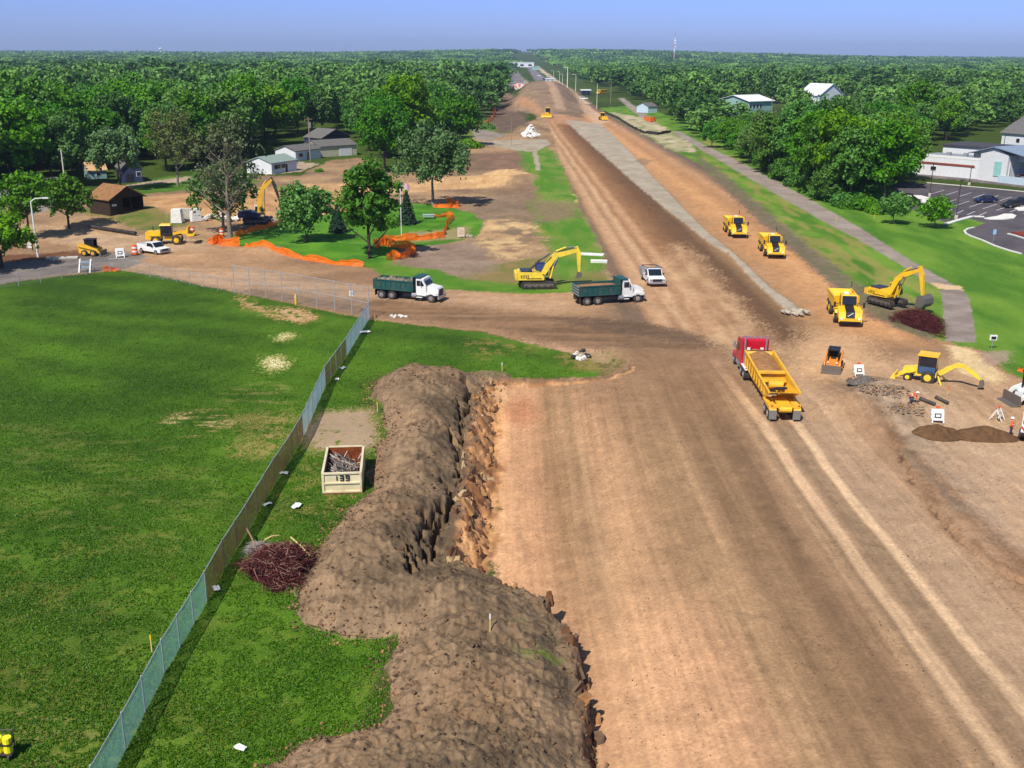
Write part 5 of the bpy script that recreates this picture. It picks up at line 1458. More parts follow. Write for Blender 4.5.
# ---- excavator
def excavator(label, boom, stick, bucket, body, cabm, boomm, glassm=None, track_yaw=0.0, bsize=1.3, name='excavator', grey_bucket=None, group=None, stickm=None, extra=None):
    t = thing(name, label, 'excavator', group=group)
    M0 = Matrix.Rotation(track_yaw, 4, 'Z')
    for s in (-1, 1):
        b = MB(); b.M = M0
        b.prism([(-2.3, .35), (-2.05, .02), (2.05, .02), (2.3, .35), (2.25, .7), (1.95, .92), (-1.95, .92), (-2.25, .7)], s * 1.25 - .3, s * 1.25 + .3, darkst)
        tr = b.build('track', t)
        b = MB(); b.M = M0
        b.prism([(-1.9, .3), (1.9, .3), (1.9, .72), (-1.9, .72)], s * 1.25 - .36, s * 1.25 + .36, steel)
        for k in range(5): b.cyl((-1.6 + k * .8, s * 1.25 - .38, .32), (-1.6 + k * .8, s * 1.25 + .38, .32), .2, darkst, 10)
        b.build('track_frame', tr)
    b = MB(); b.M = M0; b.box((0, 0, .75), (2.2, 2.0, .5), darkst); b.cyl((0, 0, .95), (0, 0, 1.15), .75, darkst, 14); b.build('undercarriage', t)
    b = MB(); b.prism([(-2.7, 1.15), (-2.75, 1.75), (-2.5, 2.15), (-.3, 2.1), (.55, 1.85), (.75, 1.5), (.75, 1.15)], -1.35, 1.35, body); hs = b.build('house', t)
    for s in (-1, 1):
        b = MB()
        for k in range(5): b.box((-2.2 + k * .22, s * 1.36, 1.62), (.1, .03, .42), black)
        b.build('vent', hs)
        MB().box((-.55, s * 1.36, 1.35), (1.9, .03, .1), black).build('side_stripe', hs)
    b = MB(); b.path([(-2.4, -1.25, 2.1), (-2.4, -1.25, 2.6), (-.6, -1.25, 2.55), (-.6, -1.25, 2.05)], .025, black, 5); b.build('handrail', hs)
    MB().box((-1.5, 0, 2.2), (1.5, 2.0, .16), mat('navy_hood', S(34, 46, 74), .4)).build('engine_hood', t)
    MB().prism([(-2.78, 1.1), (-2.98, 1.3), (-2.98, 1.95), (-2.72, 2.1)], -1.32, 1.32, body).build('counterweight', t)
    b = MB(); b.prism([(-.2, 1.4), (-.2, 3.0), (1.0, 3.0), (1.35, 2.0), (1.35, 1.4)], .4, 1.35, cabm); cb = b.build('cab', t)
    gl = glassm or glass
    for yy in (.385, 1.365): MB().prism([(-.1, 2.05), (-.1, 2.9), (.95, 2.9), (1.2, 2.05)], yy - .02, yy + .02, gl).build('side_window', cb)
    MB().prism([(1.01, 2.95), (1.06, 2.95), (1.41, 2.0), (1.41, 1.5), (1.36, 1.5), (1.36, 2.0)], .48, 1.28, gl).build('windshield', cb)
    # boom: thick bent beam
    def beam(p, w0, w1, y, m, nm, hw=.2):
        b = MB(); n = len(p); up = []; dn = []
        for i, (x, z) in enumerate(p):
            a = Vector(p[max(0, i - 1)]); c = Vector(p[min(n - 1, i + 1)]); d = (c - a).normalized(); nn = Vector((-d.y, d.x))
            f = i / (n - 1); wd = (w0 + (w1 - w0) * f) / 2 * (1.25 if 0 < i < n - 1 else .8)
            up.append((x + nn.x * wd, z + nn.y * wd)); dn.append((x - nn.x * wd, z - nn.y * wd))
        for i in range(n - 1):
            b.prism([up[i], up[i + 1], dn[i + 1], dn[i]], y - hw, y + hw, m)
        return b.build(nm, t)
    beam(boom, .75, .5, -.15, boomm, 'boom', .24)
    beam(stick, .6, .34, -.15, stickm or boomm, 'stick', .2)
    b = MB(); hp = [(x_, .02, z_ + .42) for x_, z_ in boom]; b.path(hp, .045, black, 5); hp = [(x_, -.34, z_ + .36) for x_, z_ in boom]; b.path(hp, .045, black, 5); b.build('hose', t)
    # rams
    b = MB(); f = boom[0]; m_ = boom[len(boom) // 2]
    for s in (-.5, .2):
        b.cyl((f[0] + .9, s, f[1] - .55), ((f[0] + m_[0]) / 2 + .5, s, (f[1] + m_[1]) / 2 - .2), .11, boomm, 8); b.cyl(((f[0] + m_[0]) / 2 + .5, s, (f[1] + m_[1]) / 2 - .2), (m_[0] + .3, s, m_[1] - .1), .06, chrome, 8)
    b.build('boom_ram', t)
    b = MB(); tp = boom[-1]; b.cyl((m_[0], -.15, m_[1] + .5), ((m_[0] + stick[0][0]) / 2, -.15, (m_[1] + stick[0][1]) / 2 + .5), .11, boomm, 8); b.cyl(((m_[0] + stick[0][0]) / 2, -.15, (m_[1] + stick[0][1]) / 2 + .5), (stick[0][0], -.15, stick[0][1]), .06, chrome, 8); b.build('stick_ram', t)
    bx, bz = bucket; gb = grey_bucket or steel; q = bsize
    b = MB(); pr = [(0, 0), (.45, .12), (.78, -.2), (.85, -.65), (.6, -1.05), (.15, -1.2), (-.25, -1.05), (-.2, -.98), (.12, -1.08), (.5, -.95), (.72, -.62), (.66, -.25), (.4, .0), (0, -.1)]
    pr = [(bx + x * q, bz + z * q) for x, z in pr]
    for i in range(1, 6):
        a, c = pr[i], pr[i + 1]; d, e = pr[13 - i], pr[12 - i]
        b.prism([a, c, e, d] if i < 6 else [], -.15 - .72 * q, -.15 + .72 * q, gb)
    for s in (-1, 1): b.prism([(bx + x * q, bz + z * q) for x, z in [(0, 0), (.45, .1), (.76, -.2), (.83, -.64), (.6, -1.02), (.15, -1.17), (-.2, -1.0)]], -.15 + s * .72 * q - .04, -.15 + s * .72 * q + .04, gb)
    for k in range(5): b.box((bx - .3 * q, -.15 + (k - 2) * .3 * q, bz - 1.1 * q), (.22, .09, .08), gb)
    b.build('bucket', t)
    if extra: extra(t)
    return t
def hatch(t):
    MB().path([(-1.3, -.9, 2.2), (.2, -.9, 3.7), (1.5, -.7, 4.5)], .13, black).build('handrail', t)
    MB().box((2.1, 1.6, 2.6), (.9, .08, 1.5), navy, ry=.4).build('open_door', t)
t = excavator('bright yellow tracked excavator reaching over the truck it is loading', [(.7, 1.75), (1.6, 3.35), (2.3, 4.15), (5.0, 4.75)], [(4.9, 5.2), (5.25, 4.4), (5.35, 1.95)], (5.2, 1.9), yellow2, navy, yellow2, bluegl, 0.02, .62, extra=hatch, grey_bucket=steel)
locate(t, (518, 289), (557, 288.6), at=.5); t.location.y += 1.2
t = excavator('yellow tracked excavator with a huge grey bucket by the bicycle path', [(.5, 1.75), (1.3, 3.7), (2.1, 4.5), (4.6, 5.6)], [(4.45, 6.1), (4.9, 5.0), (5.5, 1.9)], (5.3, 2.3), yellow, yellow, yellow, None, R(-8), 1.45)
locate(t, (868, 302), (906, 310.5), at=.5); t.location.z += .3; t.scale = (.86,) * 3
t = excavator('blue-bodied excavator with a yellow boom working beyond the park lawn', [(.6, 1.9), (.9, 4.4), (1.5, 6.1), (3.1, 7.6)], [(2.9, 7.9), (3.5, 6.6), (4.4, 3.2)], (4.3, 2.9), navy, white, dyellow, None, R(10), .9, stickm=darkst)
locate(t, (240, 223.5), (270, 223), at=.55)

# ---- red tractor with a yellow bottom-dump trailer
t = thing('bottom_dump_truck', 'red tractor pulling a yellow bottom-dump trailer part filled with soil', 'truck')
tr = MB(); tr.box((5.9, 0, .8), (6.4, .9, .28), black); tr.build('chassis', t)
b = MB(); b.prism([(4.5, .95), (4.5, 3.3), (4.9, 3.45), (6.6, 3.2), (7.2, 2.1), (7.2, .95)], -1.25, 1.25, red); cb = b.build('cab', t)
MB().prism([(6.62, 2.92), (6.7, 2.95), (7.28, 2.15), (7.2, 2.08)], -1.0, 1.0, glass).build('windshield', cb)
for s in (-1, 1):
    MB().prism([(5.8, 2.05), (5.8, 2.7), (6.5, 2.7), (6.95, 2.1)], s * 1.27 - .02, s * 1.27 + .02, glass).build('side_window', cb)
    MB().box((4.48, s * .62, 2.55), (.04, .3, .3), white).build('work_lamp', cb)
b = MB(); b.box((5.0, 0, 3.48), (.08, 2.0, .08), chrome)
for k in range(5): b.box((5.0, -.8 + k * .4, 3.56), (.14, .16, .12), chrome)
b.build('roof_light_bar', cb)
MB().prism([(7.15, .9), (7.15, 2.1), (8.9, 1.85), (9.0, .9)], -.85, .85, red).build('hood', t)
for s in (-1, 1):
    MB().cyl((4.3, s * .98, .9), (4.3, s * .98, 3.9), .09, chrome, 8).build('exhaust_stack', t)
    b = MB(); b.box((7.0, s * 1.45, 2.3), (.08, .2, .6), chrome); b.cyl((7.0, s * 1.15, 2.4), (7.0, s * 1.45, 2.4), .03, chrome, 5); b.build('mirror', t)
    MB().prism([(7.7, .9), (7.8, 1.25), (8.6, 1.3), (8.9, .9)], s * 1.05 - .18, s * 1.05 + .18, red).build('fender', t)
    MB().cyl((5.2, s * 1.02, .8), (6.6, s * 1.02, .8), .32, chrome, 12).build('fuel_tank', t)
    wheel(t, 8.2, s * 1.05, .52, .3); wheel(t, 3.0, s * .98, .52, .52); wheel(t, 4.3, s * .98, .52, .52)
    wheel(t, -6.6, s * .98, .52, .54); wheel(t, -7.9, s * .98, .52, .54)
    MB().box((3.6, s * 1.0, 1.12), (2.6, .5, .05), white).build('tractor_fender', t)
    MB().box((-8.62, s * .98, .62), (.05, .62, .8), mat('mud_flap', S(120, 118, 112), .7)).build('mud_flap', t)
MB().box((9.1, 0, .65), (.2, 2.4, .36), chrome).build('bumper', t)
# trailer shell: long tub with sloping ends
b = MB(); xa, xb, zt = -7.9, 2.7, 2.85
for s in (-1, 1):
    b.add([(xa, s * 1.28, zt - .55), (xb, s * 1.28, zt), (xb - .1, s * 1.2, 1.5), (1.2, s * .75, .55), (-3.6, s * .75, .55), (xa + 1.6, s * 1.2, 1.35),
           (xa, s * 1.18, zt - .55), (xb, s * 1.18, zt), (xb - .1, s * 1.1, 1.5), (1.2, s * .65, .6), (-3.6, s * .65, .6), (xa + 1.6, s * 1.1, 1.35)],
          [(0, 1, 2, 3, 4, 5), (11, 10, 9, 8, 7, 6), (0, 1, 7, 6), (1, 2, 8, 7), (2, 3, 9, 8), (3, 4, 10, 9), (4, 5, 11, 10), (5, 0, 6, 11)], dyellow)
    for k in range(9): b.box((xa + 1.9 + k * 1.05, s * 1.27, 2.0), (.1, .1, 1.0), dyellow)
    b.box(((xa + xb) / 2, s * 1.27, zt - .26), (xb - xa + .1, .16, .16), dyellow, ry=-math.atan2(.55, xb - xa))
b.add([(xb, -1.2, zt), (xb, 1.2, zt), (1.4, .7, .6), (1.4, -.7, .6)], [(0, 1, 2, 3)], dyellow)
b.box((xb + .06, 0, zt - .2), (.1, 2.5, .5), black)
# the rear slope sheet with its cross braces
b.add([(xa + .1, -1.18, zt - .62), (xa + .1, 1.18, zt - .62), (-4.1, .72, 1.15), (-4.1, -.72, 1.15)], [(3, 2, 1, 0)], dyellow)
b.build('hopper', t)
b = MB(); b.box((-2.9, 0, 2.55), (.5, 2.3, .16), dyellow); b.box((-2.85, 0, 2.2), (.06, 2.3, .55), dyellow); b.box((-3.9, 0, 2.1), (.5, 2.0, .14), dyellow)
b.cyl((-4.6, -.6, 1.95), (-4.6, .6, 1.95), .32, dyellow, 12); b.build('cross_brace', t)
for k in range(3): MB().box((-5.5 - k * .62, 0, 1.85 + k * .24), (.24, .9, .14), black).build('slot', t)
b = MB(); vs = []; rr = random.Random(4)
for i in range(15):
    for j in range(7):
        u, v = i / 14, j / 6; vs.append((-2.7 + u * 6.0, -1.08 + v * 2.16, 2.35 + .3 * math.sin(math.pi * v) + rr.uniform(-.05, .05) + .25 * u))
b.add(vs, [(i * 7 + j, (i + 1) * 7 + j, (i + 1) * 7 + j + 1, i * 7 + j + 1) for i in range(14) for j in range(6)], soilm); b.build('load', t)
b = MB(); b.box((-7.2, 0, 1.25), (2.8, 1.1, .25), dyellow)
for s in (-1, 1): b.prism([(-8.65, 1.0), (-8.5, 1.3), (-5.9, 1.3), (-5.8, 1.1)], s * 1.0 - .3, s * 1.0 + .3, dyellow)
b.box((-8.5, 0, 1.35), (.2, 2.5, .28), dyellow); b.cyl((-8.62, -.5, 1.1), (-8.62, .5, 1.1), .25, dyellow, 10); b.build('rear_frame', t)
for s in (-1, 1): MB().box((-8.62, s * 1.1, 1.4), (.04, .14, .1), red).build('tail_light', t)
A = Vector(G(783, 420.5)); B = Vector(G(744.5, 362)); P = A + (B - A).normalized() * 8.2
t.location = (P.x, P.y, ground_z(P.x, P.y)); t.rotation_euler = (0, 0, math.atan2(B.y - A.y, B.x - A.x))

# ---- skid steers
def skid_steer(label, col, px, py, yaw, name='skid_steer', lift=.3, cabcol=None, k=1.0):
    t = thing(name, label, 'loader')
    MB().prism([(-1.4, .35), (-1.45, 1.35), (-.6, 1.45), (.9, .8), (1.0, .35)], -.6, .6, col).build('body', t)
    c = MB()
    cm = cabcol or black
    for x in (-.55, .55):
        for s in (-1, 1): c.box((x, s * .48, 1.45), (.1, .1, 1.3), cm)
    c.box((0, 0, 2.1), (1.35, 1.1, .12), cm); c.box((-.6, 0, 1.5), (.08, .95, 1.1), cm); cg = c.build('cab', t)
    for s in (-1, 1): MB().box((0, s * .53, 1.55), (1.0, .03, .85), glass).build('side_window', cg)
    MB().box((0, 0, 1.1), (.5, .5, .5), black).build('seat', t)
    for s in (-1, 1):
        b = MB(); b.prism([(-1.4, 1.25), (-1.4, 1.55), (-.8, 1.65), (1.1, .95), (1.5, .45), (1.35, .35), (.95, .75)], s * .72 - .07, s * .72 + .07, col); b.build('lift_arm', t)
        wheel(t, .55, s * .72, .4, .28, col); wheel(t, -.6, s * .72, .4, .28, col)
        MB().box((.98, s * .4, .9), (.05, .16, .12), white).build('headlight', t)
    MB().prism([(1.4, .08), (1.5, .75), (1.6, .75), (1.62, .16), (2.1, .1), (2.1, .04)], -.92, .92, steel).build('bucket', t)
    x, y, _ = G(px, py); t.location = (x, y, ground_z(x, y)); t.rotation_euler = (0, 0, yaw); t.scale = (k,) * 3
    return t
skid_steer('small orange and black loader with its bucket towards the camera', mat('loader_orange', S(224, 132, 36), .5, dirt=.4), 832.5, 369, R(-112), k=.98)
skid_steer('small yellow loader with a black cage on the left cross street', dyellow, 92, 255, R(-5), k=1.15)
skid_steer('white loader partly cut off at the right edge above the white truck', white, 1032, 403, R(188), k=1.3)
x = bpy.data.objects

# ---- backhoe
t = thing('backhoe_loader', 'yellow backhoe with a blue-glass cab, arm stretched to the right', 'backhoe')
MB().prism([(-2.6, .8), (-2.6, 1.35), (-1.0, 1.65), (-1.0, .8)], -.55, .55, yellow2).build('hood', t)
MB().box((-.2, 0, .95), (2.2, 1.3, .5), yellow2).build('frame', t)
b = MB()
for x_ in (-1.0, .75):
    b.box((x_, 0, 1.2), (.12, 1.6, .2), black)
cb = b.build('cab', t)
for x_ in (-1.0, .75):
    for s in (-1, 1): MB().box((x_, s * .78, 2.1), (.12, .12, 1.9), black).build('cab_post', cb)
MB().box((-.12, 0, 3.1), (2.1, 1.9, .16), yellow).build('cab_roof', cb)
for s in (-1, 1): MB().box((-.12, s * .8, 2.35), (1.6, .03, 1.2), glass).build('side_window', cb)
MB().box((-.12, -.82, 1.5), (1.7, .06, .7), mat('cab_blue', S(50, 90, 130), .2)).build('door', cb)
MB().box((.8, 0, 2.3), (.03, 1.4, 1.4), glass).build('rear_window', cb)
for s in (-1, 1):
    wheel(t, .1, s * .95, .72, .45, yellow2); wheel(t, -2.0, s * .85, .45, .3, yellow2)
    b = MB(); b.prism([(-1.2, 1.2), (-1.2, 1.4), (-2.7, .8), (-3.3, .35), (-3.2, .2), (-2.6, .6)], s * .75 - .07, s * .75 + .07, yellow2); b.build('loader_arm', t)
    b = MB(); b.path([(1.1, s * .6, .9), (1.6, s * 1.45, .15)], .1, yellow2, 6); b.box((1.65, s * 1.5, .06), (.5, .4, .08), yellow2); b.build('stabiliser', t)
MB().prism([(-3.2, .05), (-3.3, .6), (-3.42, .64), (-3.4, .2), (-3.8, .1), (-3.8, .02)], -1.1, 1.1, yellow2).build('front_bucket', t)
def strut(nm, p, q, r0, m, w=.14):
    a = Vector(p); c = Vector(q); d = c - a; L_ = d.length
    b = MB(); b.M = Matrix.Translation(a) @ d.to_track_quat('X', 'Z').to_matrix().to_4x4(); b.prism([(0, -r0), (0, r0), (L_ * .5, r0 * 1.25), (L_, r0 * .7), (L_, -r0 * .7)], -w, w, m); return b.build(nm, t)
strut('boom', (1.1, 0, 1.1), (2.7, 0, 2.25), .26, yellow2, .17); strut('boom', (2.6, 0, 2.25), (3.4, 0, 2.3), .24, yellow2, .16)
strut('stick', (3.2, 0, 2.45), (5.4, 0, 1.0), .2, yellow2, .14)
MB().cyl((1.9, .2, 1.95), (3.3, .2, 2.65), .07, chrome, 6).build('ram', t)
MB().prism([(5.3, 1.1), (5.6, .95), (5.75, .45), (5.4, .2), (5.1, .25), (5.3, .5), (5.2, .8)], -.32, .32, steel).build('digging_bucket', t)
locate(t, (914, 383), (940, 382.5), at=.5); t.rotation_euler.z -= R(34); t.scale = (.84,) * 3

# ---- wheel loader
def wheel_loader(label, px, py, yaw, k=1.0, lift=0.0, name='wheel_loader'):
    t = thing(name, label, 'loader')
    b = MB(); b.prism([(-3.3, .9), (-3.3, 2.0), (-3.0, 2.15), (-.9, 2.2), (-.9, .9)], -.9, .9, yellow); b.build('engine_hood', t)
    MB().box((.9, 0, 1.0), (2.6, .8, .6), yellow).build('frame', t)
    b = MB(); b.prism([(-.9, 1.4), (-.9, 3.1), (.7, 3.1), (.85, 1.4)], -.75, .75, black); cb = b.build('cab', t)
    MB().box((-.1, 0, 3.2), (1.9, 1.7, .2), yellow, top=(.85, .85)).build('cab_roof', cb)
    for s in (-1, 1): MB().box((-.1, s * .77, 2.45), (1.3, .03, 1.0), glass).build('side_window', cb)
    MB().box((.86, 0, 2.4), (.03, 1.3, 1.1), glass).build('windshield', cb)
    for s in (-1, 1):
        wheel(t, 1.6, s * 1.05, .75, .55, yellow); wheel(t, -1.7, s * 1.05, .75, .55, yellow)
        MB().prism([(-2.6, 1.5), (-2.3, 1.75), (-1.1, 1.75), (-.8, 1.5)], s * 1.05 - .3, s * 1.05 + .3, yellow).build('fender', t)
        MB().prism([(1.0, 1.5), (1.0, 1.9), (2.4, 1.6 + lift * .5), (3.4, .9 + lift), (3.3, .6 + lift), (2.2, 1.2 + lift * .5)], s * .5 - .1, s * .5 + .1, yellow).build('lift_arm', t)
    b = MB(); b.prism([(x_ + .1, z_ + lift) for x_, z_ in [(3.2, .5), (3.15, 1.5), (3.3, 1.75), (3.5, 1.7), (3.45, .75), (4.4, .55), (4.4, .4), (3.4, .25)]], -1.4, 1.4, yellow); b.build('bucket', t)
    MB().cyl((-2.2, .3, 2.1), (-2.2, .3, 2.9), .07, black, 6).build('exhaust_stack', t)
    x, y, _ = G(px, py); t.location = (x, y, ground_z(x, y)); t.rotation_euler = (0, 0, yaw); t.scale = (k,) * 3
    return t
wheel_loader('large yellow wheel loader with raised bucket right behind the white pickup', 168, 243.5, R(8), .95, 1.1)
wheel_loader('dark-bucketed wheel loader on the haul road at the embankment foot', 602.5, 120, R(-80), 1.0)
# dozer at the embankment foot
t = thing('bulldozer', 'small yellow bulldozer at the foot of the embankment', 'bulldozer')
for s in (-1, 1): MB().prism([(-1.9, .3), (-1.6, .02), (1.5, .02), (1.8, .3), (1.5, .85), (-1.5, .85)], s * .95 - .25, s * .95 + .25, darkst).build('track', t)
MB().prism([(-1.6, .8), (-1.6, 1.5), (.0, 1.5), (1.9, 1.6), (1.9, .8)], -.65, .65, yellow).build('body', t)
b = MB(); b.box((-.5, 0, 2.2), (1.3, 1.3, 1.4), black); cb = b.build('cab', t); MB().box((-.5, 0, 2.98), (1.6, 1.6, .15), yellow).build('cab_roof', cb); MB().box((.17, 0, 2.3), (.04, 1.1, .9), glass).build('windshield', cb)
MB().prism([(2.5, .1), (2.35, .6), (2.5, 1.2), (2.62, 1.2), (2.5, .6), (2.65, .1)], -1.7, 1.7, yellow).build('blade', t)
for s in (-1, 1): MB().box((1.5, s * .75, .45), (2.0, .12, .2), yellow).build('push_arm', t)
x, y, _ = G(547.5, 120.5); t.location = (x, y, ground_z(x, y)); t.rotation_euler = (0, 0, R(-100)); t.scale = (1.35,) * 3

# ---- pickups and cars
def pickup(label, rear, front, body=white, service=False, at_=.5, name='pickup_truck'):
    t = thing(name, label, 'pickup truck')
    b = MB(); b.prism([(-2.6, .45), (-2.6, 1.05), (-.5, 1.05), (-.5, 1.08), (1.15, 1.1), (2.45, .98), (2.6, .75), (2.6, .42)], -.95, .95, body)
    bo = b.build('body', t)
    b = MB(); b.prism([(-.65, 1.05), (-.5, 1.72), (.75, 1.76), (1.35, 1.08)], -.85, .85, body); cb = b.build('cab', t)
    MB().prism([(.80, 1.72), (.86, 1.72), (1.40, 1.13), (1.32, 1.11)], -.76, .76, glass).build('windshield', cb)
    MB().prism([(-.72, 1.12), (-.58, 1.66), (-.52, 1.66), (-.64, 1.12)], -.7, .7, glass).build('rear_window', cb)
    for s in (-1, 1): MB().prism([(-.45, 1.13), (-.35, 1.64), (.7, 1.66), (1.15, 1.13)], s * .855 - .01, s * .855 + .02, glass).build('side_window', cb)
    if service:
        b = MB()
        for s in (-1, 1): b.box((-1.65, s * .95, 1.15), (1.9, .35, .75), galv)
        b.box((-2.55, 0, .95), (.1, 1.9, .5), galv); b.build('tool_box', t)
        b = MB()
        for s in (-1, 1): b.cyl((-2.5, s * .85, 1.6), (1.0, s * .85, 1.95), .04, black, 5)
        for x_ in (-2.4, .9): b.cyl((x_, -.85, 1.62 + (x_ + 2.5) * .1), (x_, .85, 1.62 + (x_ + 2.5) * .1), .04, black, 5)
        b.build('ladder_rack', t)
    else:
        b = MB()
        for s in (-1, 1): b.box((-1.6, s * .88, 1.2), (2.0, .12, .35), body)
        b.box((-2.56, 0, 1.2), (.1, 1.8, .35), body); b.build('bed_wall', t)
    MB().box((2.62, 0, .8), (.05, 1.1, .28), black).build('grille', t)
    MB().box((2.68, 0, .5), (.14, 1.9, .2), chrome).build('bumper', t)
    for s in (-1, 1):
        MB().box((2.6, s * .74, .82), (.08, .3, .2), chrome).build('headlight', t)
        MB().box((.95, s * 1.02, 1.2), (.12, .2, .18), black).build('mirror', t)
        wheel(t, 1.65, s * .85, .4, .25); wheel(t, -1.65, s * .85, .4, .25)
    locate(t, rear, front, at=at_)
    return t
pickup('white pickup parked in front of the wheel loader', (140.5, 251), (168, 255.5))
pickup('white service truck with a ladder rack on the dirt by the loading truck', (647.5, 277.5), (657.5, 287.5), service=True, name='service_truck').scale = (1.12,) * 3

def car(label, px, py, yaw, paint, name='parked_car', group=None, k=1.0):
    t = thing(name, label, 'car', group=group)
    MB().prism([(-2.2, .35), (-2.25, .8), (-1.7, .95), (-1.3, .98), (1.0, .95), (2.1, .78), (2.25, .55), (2.2, .3)], -.88, .88, paint).build('body', t)
    cb = MB().prism([(-1.75, .95), (-1.1, 1.42), (.3, 1.44), (1.15, .95)], -.74, .74, glass).build('cabin', t)
    MB().prism([(-1.1, 1.41), (-1.0, 1.48), (.2, 1.49), (.32, 1.42)], -.74, .74, paint).build('roof', cb)
    for s in (-1, 1):
        wheel(t, 1.35, s * .8, .32, .2); wheel(t, -1.35, s * .8, .32, .2)
        MB().box((2.2, s * .6, .65), (.08, .3, .14), chrome).build('headlight', t)
        MB().box((-2.24, s * .6, .75), (.05, .28, .12), red).build('tail_light', t)
    x, y, _ = G(px, py); t.location = (x, y, ground_z(x, y) + .01); t.rotation_euler = (0, 0, yaw); t.scale = (k,) * 3
    return t
g_ = 'cars in the parking lot'
car('dark blue car alone in the middle of the parking lot', 985.5, 202.5, R(-170), navy, group=g_)
car('black car at the kerb of the parking lot, left of the blue one beside it', 1012, 207.5, R(-160), black, group=g_)
car('dark blue car parked beside the black one at the right edge', 1022, 204.5, R(-160), navy, group=g_)
g_ = 'far traffic beyond the embankment'
car('white van on the far carriageway just past the embankment crest', 538.5, 76.5, R(-80), white, 'delivery_van', g_, 1.7)
car('white car beside the far verge below the third lamp', 549.5, 77.5, R(-70), white, 'parked_car', g_, 1.4)
car('white car near the gas station forecourt', 560, 88.5, R(-60), white, 'parked_car', g_, 1.2)
car('dark car on the far right carriageway at the crest', 544, 80, R(-80), black, 'parked_car', g_, 1.2)
car('black car next to the white one at the roadside lamp', 563, 88.8, R(-60), black, 'parked_car', g_, 1.2)
car('white car standing at the dark low building', 584, 99.5, R(-20), white, 'parked_car', g_, 1.2)
# school bus
t = thing('school_bus', 'bright yellow school bus parked under the trees on the right', 'bus')
MB().prism([(-5.2, .6), (-5.3, 2.9), (-5.0, 3.05), (3.6, 3.05), (3.9, 2.8), (4.0, 1.6), (5.2, 1.45), (5.3, .6)], -1.2, 1.2, yellow).build('body', t)
for s in (-1, 1):
    for k in range(7): MB().box((-4.4 + k * 1.15, s * 1.21, 2.3), (.85, .04, .6), glass).build('side_window', t)
    MB().box((-.6, s * 1.22, 1.5), (9, .03, .12), black).build('rub_rail', t)
    wheel(t, 3.4, s * 1.05, .5, .3); wheel(t, -3.0, s * 1.05, .5, .4)
MB().box((3.98, 0, 2.2), (.05, 2.0, .9), glass).build('windshield', t)
x, y, _ = G(602, 94); t.location = (x, y, 0); t.rotation_euler = (0, 0, R(230))

# ---- white utility truck cut by the right edge, seen from behind
t = thing('utility_truck', 'tall white utility truck with red chevrons on its tail at the right edge', 'truck')
MB().box((0, 0, 2.0), (6.0, 2.3, 2.6), white).build('box_body', t)
MB().prism([(3.0, .7), (3.0, 2.8), (3.9, 2.7), (4.4, 1.9), (5.6, 1.6), (5.6, .7)], -1.05, 1.05, white).build('cab', t)
MB().box((0, 0, .75), (6.6, 1.0, .3), black).build('chassis', t)
MB().box((-3.1, 0, .8), (.3, 2.3, .25), black).build('bumper', t)
MB().box((-3.02, 0, 1.15), (.04, 2.2, .75), white).build('tail_board', t)
b = MB()
for k in range(6):
    s = -1 if k < 3 else 1; y0 = (k - 2.5) * .36
    b.M = Matrix.Translation((-3.05, y0, 1.15)); b.box((0, 0, 0), (.02, .14, .78), red, rx=-s * .7)
b.build('chevron', t)
MB().box((-3.03, 0, 2.4), (.04, 1.4, 1.1), mat('frosted_panel', S(170, 200, 190), .3)).build('rear_window', t)
for s in (-1, 1):
    wheel(t, -2.0, s * 1.0, .48, .5); wheel(t, 4.2, s * 1.0, .48, .3)
    MB().box((-3.05, s * 1.0, 1.9), (.06, .15, .3), red).build('tail_light', t)
x, y, _ = G(1038, 450); t.location = (x + 1.5, y + 3.6, ground_z(x, y)); t.rotation_euler = (0, 0, R(62)); t.scale = (.9,) * 3
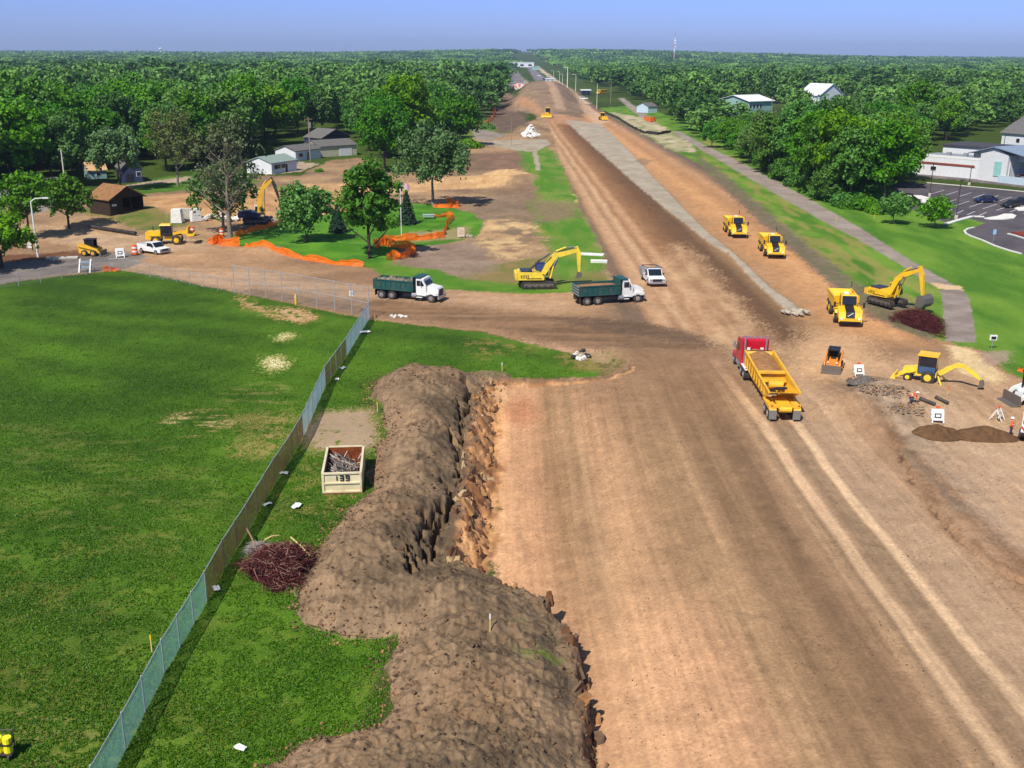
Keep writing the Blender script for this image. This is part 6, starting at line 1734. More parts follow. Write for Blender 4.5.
# ------------------------------------------------------------------ fences
def resample(pts, step):
    out = [Vector((*pts[0], 0))]; 
    for a, b in zip(pts[:-1], pts[1:]):
        a = Vector((*a, 0)); b = Vector((*b, 0)); n = max(1, round((b - a).length / step))
        for k in range(1, n + 1): out.append(a.lerp(b, k / n))
    return out
m_chain = mat_mesh('chain_link', S(150, 154, 152), .14)
m_screen_g = mat_mesh('green_windscreen', S(176, 232, 210), .50, transl=.35)
m_screen_b = mat_mesh('pale_windscreen', S(206, 226, 236), .7, transl=.35)
m_rust = mat_mesh('rusty_mesh', S(132, 92, 66), .72, transl=.3)
rail_m = mat('galvanised_rail', S(176, 182, 184), .4, metal=.3, dirt=.1)
rust_p = mat('rusty_post', S(124, 108, 92), .6, dirt=.4)
def fence(name, label, pts, h, meshes, step=3.0, rails=(1.0,), pr=.04, postm=None, top=True, lean=0.0):
    P = resample(pts, step); o0 = P[0]
    t = thing(name, label, 'fence', (o0.x, o0.y, 0))
    for i, p in enumerate(P):
        b = MB(); z = ground_z(p.x, p.y); q = p - o0
        f = i / max(1, len(P) - 1)
        pm = postm(f) if callable(postm) else (postm or rail_m)
        b.cyl((q.x, q.y, z), (q.x, q.y, z + h + .05), pr, pm, 6); b.ball((q.x, q.y, z + h + .06), pr * 1.3, pm, 6, 4); b.build('post', t)
    for r_ in rails:
        b = MB()
        for a, c in zip(P[:-1], P[1:]):
            fa = a - o0; fc = c - o0
            b.cyl((fa.x, fa.y, ground_z(a.x, a.y) + h * r_), (fc.x, fc.y, ground_z(c.x, c.y) + h * r_), pr * .62, rail_m, 5, caps=False)
        b.build('rail', t)
    # each cloth on its stretch of the run
    n = len(P) - 1
    for (f0, f1, m, nm) in meshes:
        b = MB()
        for i in range(n):
            f = (i + .5) / n
            if not (f0 <= f < f1): continue
            a, c = P[i], P[i + 1]; K = 4
            d = (c - a).normalized(); nn = Vector((-d.y, d.x, 0))
            for k in range(K):
                u, v = k / K, (k + 1) / K
                A = a.lerp(c, u) + nn * (.05 * math.sin(u * math.pi)); C = a.lerp(c, v) + nn * (.05 * math.sin(v * math.pi))
                za, zc = ground_z(A.x, A.y), ground_z(C.x, C.y); A = A - o0; C = C - o0
                b.quad([(A.x, A.y, za + .04), (C.x, C.y, zc + .04), (C.x, C.y, zc + h), (A.x, A.y, za + h)], m)
        if b.f: b.build(nm, t)
    return t
FD = GL([(369.5, 318), (346.5, 356), (325.5, 386), (303, 437), (292, 457), (274.5, 484), (248.3, 530), (224.4, 569), (207, 602), (164.7, 673.5), (145.4, 712), (126, 750), (96, 805), (70, 850)])
# fractions of the run by length
Ls = [0]
for a, b in zip(FD[:-1], FD[1:]): Ls.append(Ls[-1] + math.hypot(b[0] - a[0], b[1] - a[1]))
fr_ = lambda i: Ls[i] / Ls[-1]
fence('sports_field_fence', 'long diagonal chain fence with green and pale screens beside the mown field', FD, 1.85,
      [(0, fr_(1), m_screen_b, 'pale_screen'), (fr_(1), fr_(2), m_rust, 'rusty_netting'), (fr_(2), fr_(3), m_screen_b, 'pale_screen'), (fr_(3), fr_(8), m_rust, 'rusty_netting'), (fr_(8), 1.01, m_screen_g, 'green_screen')],
      2.75, postm=lambda f: rail_m if f > fr_(8) or f < fr_(3) else rust_p)
fence('low_lawn_fence', 'low grey chain fence bordering the far edge of the mown field', GL([(-120, 305), (-40, 294), (19, 286.5), (62, 279), (110, 271), (126, 270.5), (150, 277), (190, 284.5), (232, 292.5)]), 1.7,
      [(0, 1.01, m_chain, 'chain_mesh')], 3.0)
fence('tall_backstop_fence', 'tall two-tier chain fence with a white notice at the field corner', GL([(234.5, 293.5), (266, 298), (299, 304), (335, 310.5), (369.5, 318)]), 3.5,
      [(0, 1.01, m_chain, 'chain_mesh')], 2.75, rails=(1.0, .5), pr=.05)
def on_fence(px, py, w, h, z, label):
    x, y, _ = G(px, py)
    t = thing('notice_board', label, 'sign', (x - .0, y - .12, ground_z(x, y)), R(-12))
    MB().box((0, 0, z), (w, .03, h), white).build('board', t)
    b = MB()
    for k in range(3): b.box((0, -.02, z + h * (.22 - .2 * k)), (w * .6, .01, h * .06), darkst)
    b.build('lettering', t)
on_fence(352.7, 313, .62, .62, 2.35, 'small white notice hung high on the tall fence')
def bollard(px, py, h, m, r, name, label, cat):
    x, y, _ = G(px, py); t = thing(name, label, cat, (x, y, ground_z(x, y)))
    MB().cyl((0, 0, 0), (0, 0, h), r, m, 10).ball((0, 0, h), r, m).build('post', t)
    MB().cyl((0, 0, h * .8), (0, 0, h * .86), r * 1.06, white, 10).build('band', t)
bollard(296, 304.5, 1.1, yellow, .13, 'guard_post', 'short yellow guard post at the foot of the tall fence', 'bollard')
# wire and cloth silt fences
def ribbon(name, label, pts, h, m, cat='netting', seed=0, slump=.5, post=None, width=.35, kind=None, step=.7):
    """plastic netting: upright where it is still held, slumped where it has fallen"""
    rr = random.Random(seed)
    P = resample(GL(pts), step); o0 = P[0]
    t = thing(name, label, cat, (o0.x, o0.y, 0))
    rows = 5; vs = []
    for i, p in enumerate(P):
        a = P[max(0, i - 1)]; c = P[min(len(P) - 1, i + 1)]; d = (c - a).normalized(); nn = Vector((-d.y, d.x, 0))
        s = min(1, max(0, slump + rr.uniform(-.28, .28) + .25 * math.sin(i * .9 + seed))); z0 = ground_z(p.x, p.y) + .02
        hh = h * (1 - .72 * s); off = width * s * (1 + rr.uniform(-.5, .5))
        for j in range(rows):
            v = j / (rows - 1); w = math.sin(v * math.pi * 1.5) * off * 1.2
            q = p + nn * (off * v * 1.6 + w * .4 + rr.uniform(-.05, .05)) - o0
            vs.append((q.x, q.y, z0 + hh * v ** .8 + rr.uniform(-.03, .03)))
    b = MB(); n = len(P)
    b.add(vs, [(i * rows + j, (i + 1) * rows + j, (i + 1) * rows + j + 1, i * rows + j + 1) for i in range(n - 1) for j in range(rows - 1)], m)
    b.build('netting', t)
    if post:
        for i in range(0, n, max(3, int(3 / step))):
            p = P[i] - o0; z0 = ground_z(P[i].x, P[i].y)
            MB().box((p.x, p.y, z0 + h * .55), (.07, .07, h * 1.15), post).build('stake', t)
    return t
m_net = mat_mesh('orange_netting', S(255, 124, 16, 1.1), .9, transl=.45)
m_silt = mat('black_silt_cloth', S(34, 34, 36), .9, dirt=.2)
ribbon('orange_netting', 'long sagging orange netting along the front edge of the park lawn', [(243, 248), (262, 252), (285, 256), (310, 261), (335, 264.5), (363, 266.5)], 1.25, m_net, seed=1, slump=.62, step=.9, width=.6)
ribbon('orange_netting', 'crumpled orange netting bunched by the thick pale tree trunk', [(212, 245), (222, 242.5), (219, 246), (240, 246.5)], 1.5, m_net, seed=2, slump=.15, width=.8, step=.5)
ribbon('orange_netting', 'orange netting running back from the pale trunk behind the round maple', [(236, 237), (252, 232), (272, 227), (286, 221)], 1.2, m_net, seed=3, slump=.45)
ribbon('orange_netting', 'hooked heap of orange netting under the oval tree', [(376, 250), (384, 246), (392, 248), (404, 249), (412, 251), (409, 257), (398, 259), (386, 260.5)], 1.5, m_net, seed=4, slump=.3, width=.9, step=.5)
ribbon('orange_netting', 'orange netting crossing the park lawn in front of the spruce', [(374, 247), (386, 241), (402, 240.5), (420, 240), (434, 238.5), (444, 237.5), (448, 226), (455, 217.5), (446, 217), (434, 217.5)], 1.2, m_net, seed=5, slump=.35, width=.5)
ribbon('orange_netting', 'small loop of orange netting right of the spreading tree', [(433, 207.5), (448, 208), (460, 207.5), (456, 204), (447, 202.5)], 1.0, m_net, seed=6, slump=.35, width=.7, step=.6)
ribbon('orange_netting', 'faraway orange netting on the wood edge left of the embankment', [(474, 128), (486, 125.5), (493, 119), (496, 110), (491, 108)], 1.4, m_net, seed=7, slump=.2, width=1.0, step=1.6)
ribbon('silt_fence', 'low black silt fence winding along the right edge of the corridor', [(604, 113), (618, 119), (630, 127), (644, 133.5), (658, 135), (671, 132.5)], 1.1, m_silt, 'silt fence', seed=8, slump=.1, step=1.6, post=black)
ribbon('orange_netting', 'patch of orange netting behind the tiny white house on the right', [(644, 120), (651, 122), (656, 121)], 2.2, m_net, seed=9, slump=.1, width=.9, step=.8)
ribbon('orange_netting', 'bit of orange netting on the grass at the right edge', [(1017, 371), (1024, 372.5), (1034, 374)], .55, m_net, seed=10, slump=.6, width=.3, step=.4)
ribbon('orange_netting', 'flat orange netting heap where the low fence turns', [(103, 271.5), (109, 271), (115, 271.5)], .9, m_net, seed=11, slump=.5, width=.6, step=.4)

# ------------------------------------------------------------------ dumpster with scrap
A = Vector(G(323.5, 494)); B = Vector(G(361.5, 493)); d = B - A; Wd = d.length; Ld = 5.0
t = thing('roll_off_dumpster', 'cream steel dumpster numbered 139 filled with scrap branches and pipe', 'dumpster', (A.x, A.y, ground_z(A.x, A.y)), math.atan2(d.y, d.x) + R(1))
hD = 1.45; rusty = mat_speckle('rusty_inside', S(150, 74, 34), S(96, 52, 34), 2.2, bump=.01)
b = MB(); b.box((Wd / 2, .05, hD / 2 + .08), (Wd, .09, hD), cream)
for z in (.14, .78, hD + .05): b.box((Wd / 2, 0, z), (Wd + .06, .16, .12), cream)
for x in (.02, Wd - .02): b.box((x, 0, hD / 2 + .08), (.14, .15, hD), cream)
b.build('end_gate', t, bevel=.01)
for s, x in ((-1, 0), (1, Wd)):
    b = MB(); b.box((x - s * .04, Ld / 2, hD / 2 + .08), (.08, Ld, hD), cream)
    b.box((x, Ld / 2, hD + .06), (.16, Ld + .1, .13), cream)
    for k in range(8): b.box((x + s * .05, .3 + k * .63, hD / 2), (.1, .1, hD), cream)
    b.build('side_wall', t)
b = MB(); b.box((Wd / 2, Ld, hD / 2 + .08), (Wd, .09, hD), cream); b.box((Wd / 2, Ld, hD + .06), (Wd + .1, .16, .13), cream); b.box((Wd / 2, Ld - .07, hD / 2 + .1), (Wd - .2, .04, hD - .1), rusty); b.build('front_wall', t)
b = MB(); b.box((Wd / 2, Ld / 2, .14), (Wd - .1, Ld - .1, .1), rusty)
for s in (0.09, Wd - .09): b.box((s, Ld / 2, hD / 2), (.02, Ld - .2, hD - .15), rusty)
b.build('floor', t)
b = MB(); b.box((Wd / 2, -.02, .03), (Wd, .2, .07), brick); b.build('bottom_rail', t)
# the number
def digit(b, ch, x, z, w, h, m, y=-.05, th=.07):
    seg = {'1': 'bc', '3': 'abgcd', '9': 'abfgcd'}[ch]
    S_ = {'a': (x + w / 2, z + h, w, th), 'g': (x + w / 2, z + h / 2, w, th), 'd': (x + w / 2, z, w, th), 'f': (x, z + h * .75, th, h / 2), 'b': (x + w, z + h * .75, th, h / 2), 'c': (x + w, z + h * .25, th, h / 2)}
    for c in seg:
        cx, cz, sx, sz = S_[c]; b.box((cx, y, cz), (sx + (th if sx > sz else 0), .02, sz), m)
b = MB(); digit(b, '1', Wd * .30, .98, .18, .34, black); digit(b, '3', Wd * .46, .98, .2, .34, black); digit(b, '9', Wd * .61, .98, .2, .34, black)
b.build('lettering', t)
# scrap inside
b = MB(); rr = random.Random(11)
scr = [mat('scrap_pale', S(196, 190, 182), .6, dirt=.2), mat('scrap_grey', S(126, 122, 122), .6, dirt=.3), mat('scrap_dark', S(66, 58, 56), .7, dirt=.2), mat('scrap_brown', S(128, 104, 84), .7)]
for k in range(330):
    x0 = rr.uniform(.25, Wd - .3); y0 = rr.uniform(.3, Ld - .9); z0 = rr.uniform(.3, 1.15) - .25 * abs(x0 - Wd / 2)
    a = rr.gauss(2.1, .5); L_ = rr.uniform(.5, 1.7)
    x1 = min(Wd - .15, max(.15, x0 + math.cos(a) * L_)); y1 = min(Ld - .4, max(.2, y0 + math.sin(a) * L_))
    b.cyl((x0, y0, z0), (x1, y1, z0 + rr.uniform(-.2, .35)), rr.uniform(.012, .04), rr.choice(scr), 4)
for k in range(40): b.box((rr.uniform(.3, Wd - .3), rr.uniform(.4, Ld - .6), rr.uniform(.3, .8)), (rr.uniform(.1, .5), rr.uniform(.1, .4), .05), rr.choice(scr), rr.uniform(0, 3), rr.uniform(-.6, .6))
o = b.build('scrap_pile'); o.matrix_world = Matrix.Translation(t.location) @ Matrix.Rotation(t.rotation_euler.z, 4, 'Z')
tag(o, 'tangle of pale and grey scrap branches lying inside the numbered dumpster', 'scrap')

# ------------------------------------------------------------------ brush piles of red-brown twigs
def brush(name, label, px, py, rx, ry, h, n, cols, seed, ln=1.0, cat='brush pile', gap=None):
    x, y, _ = G(px, py); rr = random.Random(seed); b = MB()
    z = ground_z(x, y)
    # dense heart
    N_ = 14; vs = [(0, 0, h * .40)]
    for j in range(1, 6):
        for i in range(N_):
            a = 2 * math.pi * i / N_; q = j / 5 * rr.uniform(.68, 1.0) * .86
            vs.append((rx * q * math.cos(a), ry * q * math.sin(a), max(-.05, h * .42 * (1 - (j / 5) ** 1.7) + rr.uniform(-.12, .12) * h)))
    fs = [[0, 1 + i, 1 + (i + 1) % N_] for i in range(N_)]
    for j in range(4):
        for i in range(N_):
            a0 = 1 + j * N_ + i; a1 = 1 + j * N_ + (i + 1) % N_; fs.append([a0, a0 + N_, a1 + N_, a1])
    b.add(vs, fs, cols[0])
    lobes_ = [(rr.uniform(-.6, .6), rr.uniform(-.6, .6), rr.uniform(.6, 1.2)) for _ in range(5)]
    for k in range(n):
        a = rr.uniform(0, 6.28); q = rr.uniform(0, 1) ** .6 * (.78 + .22 * math.sin(a * 3 + seed) + .1 * math.sin(a * 7)); X = rx * q * math.cos(a); Y = ry * q * math.sin(a)
        Z = h * (1 - q ** 1.8) * rr.uniform(.45, .9) * (.7 + .55 * max(math.exp(-((X / rx - u_) ** 2 + (Y / ry - v_) ** 2) * 7) * w_ for u_, v_, w_ in lobes_)); b2 = rr.uniform(0, 6.28); L_ = ln * rr.uniform(.3, 1.0)
        m_ = (X + math.cos(b2) * L_ * .5, Y + math.sin(b2) * L_ * .5, max(.03, Z + rr.uniform(.0, .28)))
        e_ = (X + math.cos(b2 + .5) * L_, Y + math.sin(b2 + .5) * L_, max(.02, Z + rr.uniform(-.35, .3)))
        r_ = rr.uniform(.012, .032); c = rr.choice(cols)
        b.cyl((X, Y, Z), m_, r_, c, 3, r_ * .8, caps=False); b.cyl(m_, e_, r_ * .8, c, 3, r_ * .3, caps=False)
    o = b.build(name); o.location = (x, y, z); tag(o, label, cat)
    return o
mar = mat_speckle('maroon_twigs', S(88, 40, 40), S(54, 26, 30), 5, bump=.02); mar2 = mat_speckle('brown_twigs', S(118, 64, 58), S(78, 38, 40), 5, bump=.02); mar3 = mat('pale_twigs', S(150, 108, 92), .8)
brush('brush_pile', 'big maroon heap of cut twigs between the fence and the soil bank', 280, 570, 2.3, 2.9, 1.35, 2600, [mar, mar, mar2, mar, mar3], 5, 1.0)
brush('brush_pile', 'dark maroon heap under the bucket of the path-side excavator', 920, 324, 3.0, 5.6, 1.5, 1700, [mar, mar, mar2], 6, 1.1)
greytw = mat('grey_twigs', S(150, 142, 138), .8)
brush('twig_tangle', 'small grey tangle of twigs at the fence side of the maroon heap', 259, 553, .7, .9, .6, 260, [greytw, greytw], 7, .8)
for (a, b_, lab) in (((266, 559), (280, 553.5), 'pale bare branch lying across the upper half of the maroon heap'), ((292, 556), (312, 565), 'pale bare branch sticking out toward the soil bank from the maroon heap'), ((247, 541), (256, 553), 'thin pale stick leaning at the fence above the grey tangle')):
    A = Vector(G(*a)); B = Vector(G(*b_)); za = ground_z(A.x, A.y) + (1.25 if a[0] > 260 else .9)
    zb = ground_z(B.x, B.y) + (1.2 if a[0] < 290 and a[0] > 260 else .45)
    b = MB(); b.path([(0, 0, 0), ((B.x - A.x) * .5, (B.y - A.y) * .5, (zb - za) * .5 + .1), (B.x - A.x, B.y - A.y, zb - za)], .055, mar3 if a[0] < 260 else wood, 6)
    o = b.build('branch'); o.location = (A.x, A.y, za); tag(o, lab, 'branch')

# ------------------------------------------------------------------ heaps, rocks, blocks
def heap(name, label, px, py, rx, ry, h, m, seed, cat='soil heap', rot=0.0, n=26, lump=.18):
    x, y, _ = G(px, py); r = np.random.default_rng(seed)
    vs = []; fs = []
    for j in range(n + 1):
        for i in range(n + 1):
            u = (i / n * 2 - 1); v = (j / n * 2 - 1); q = math.hypot(u, v)
            z = h * max(0.0, 1 - q ** 1.3 if q < 1 else 0)
            vs.append((u * rx, v * ry, z))
    V = np.array(vs); nz = fbm(V[:, 0] + seed * 9, V[:, 1], .9, 4, seed); V[:, 2] = V[:, 2] * (.75 + .6 * nz) + (nz - .5) * lump * (V[:, 2] > .02) - .03
    b = MB(); fs = [(j * (n + 1) + i, j * (n + 1) + i + 1, (j + 1) * (n + 1) + i + 1, (j + 1) * (n + 1) + i) for j in range(n) for i in range(n) if max(V[j * (n + 1) + i][2], V[(j + 1) * (n + 1) + i + 1][2], V[j * (n + 1) + i + 1][2], V[(j + 1) * (n + 1) + i][2]) > -.02]
    b.add([tuple(v) for v in V], fs, m); o = b.build(name); o.location = (x, y, ground_z(x, y)); o.rotation_euler = (0, 0, rot); tag(o, label, cat); return o
moist = mat_speckle('moist_soil', S(114, 84, 56), S(84, 62, 44), 2.5, bump=.05)
heap('soil_heap', 'low ridge of dark soil by the front barricade, left of two', 935, 436.5, 2.6, 1.3, .85, moist, 3, rot=.1)
heap('soil_heap', 'low ridge of dark soil beside the standing worker', 981, 437, 3.0, 1.3, .9, moist, 4, rot=-.08)
heap('gravel_heap', 'dark lumpy gravel heap by the small barricade behind the backhoe', 862, 398, 1.5, 1.2, .5, mat_speckle('dark_gravel', S(112, 106, 98), S(84, 80, 76), 3, bump=.06), 6)
heap('sand_heap', 'pale sand heap on the field behind the park lawn', 508, 180, 6.0, 5.0, 1.3, mat_speckle('pale_sand', S(206, 170, 122), S(178, 140, 98), 1.2, bump=.05), 7)

def rock_mesh(b, c, r, m, rr, flat=.7):
    pts = []
    for k in range(12):
        ph = math.acos(1 - 2 * (k + .5) / 12); th = k * 2.399
        q = r * rr.uniform(.7, 1.15); pts.append((c[0] + q * math.sin(ph) * math.cos(th), c[1] + q * math.sin(ph) * math.sin(th), c[2] + q * math.cos(ph) * flat))
    import bmesh
    bm = bmesh.new(); vv = [bm.verts.new(p) for p in pts]; bmesh.ops.convex_hull(bm, input=vv)
    bm.verts.ensure_lookup_table(); bm.verts.index_update()
    b.add([v.co[:] for v in bm.verts], [[v.index for v in f.verts] for f in bm.faces], m); bm.free()
def pile(name, label, px, py, rx, ry, h, n, r0, r1, m, seed, cat='rubble', kind=None):
    x, y, _ = G(px, py); rr = random.Random(seed); b = MB(); z = ground_z(x, y)
    for k in range(n):
        a = rr.uniform(0, 6.28); q = rr.uniform(0, 1) ** .55
        rock_mesh(b, (rx * q * math.cos(a), ry * q * math.sin(a), h * (1 - q) * rr.uniform(.3, 1) + r0 * .4), rr.uniform(r0, r1), rr.choice(m), rr)
    o = b.build(name); o.location = (x, y, z); tag(o, label, cat, kind=kind); return o
whr = mat_speckle('white_rock', S(236, 234, 226), S(206, 202, 192), 3, bump=.03)
pile('rock_pile', 'bright white heap of broken rock beside the far end of the driveway', 530.5, 136, 2.6, 8, 4.2, 60, .6, 1.3, [whr], 3, 'rock pile')
pile('rubble_pile', 'white broken concrete scattered left of the blue-bodied excavator', 218, 221.5, 4.2, 2.2, 1.2, 34, .3, .8, [whr, rockm], 4, 'rubble')
pile('rubble_pile', 'pale rubble lying behind the tracks of the blue-bodied excavator', 268, 221.5, 3.8, 2.0, .9, 34, .25, .7, [whr, rockm], 5, 'rubble')
pile('rubble_pile', 'small tangle of pale concrete and wire in the middle of the junction', 581, 358, .95, .8, .9, 26, .16, .42, [rockm, whr, darkst], 6, 'rubble')
pile('rubble_pile', 'broken slabs at the tip of the old pavement strip', 797, 315, 1.6, 1.1, .4, 16, .2, .5, [rockm], 7, 'rubble')
dg = mat_speckle('dark_gravel2', S(124, 114, 100), S(96, 88, 78), 3, bump=.06); dg2 = mat_speckle('tan_gravel', S(150, 130, 108), S(120, 104, 88), 3, bump=.06)
for (a_, b_, rx_, ry_, sd_, lb_) in ((868, 398, 2.0, 1.6, 31, 'upper end of the dark gravel ridge left of the trench'), (882, 408, 2.2, 1.6, 32, 'middle of the dark gravel ridge left of the trench'), (896, 419, 2.4, 1.6, 33, 'lower end of the dark gravel ridge near the trench barricade')):
    pile('gravel_ridge', lb_, a_, b_, rx_, ry_, .4, 200, .03, .13, [dg2, dg2, dg, soilm], sd_, 'gravel', kind='stuff')
pile('rubble_pile', 'thin line of light stones near the leaning fence corner', 398, 317, 1.5, .6, .15, 12, .12, .3, [whr], 8, 'rubble')
for i, (px, py, s_, lab) in enumerate([(178, 224.5, 1.25, 'largest white concrete block behind the wheel loader'), (186, 222, 1.0, 'greyish concrete block just right of the largest one'), (196, 223, 1.15, 'white concrete block standing apart on the right')]):
    x, y, _ = G(px, py)
    o = MB().box((0, 0, s_ * .95), (s_ * 1.6, s_ * 1.4, s_ * 1.9), whr if i != 1 else concrete, rz=.3 * i, top=(.8, .8)).build('concrete_block', bevel=.06); o.location = (x, y, ground_z(x, y)); tag(o, lab, 'concrete block')
def slab(px, py, w, d, h, rz, label, m, name='concrete_slab', cat='slab', z=0):
    x, y, _ = G(px, py); o = MB().box((0, 0, h / 2 + z), (w, d, h), m, rx=R(3)).build(name, bevel=.02); o.location = (x, y, ground_z(x, y)); o.rotation_euler = (0, 0, rz); tag(o, label, cat)
slab(592, 255, 3.6, 1.1, .2, -.25, 'long cream slab lying on the grass behind the loaded truck', whr)
slab(599, 262.5, 2.4, .8, .35, -.1, 'shorter thick cream slab nearest the loaded truck', whr)
slab(62, 258, 4.4, 1.0, .18, .2, 'pale kerb slab on the verge below the left street lamp', concrete)
for k, (px, py, w, lab) in enumerate([(284, 474.5, .62, 'white paper sheet lying closest to the dumpster along the rusty fence'), (267, 505.5, .62, 'white paper sheet against the foot of the rusty fence, above the twig heap'), (297, 507, .9, 'white paper sheet on open grass below the dumpster'), (216.5, 590, .6, 'crumpled white paper at the start of the green screen'), (240.5, 749.5, .5, 'pale paper scrap on the grass near the bottom of the picture'),
                                      (365, 333, 1.1, 'flat white board beside the pale upper fence screen'), (343, 369, .7, 'small white scrap beside the rusty upper netting'), (337, 380, .6, 'white scrap where the rusty netting ends')]):
    x, y, _ = G(px, py); b = MB(); rr = random.Random(k); n = 4; vs = []
    for i in range(n + 1):
        for j in range(n + 1): vs.append((w * (i / n - .5), w * .6 * (j / n - .5), .08 + rr.uniform(0, .12)))
    b.add(vs, [(i * (n + 1) + j, (i + 1) * (n + 1) + j, (i + 1) * (n + 1) + j + 1, i * (n + 1) + j + 1) for i in range(n) for j in range(n)], white)
    o = b.build('paper_sheet'); o.location = (x, y, ground_z(x, y)); o.rotation_euler = (0, 0, k * .7); tag(o, lab, 'paper')
for (px, py, h, lab, m) in [(490, 649.5, 1.05, 'pale survey stake standing on top of the soil bank', wood), (502, 371.5, .9, 'survey stake on the grass at the far rim of the excavation', wood), (377.5, 412, .9, 'yellow-topped stake at the left foot of the soil bank', yellow), (152, 652, 1.0, 'thin yellow stake just left of the green screen', yellow),
                              (946.5, 403.5, .8, 'orange-topped marker stake in the trench under the backhoe arm', orange), (375, 321, .85, 'orange-topped stake at the fence corner', orange), (836, 223, 1.1, 'yellow marker post on the grass nearest the thicket corner', yellow), (760, 172, 1.3, 'yellow marker post beside the bicycle path bend', yellow), (874, 219, .9, 'yellow marker post on the grass between path and small tree', yellow)]:
    x, y, _ = G(px, py); t = thing('survey_stake', lab, 'stake', (x, y, ground_z(x, y)))
    MB().box((0, 0, h / 2), (.06, .05, h), wood).build('shaft', t); MB().box((0, 0, h * .86), (.075, .065, h * .28), m if m is not wood else white).build('tip', t)
# sprayer-like yellow drum at the lower left corner
x, y, _ = G(5, 757); t = thing('yellow_barrel_cart', 'small yellow twin-drum cart cut off at the lower left corner', 'cart', (x, y, ground_z(x, y)))
for s in (-.2, .2): MB().cyl((s, 0, .3), (s, 0, 1.0), .19, mat('barrel_yellow', S(250, 236, 40), .4, dirt=.1), 12).build('drum', t)
MB().box((0, 0, .26), (.85, .5, .06), darkst).build('base_frame', t); MB().path([(-.35, .25, .28), (-.35, .3, 1.15), (.35, .3, 1.15), (.35, .25, .28)], .025, darkst).build('handle', t)
for s in (-.3, .3): MB().cyl((s - .04, -.2, .14), (s + .04, -.2, .14), .14, rubber, 12).build('wheel', t)
MB().box((0, 0, .72), (.86, .44, .05), black).build('strap', t)

# ------------------------------------------------------------------ barricades and signs
def barricade(px, py, label, yaw=0.0, flag=True, k=1.0, sign=True, panel=None):
    x, y, _ = G(px, py); t = thing('barricade', label, 'barricade', (x, y, ground_z(x, y)), yaw); t.scale = (k,) * 3
    for s in (-1, 1):
        b = MB(); b.box((s * .42, -.28, .5), (.09, .05, 1.08), white, rx=R(-26)); b.box((s * .42, .28, .5), (.09, .05, 1.08), white, rx=R(26)); b.build('leg', t)
    b = MB()
    for z in (.35, .72): b.box((0, -.32 + z * .3, z + .05), (1.0, .04, .2), panel or white, rx=R(-16))
    b.build('rail', t)
    if sign:
        so = MB().box((0, -.26, .62), (.86, .04, .92), white, rx=R(-12)).build('sign_panel', t)
        b = MB(); b.box((0, -.31, .56), (.5, .02, .34), black, rx=R(-12)); b.box((.0, -.325, .56), (.34, .02, .18), white, rx=R(-12)); b.build('sign_mark', t)
    if flag: MB().box((0, -.02, 1.16), (.3, .12, .16), orange).build('warning_light', t)
    return t
barricade(857.5, 375.5, 'white A-frame sign with an orange lamp beside the small orange loader', R(5), k=1.0)
barricade(935.5, 425, 'white A-frame sign behind the left dark soil ridge', R(-6), k=1.05)
barricade(996.5, 421.5, 'white A-frame barricade standing open next to the worker', R(50), sign=False)
barricade(120.5, 257, 'white barricade lying askew in front of the white pickup', R(20), k=1.3, flag=False)
barricade(87, 271.5, 'white barricade with a grey-blue panel on the left street', R(0), k=1.75, flag=False, sign=False, panel=mat('grey_blue_panel', S(116, 138, 150), .5))
# small things around
x, y, _ = G(991.5, 349); t = thing('road_sign', 'white and dark boxed sign on a post at the end of the bicycle path', 'sign', (x, y, ground_z(x, y)))
MB().cyl((0, 0, 0), (0, 0, 1.3), .04, galv, 6).build('post', t); so = MB().box((0, -.05, 1.25), (.75, .1, .55), white).build('sign_panel', t); MB().box((0.02, -.11, 1.22), (.5, .03, .3), black).build('sign_mark', so)
x, y, _ = G(993, 243); t = thing('road_sign', 'small pale blue sign on a thin post at the lot entrance', 'sign', (x, y, ground_z(x, y)))
MB().cyl((0, 0, 0), (0, 0, 2.1), .04, galv, 6).build('post', t); MB().box((0, -.05, 1.8), (.5, .04, .8), mat('pale_blue_sign', S(150, 190, 226), .4)).build('sign_panel', t)
x, y, _ = G(30.5, 251.5); t = thing('yard_sign', 'small white sign on the grass left of the street lamp foot', 'sign', (x, y, ground_z(x, y)))
MB().box((0, 0, 1.0), (.62, .05, .8), white).build('sign_panel', t); MB().box((0, .02, .35), (.06, .06, .7), galv).build('post', t)
x, y, _ = G(461, 237.5); t = thing('park_sign', 'beige upright park sign with faded print beyond the netting', 'sign', (x, y, ground_z(x, y)), R(4))
MB().box((0, 0, .95), (1.15, .1, 1.5), mat('beige_board', S(222, 200, 176), .6)).build('board', t)
for s in (-.5, .5): MB().box((s, .08, .6), (.1, .08, 1.3), wood).build('post', t)
b = MB()
for k in range(3): b.box((0, -.06, 1.3 - k * .3), (.75, .02, .1), mat('faded_print', S(196, 150, 130), .7))
b.build('lettering', t)
pile('shrub_stones', 'small green-white boulder beside the beige park sign', 469, 237, .6, .5, .3, 6, .3, .5, [rockm], 12, 'boulder')
# picnic table
x, y, _ = G(428.5, 218.5); t = thing('picnic_table', 'pale grey picnic table on the park lawn by the netting end', 'picnic table', (x, y, ground_z(x, y)), R(6))
tm_ = mat('table_grey', S(168, 190, 188), .5)
MB().box((0, 0, .76), (2.1, .85, .07), tm_).build('table_top', t)
for s in (-1, 1):
    MB().box((0, s * .8, .46), (2.1, .3, .06), tm_).build('bench', t)
    b = MB(); b.box((s * .75, 0, .44), (.08, 1.7, .07), tm_); b.box((s * .75, -.35, .38), (.08, .08, .85), tm_, rx=R(25)); b.box((s * .75, .35, .38), (.08, .08, .85), tm_, rx=R(-25)); b.build('leg', t)
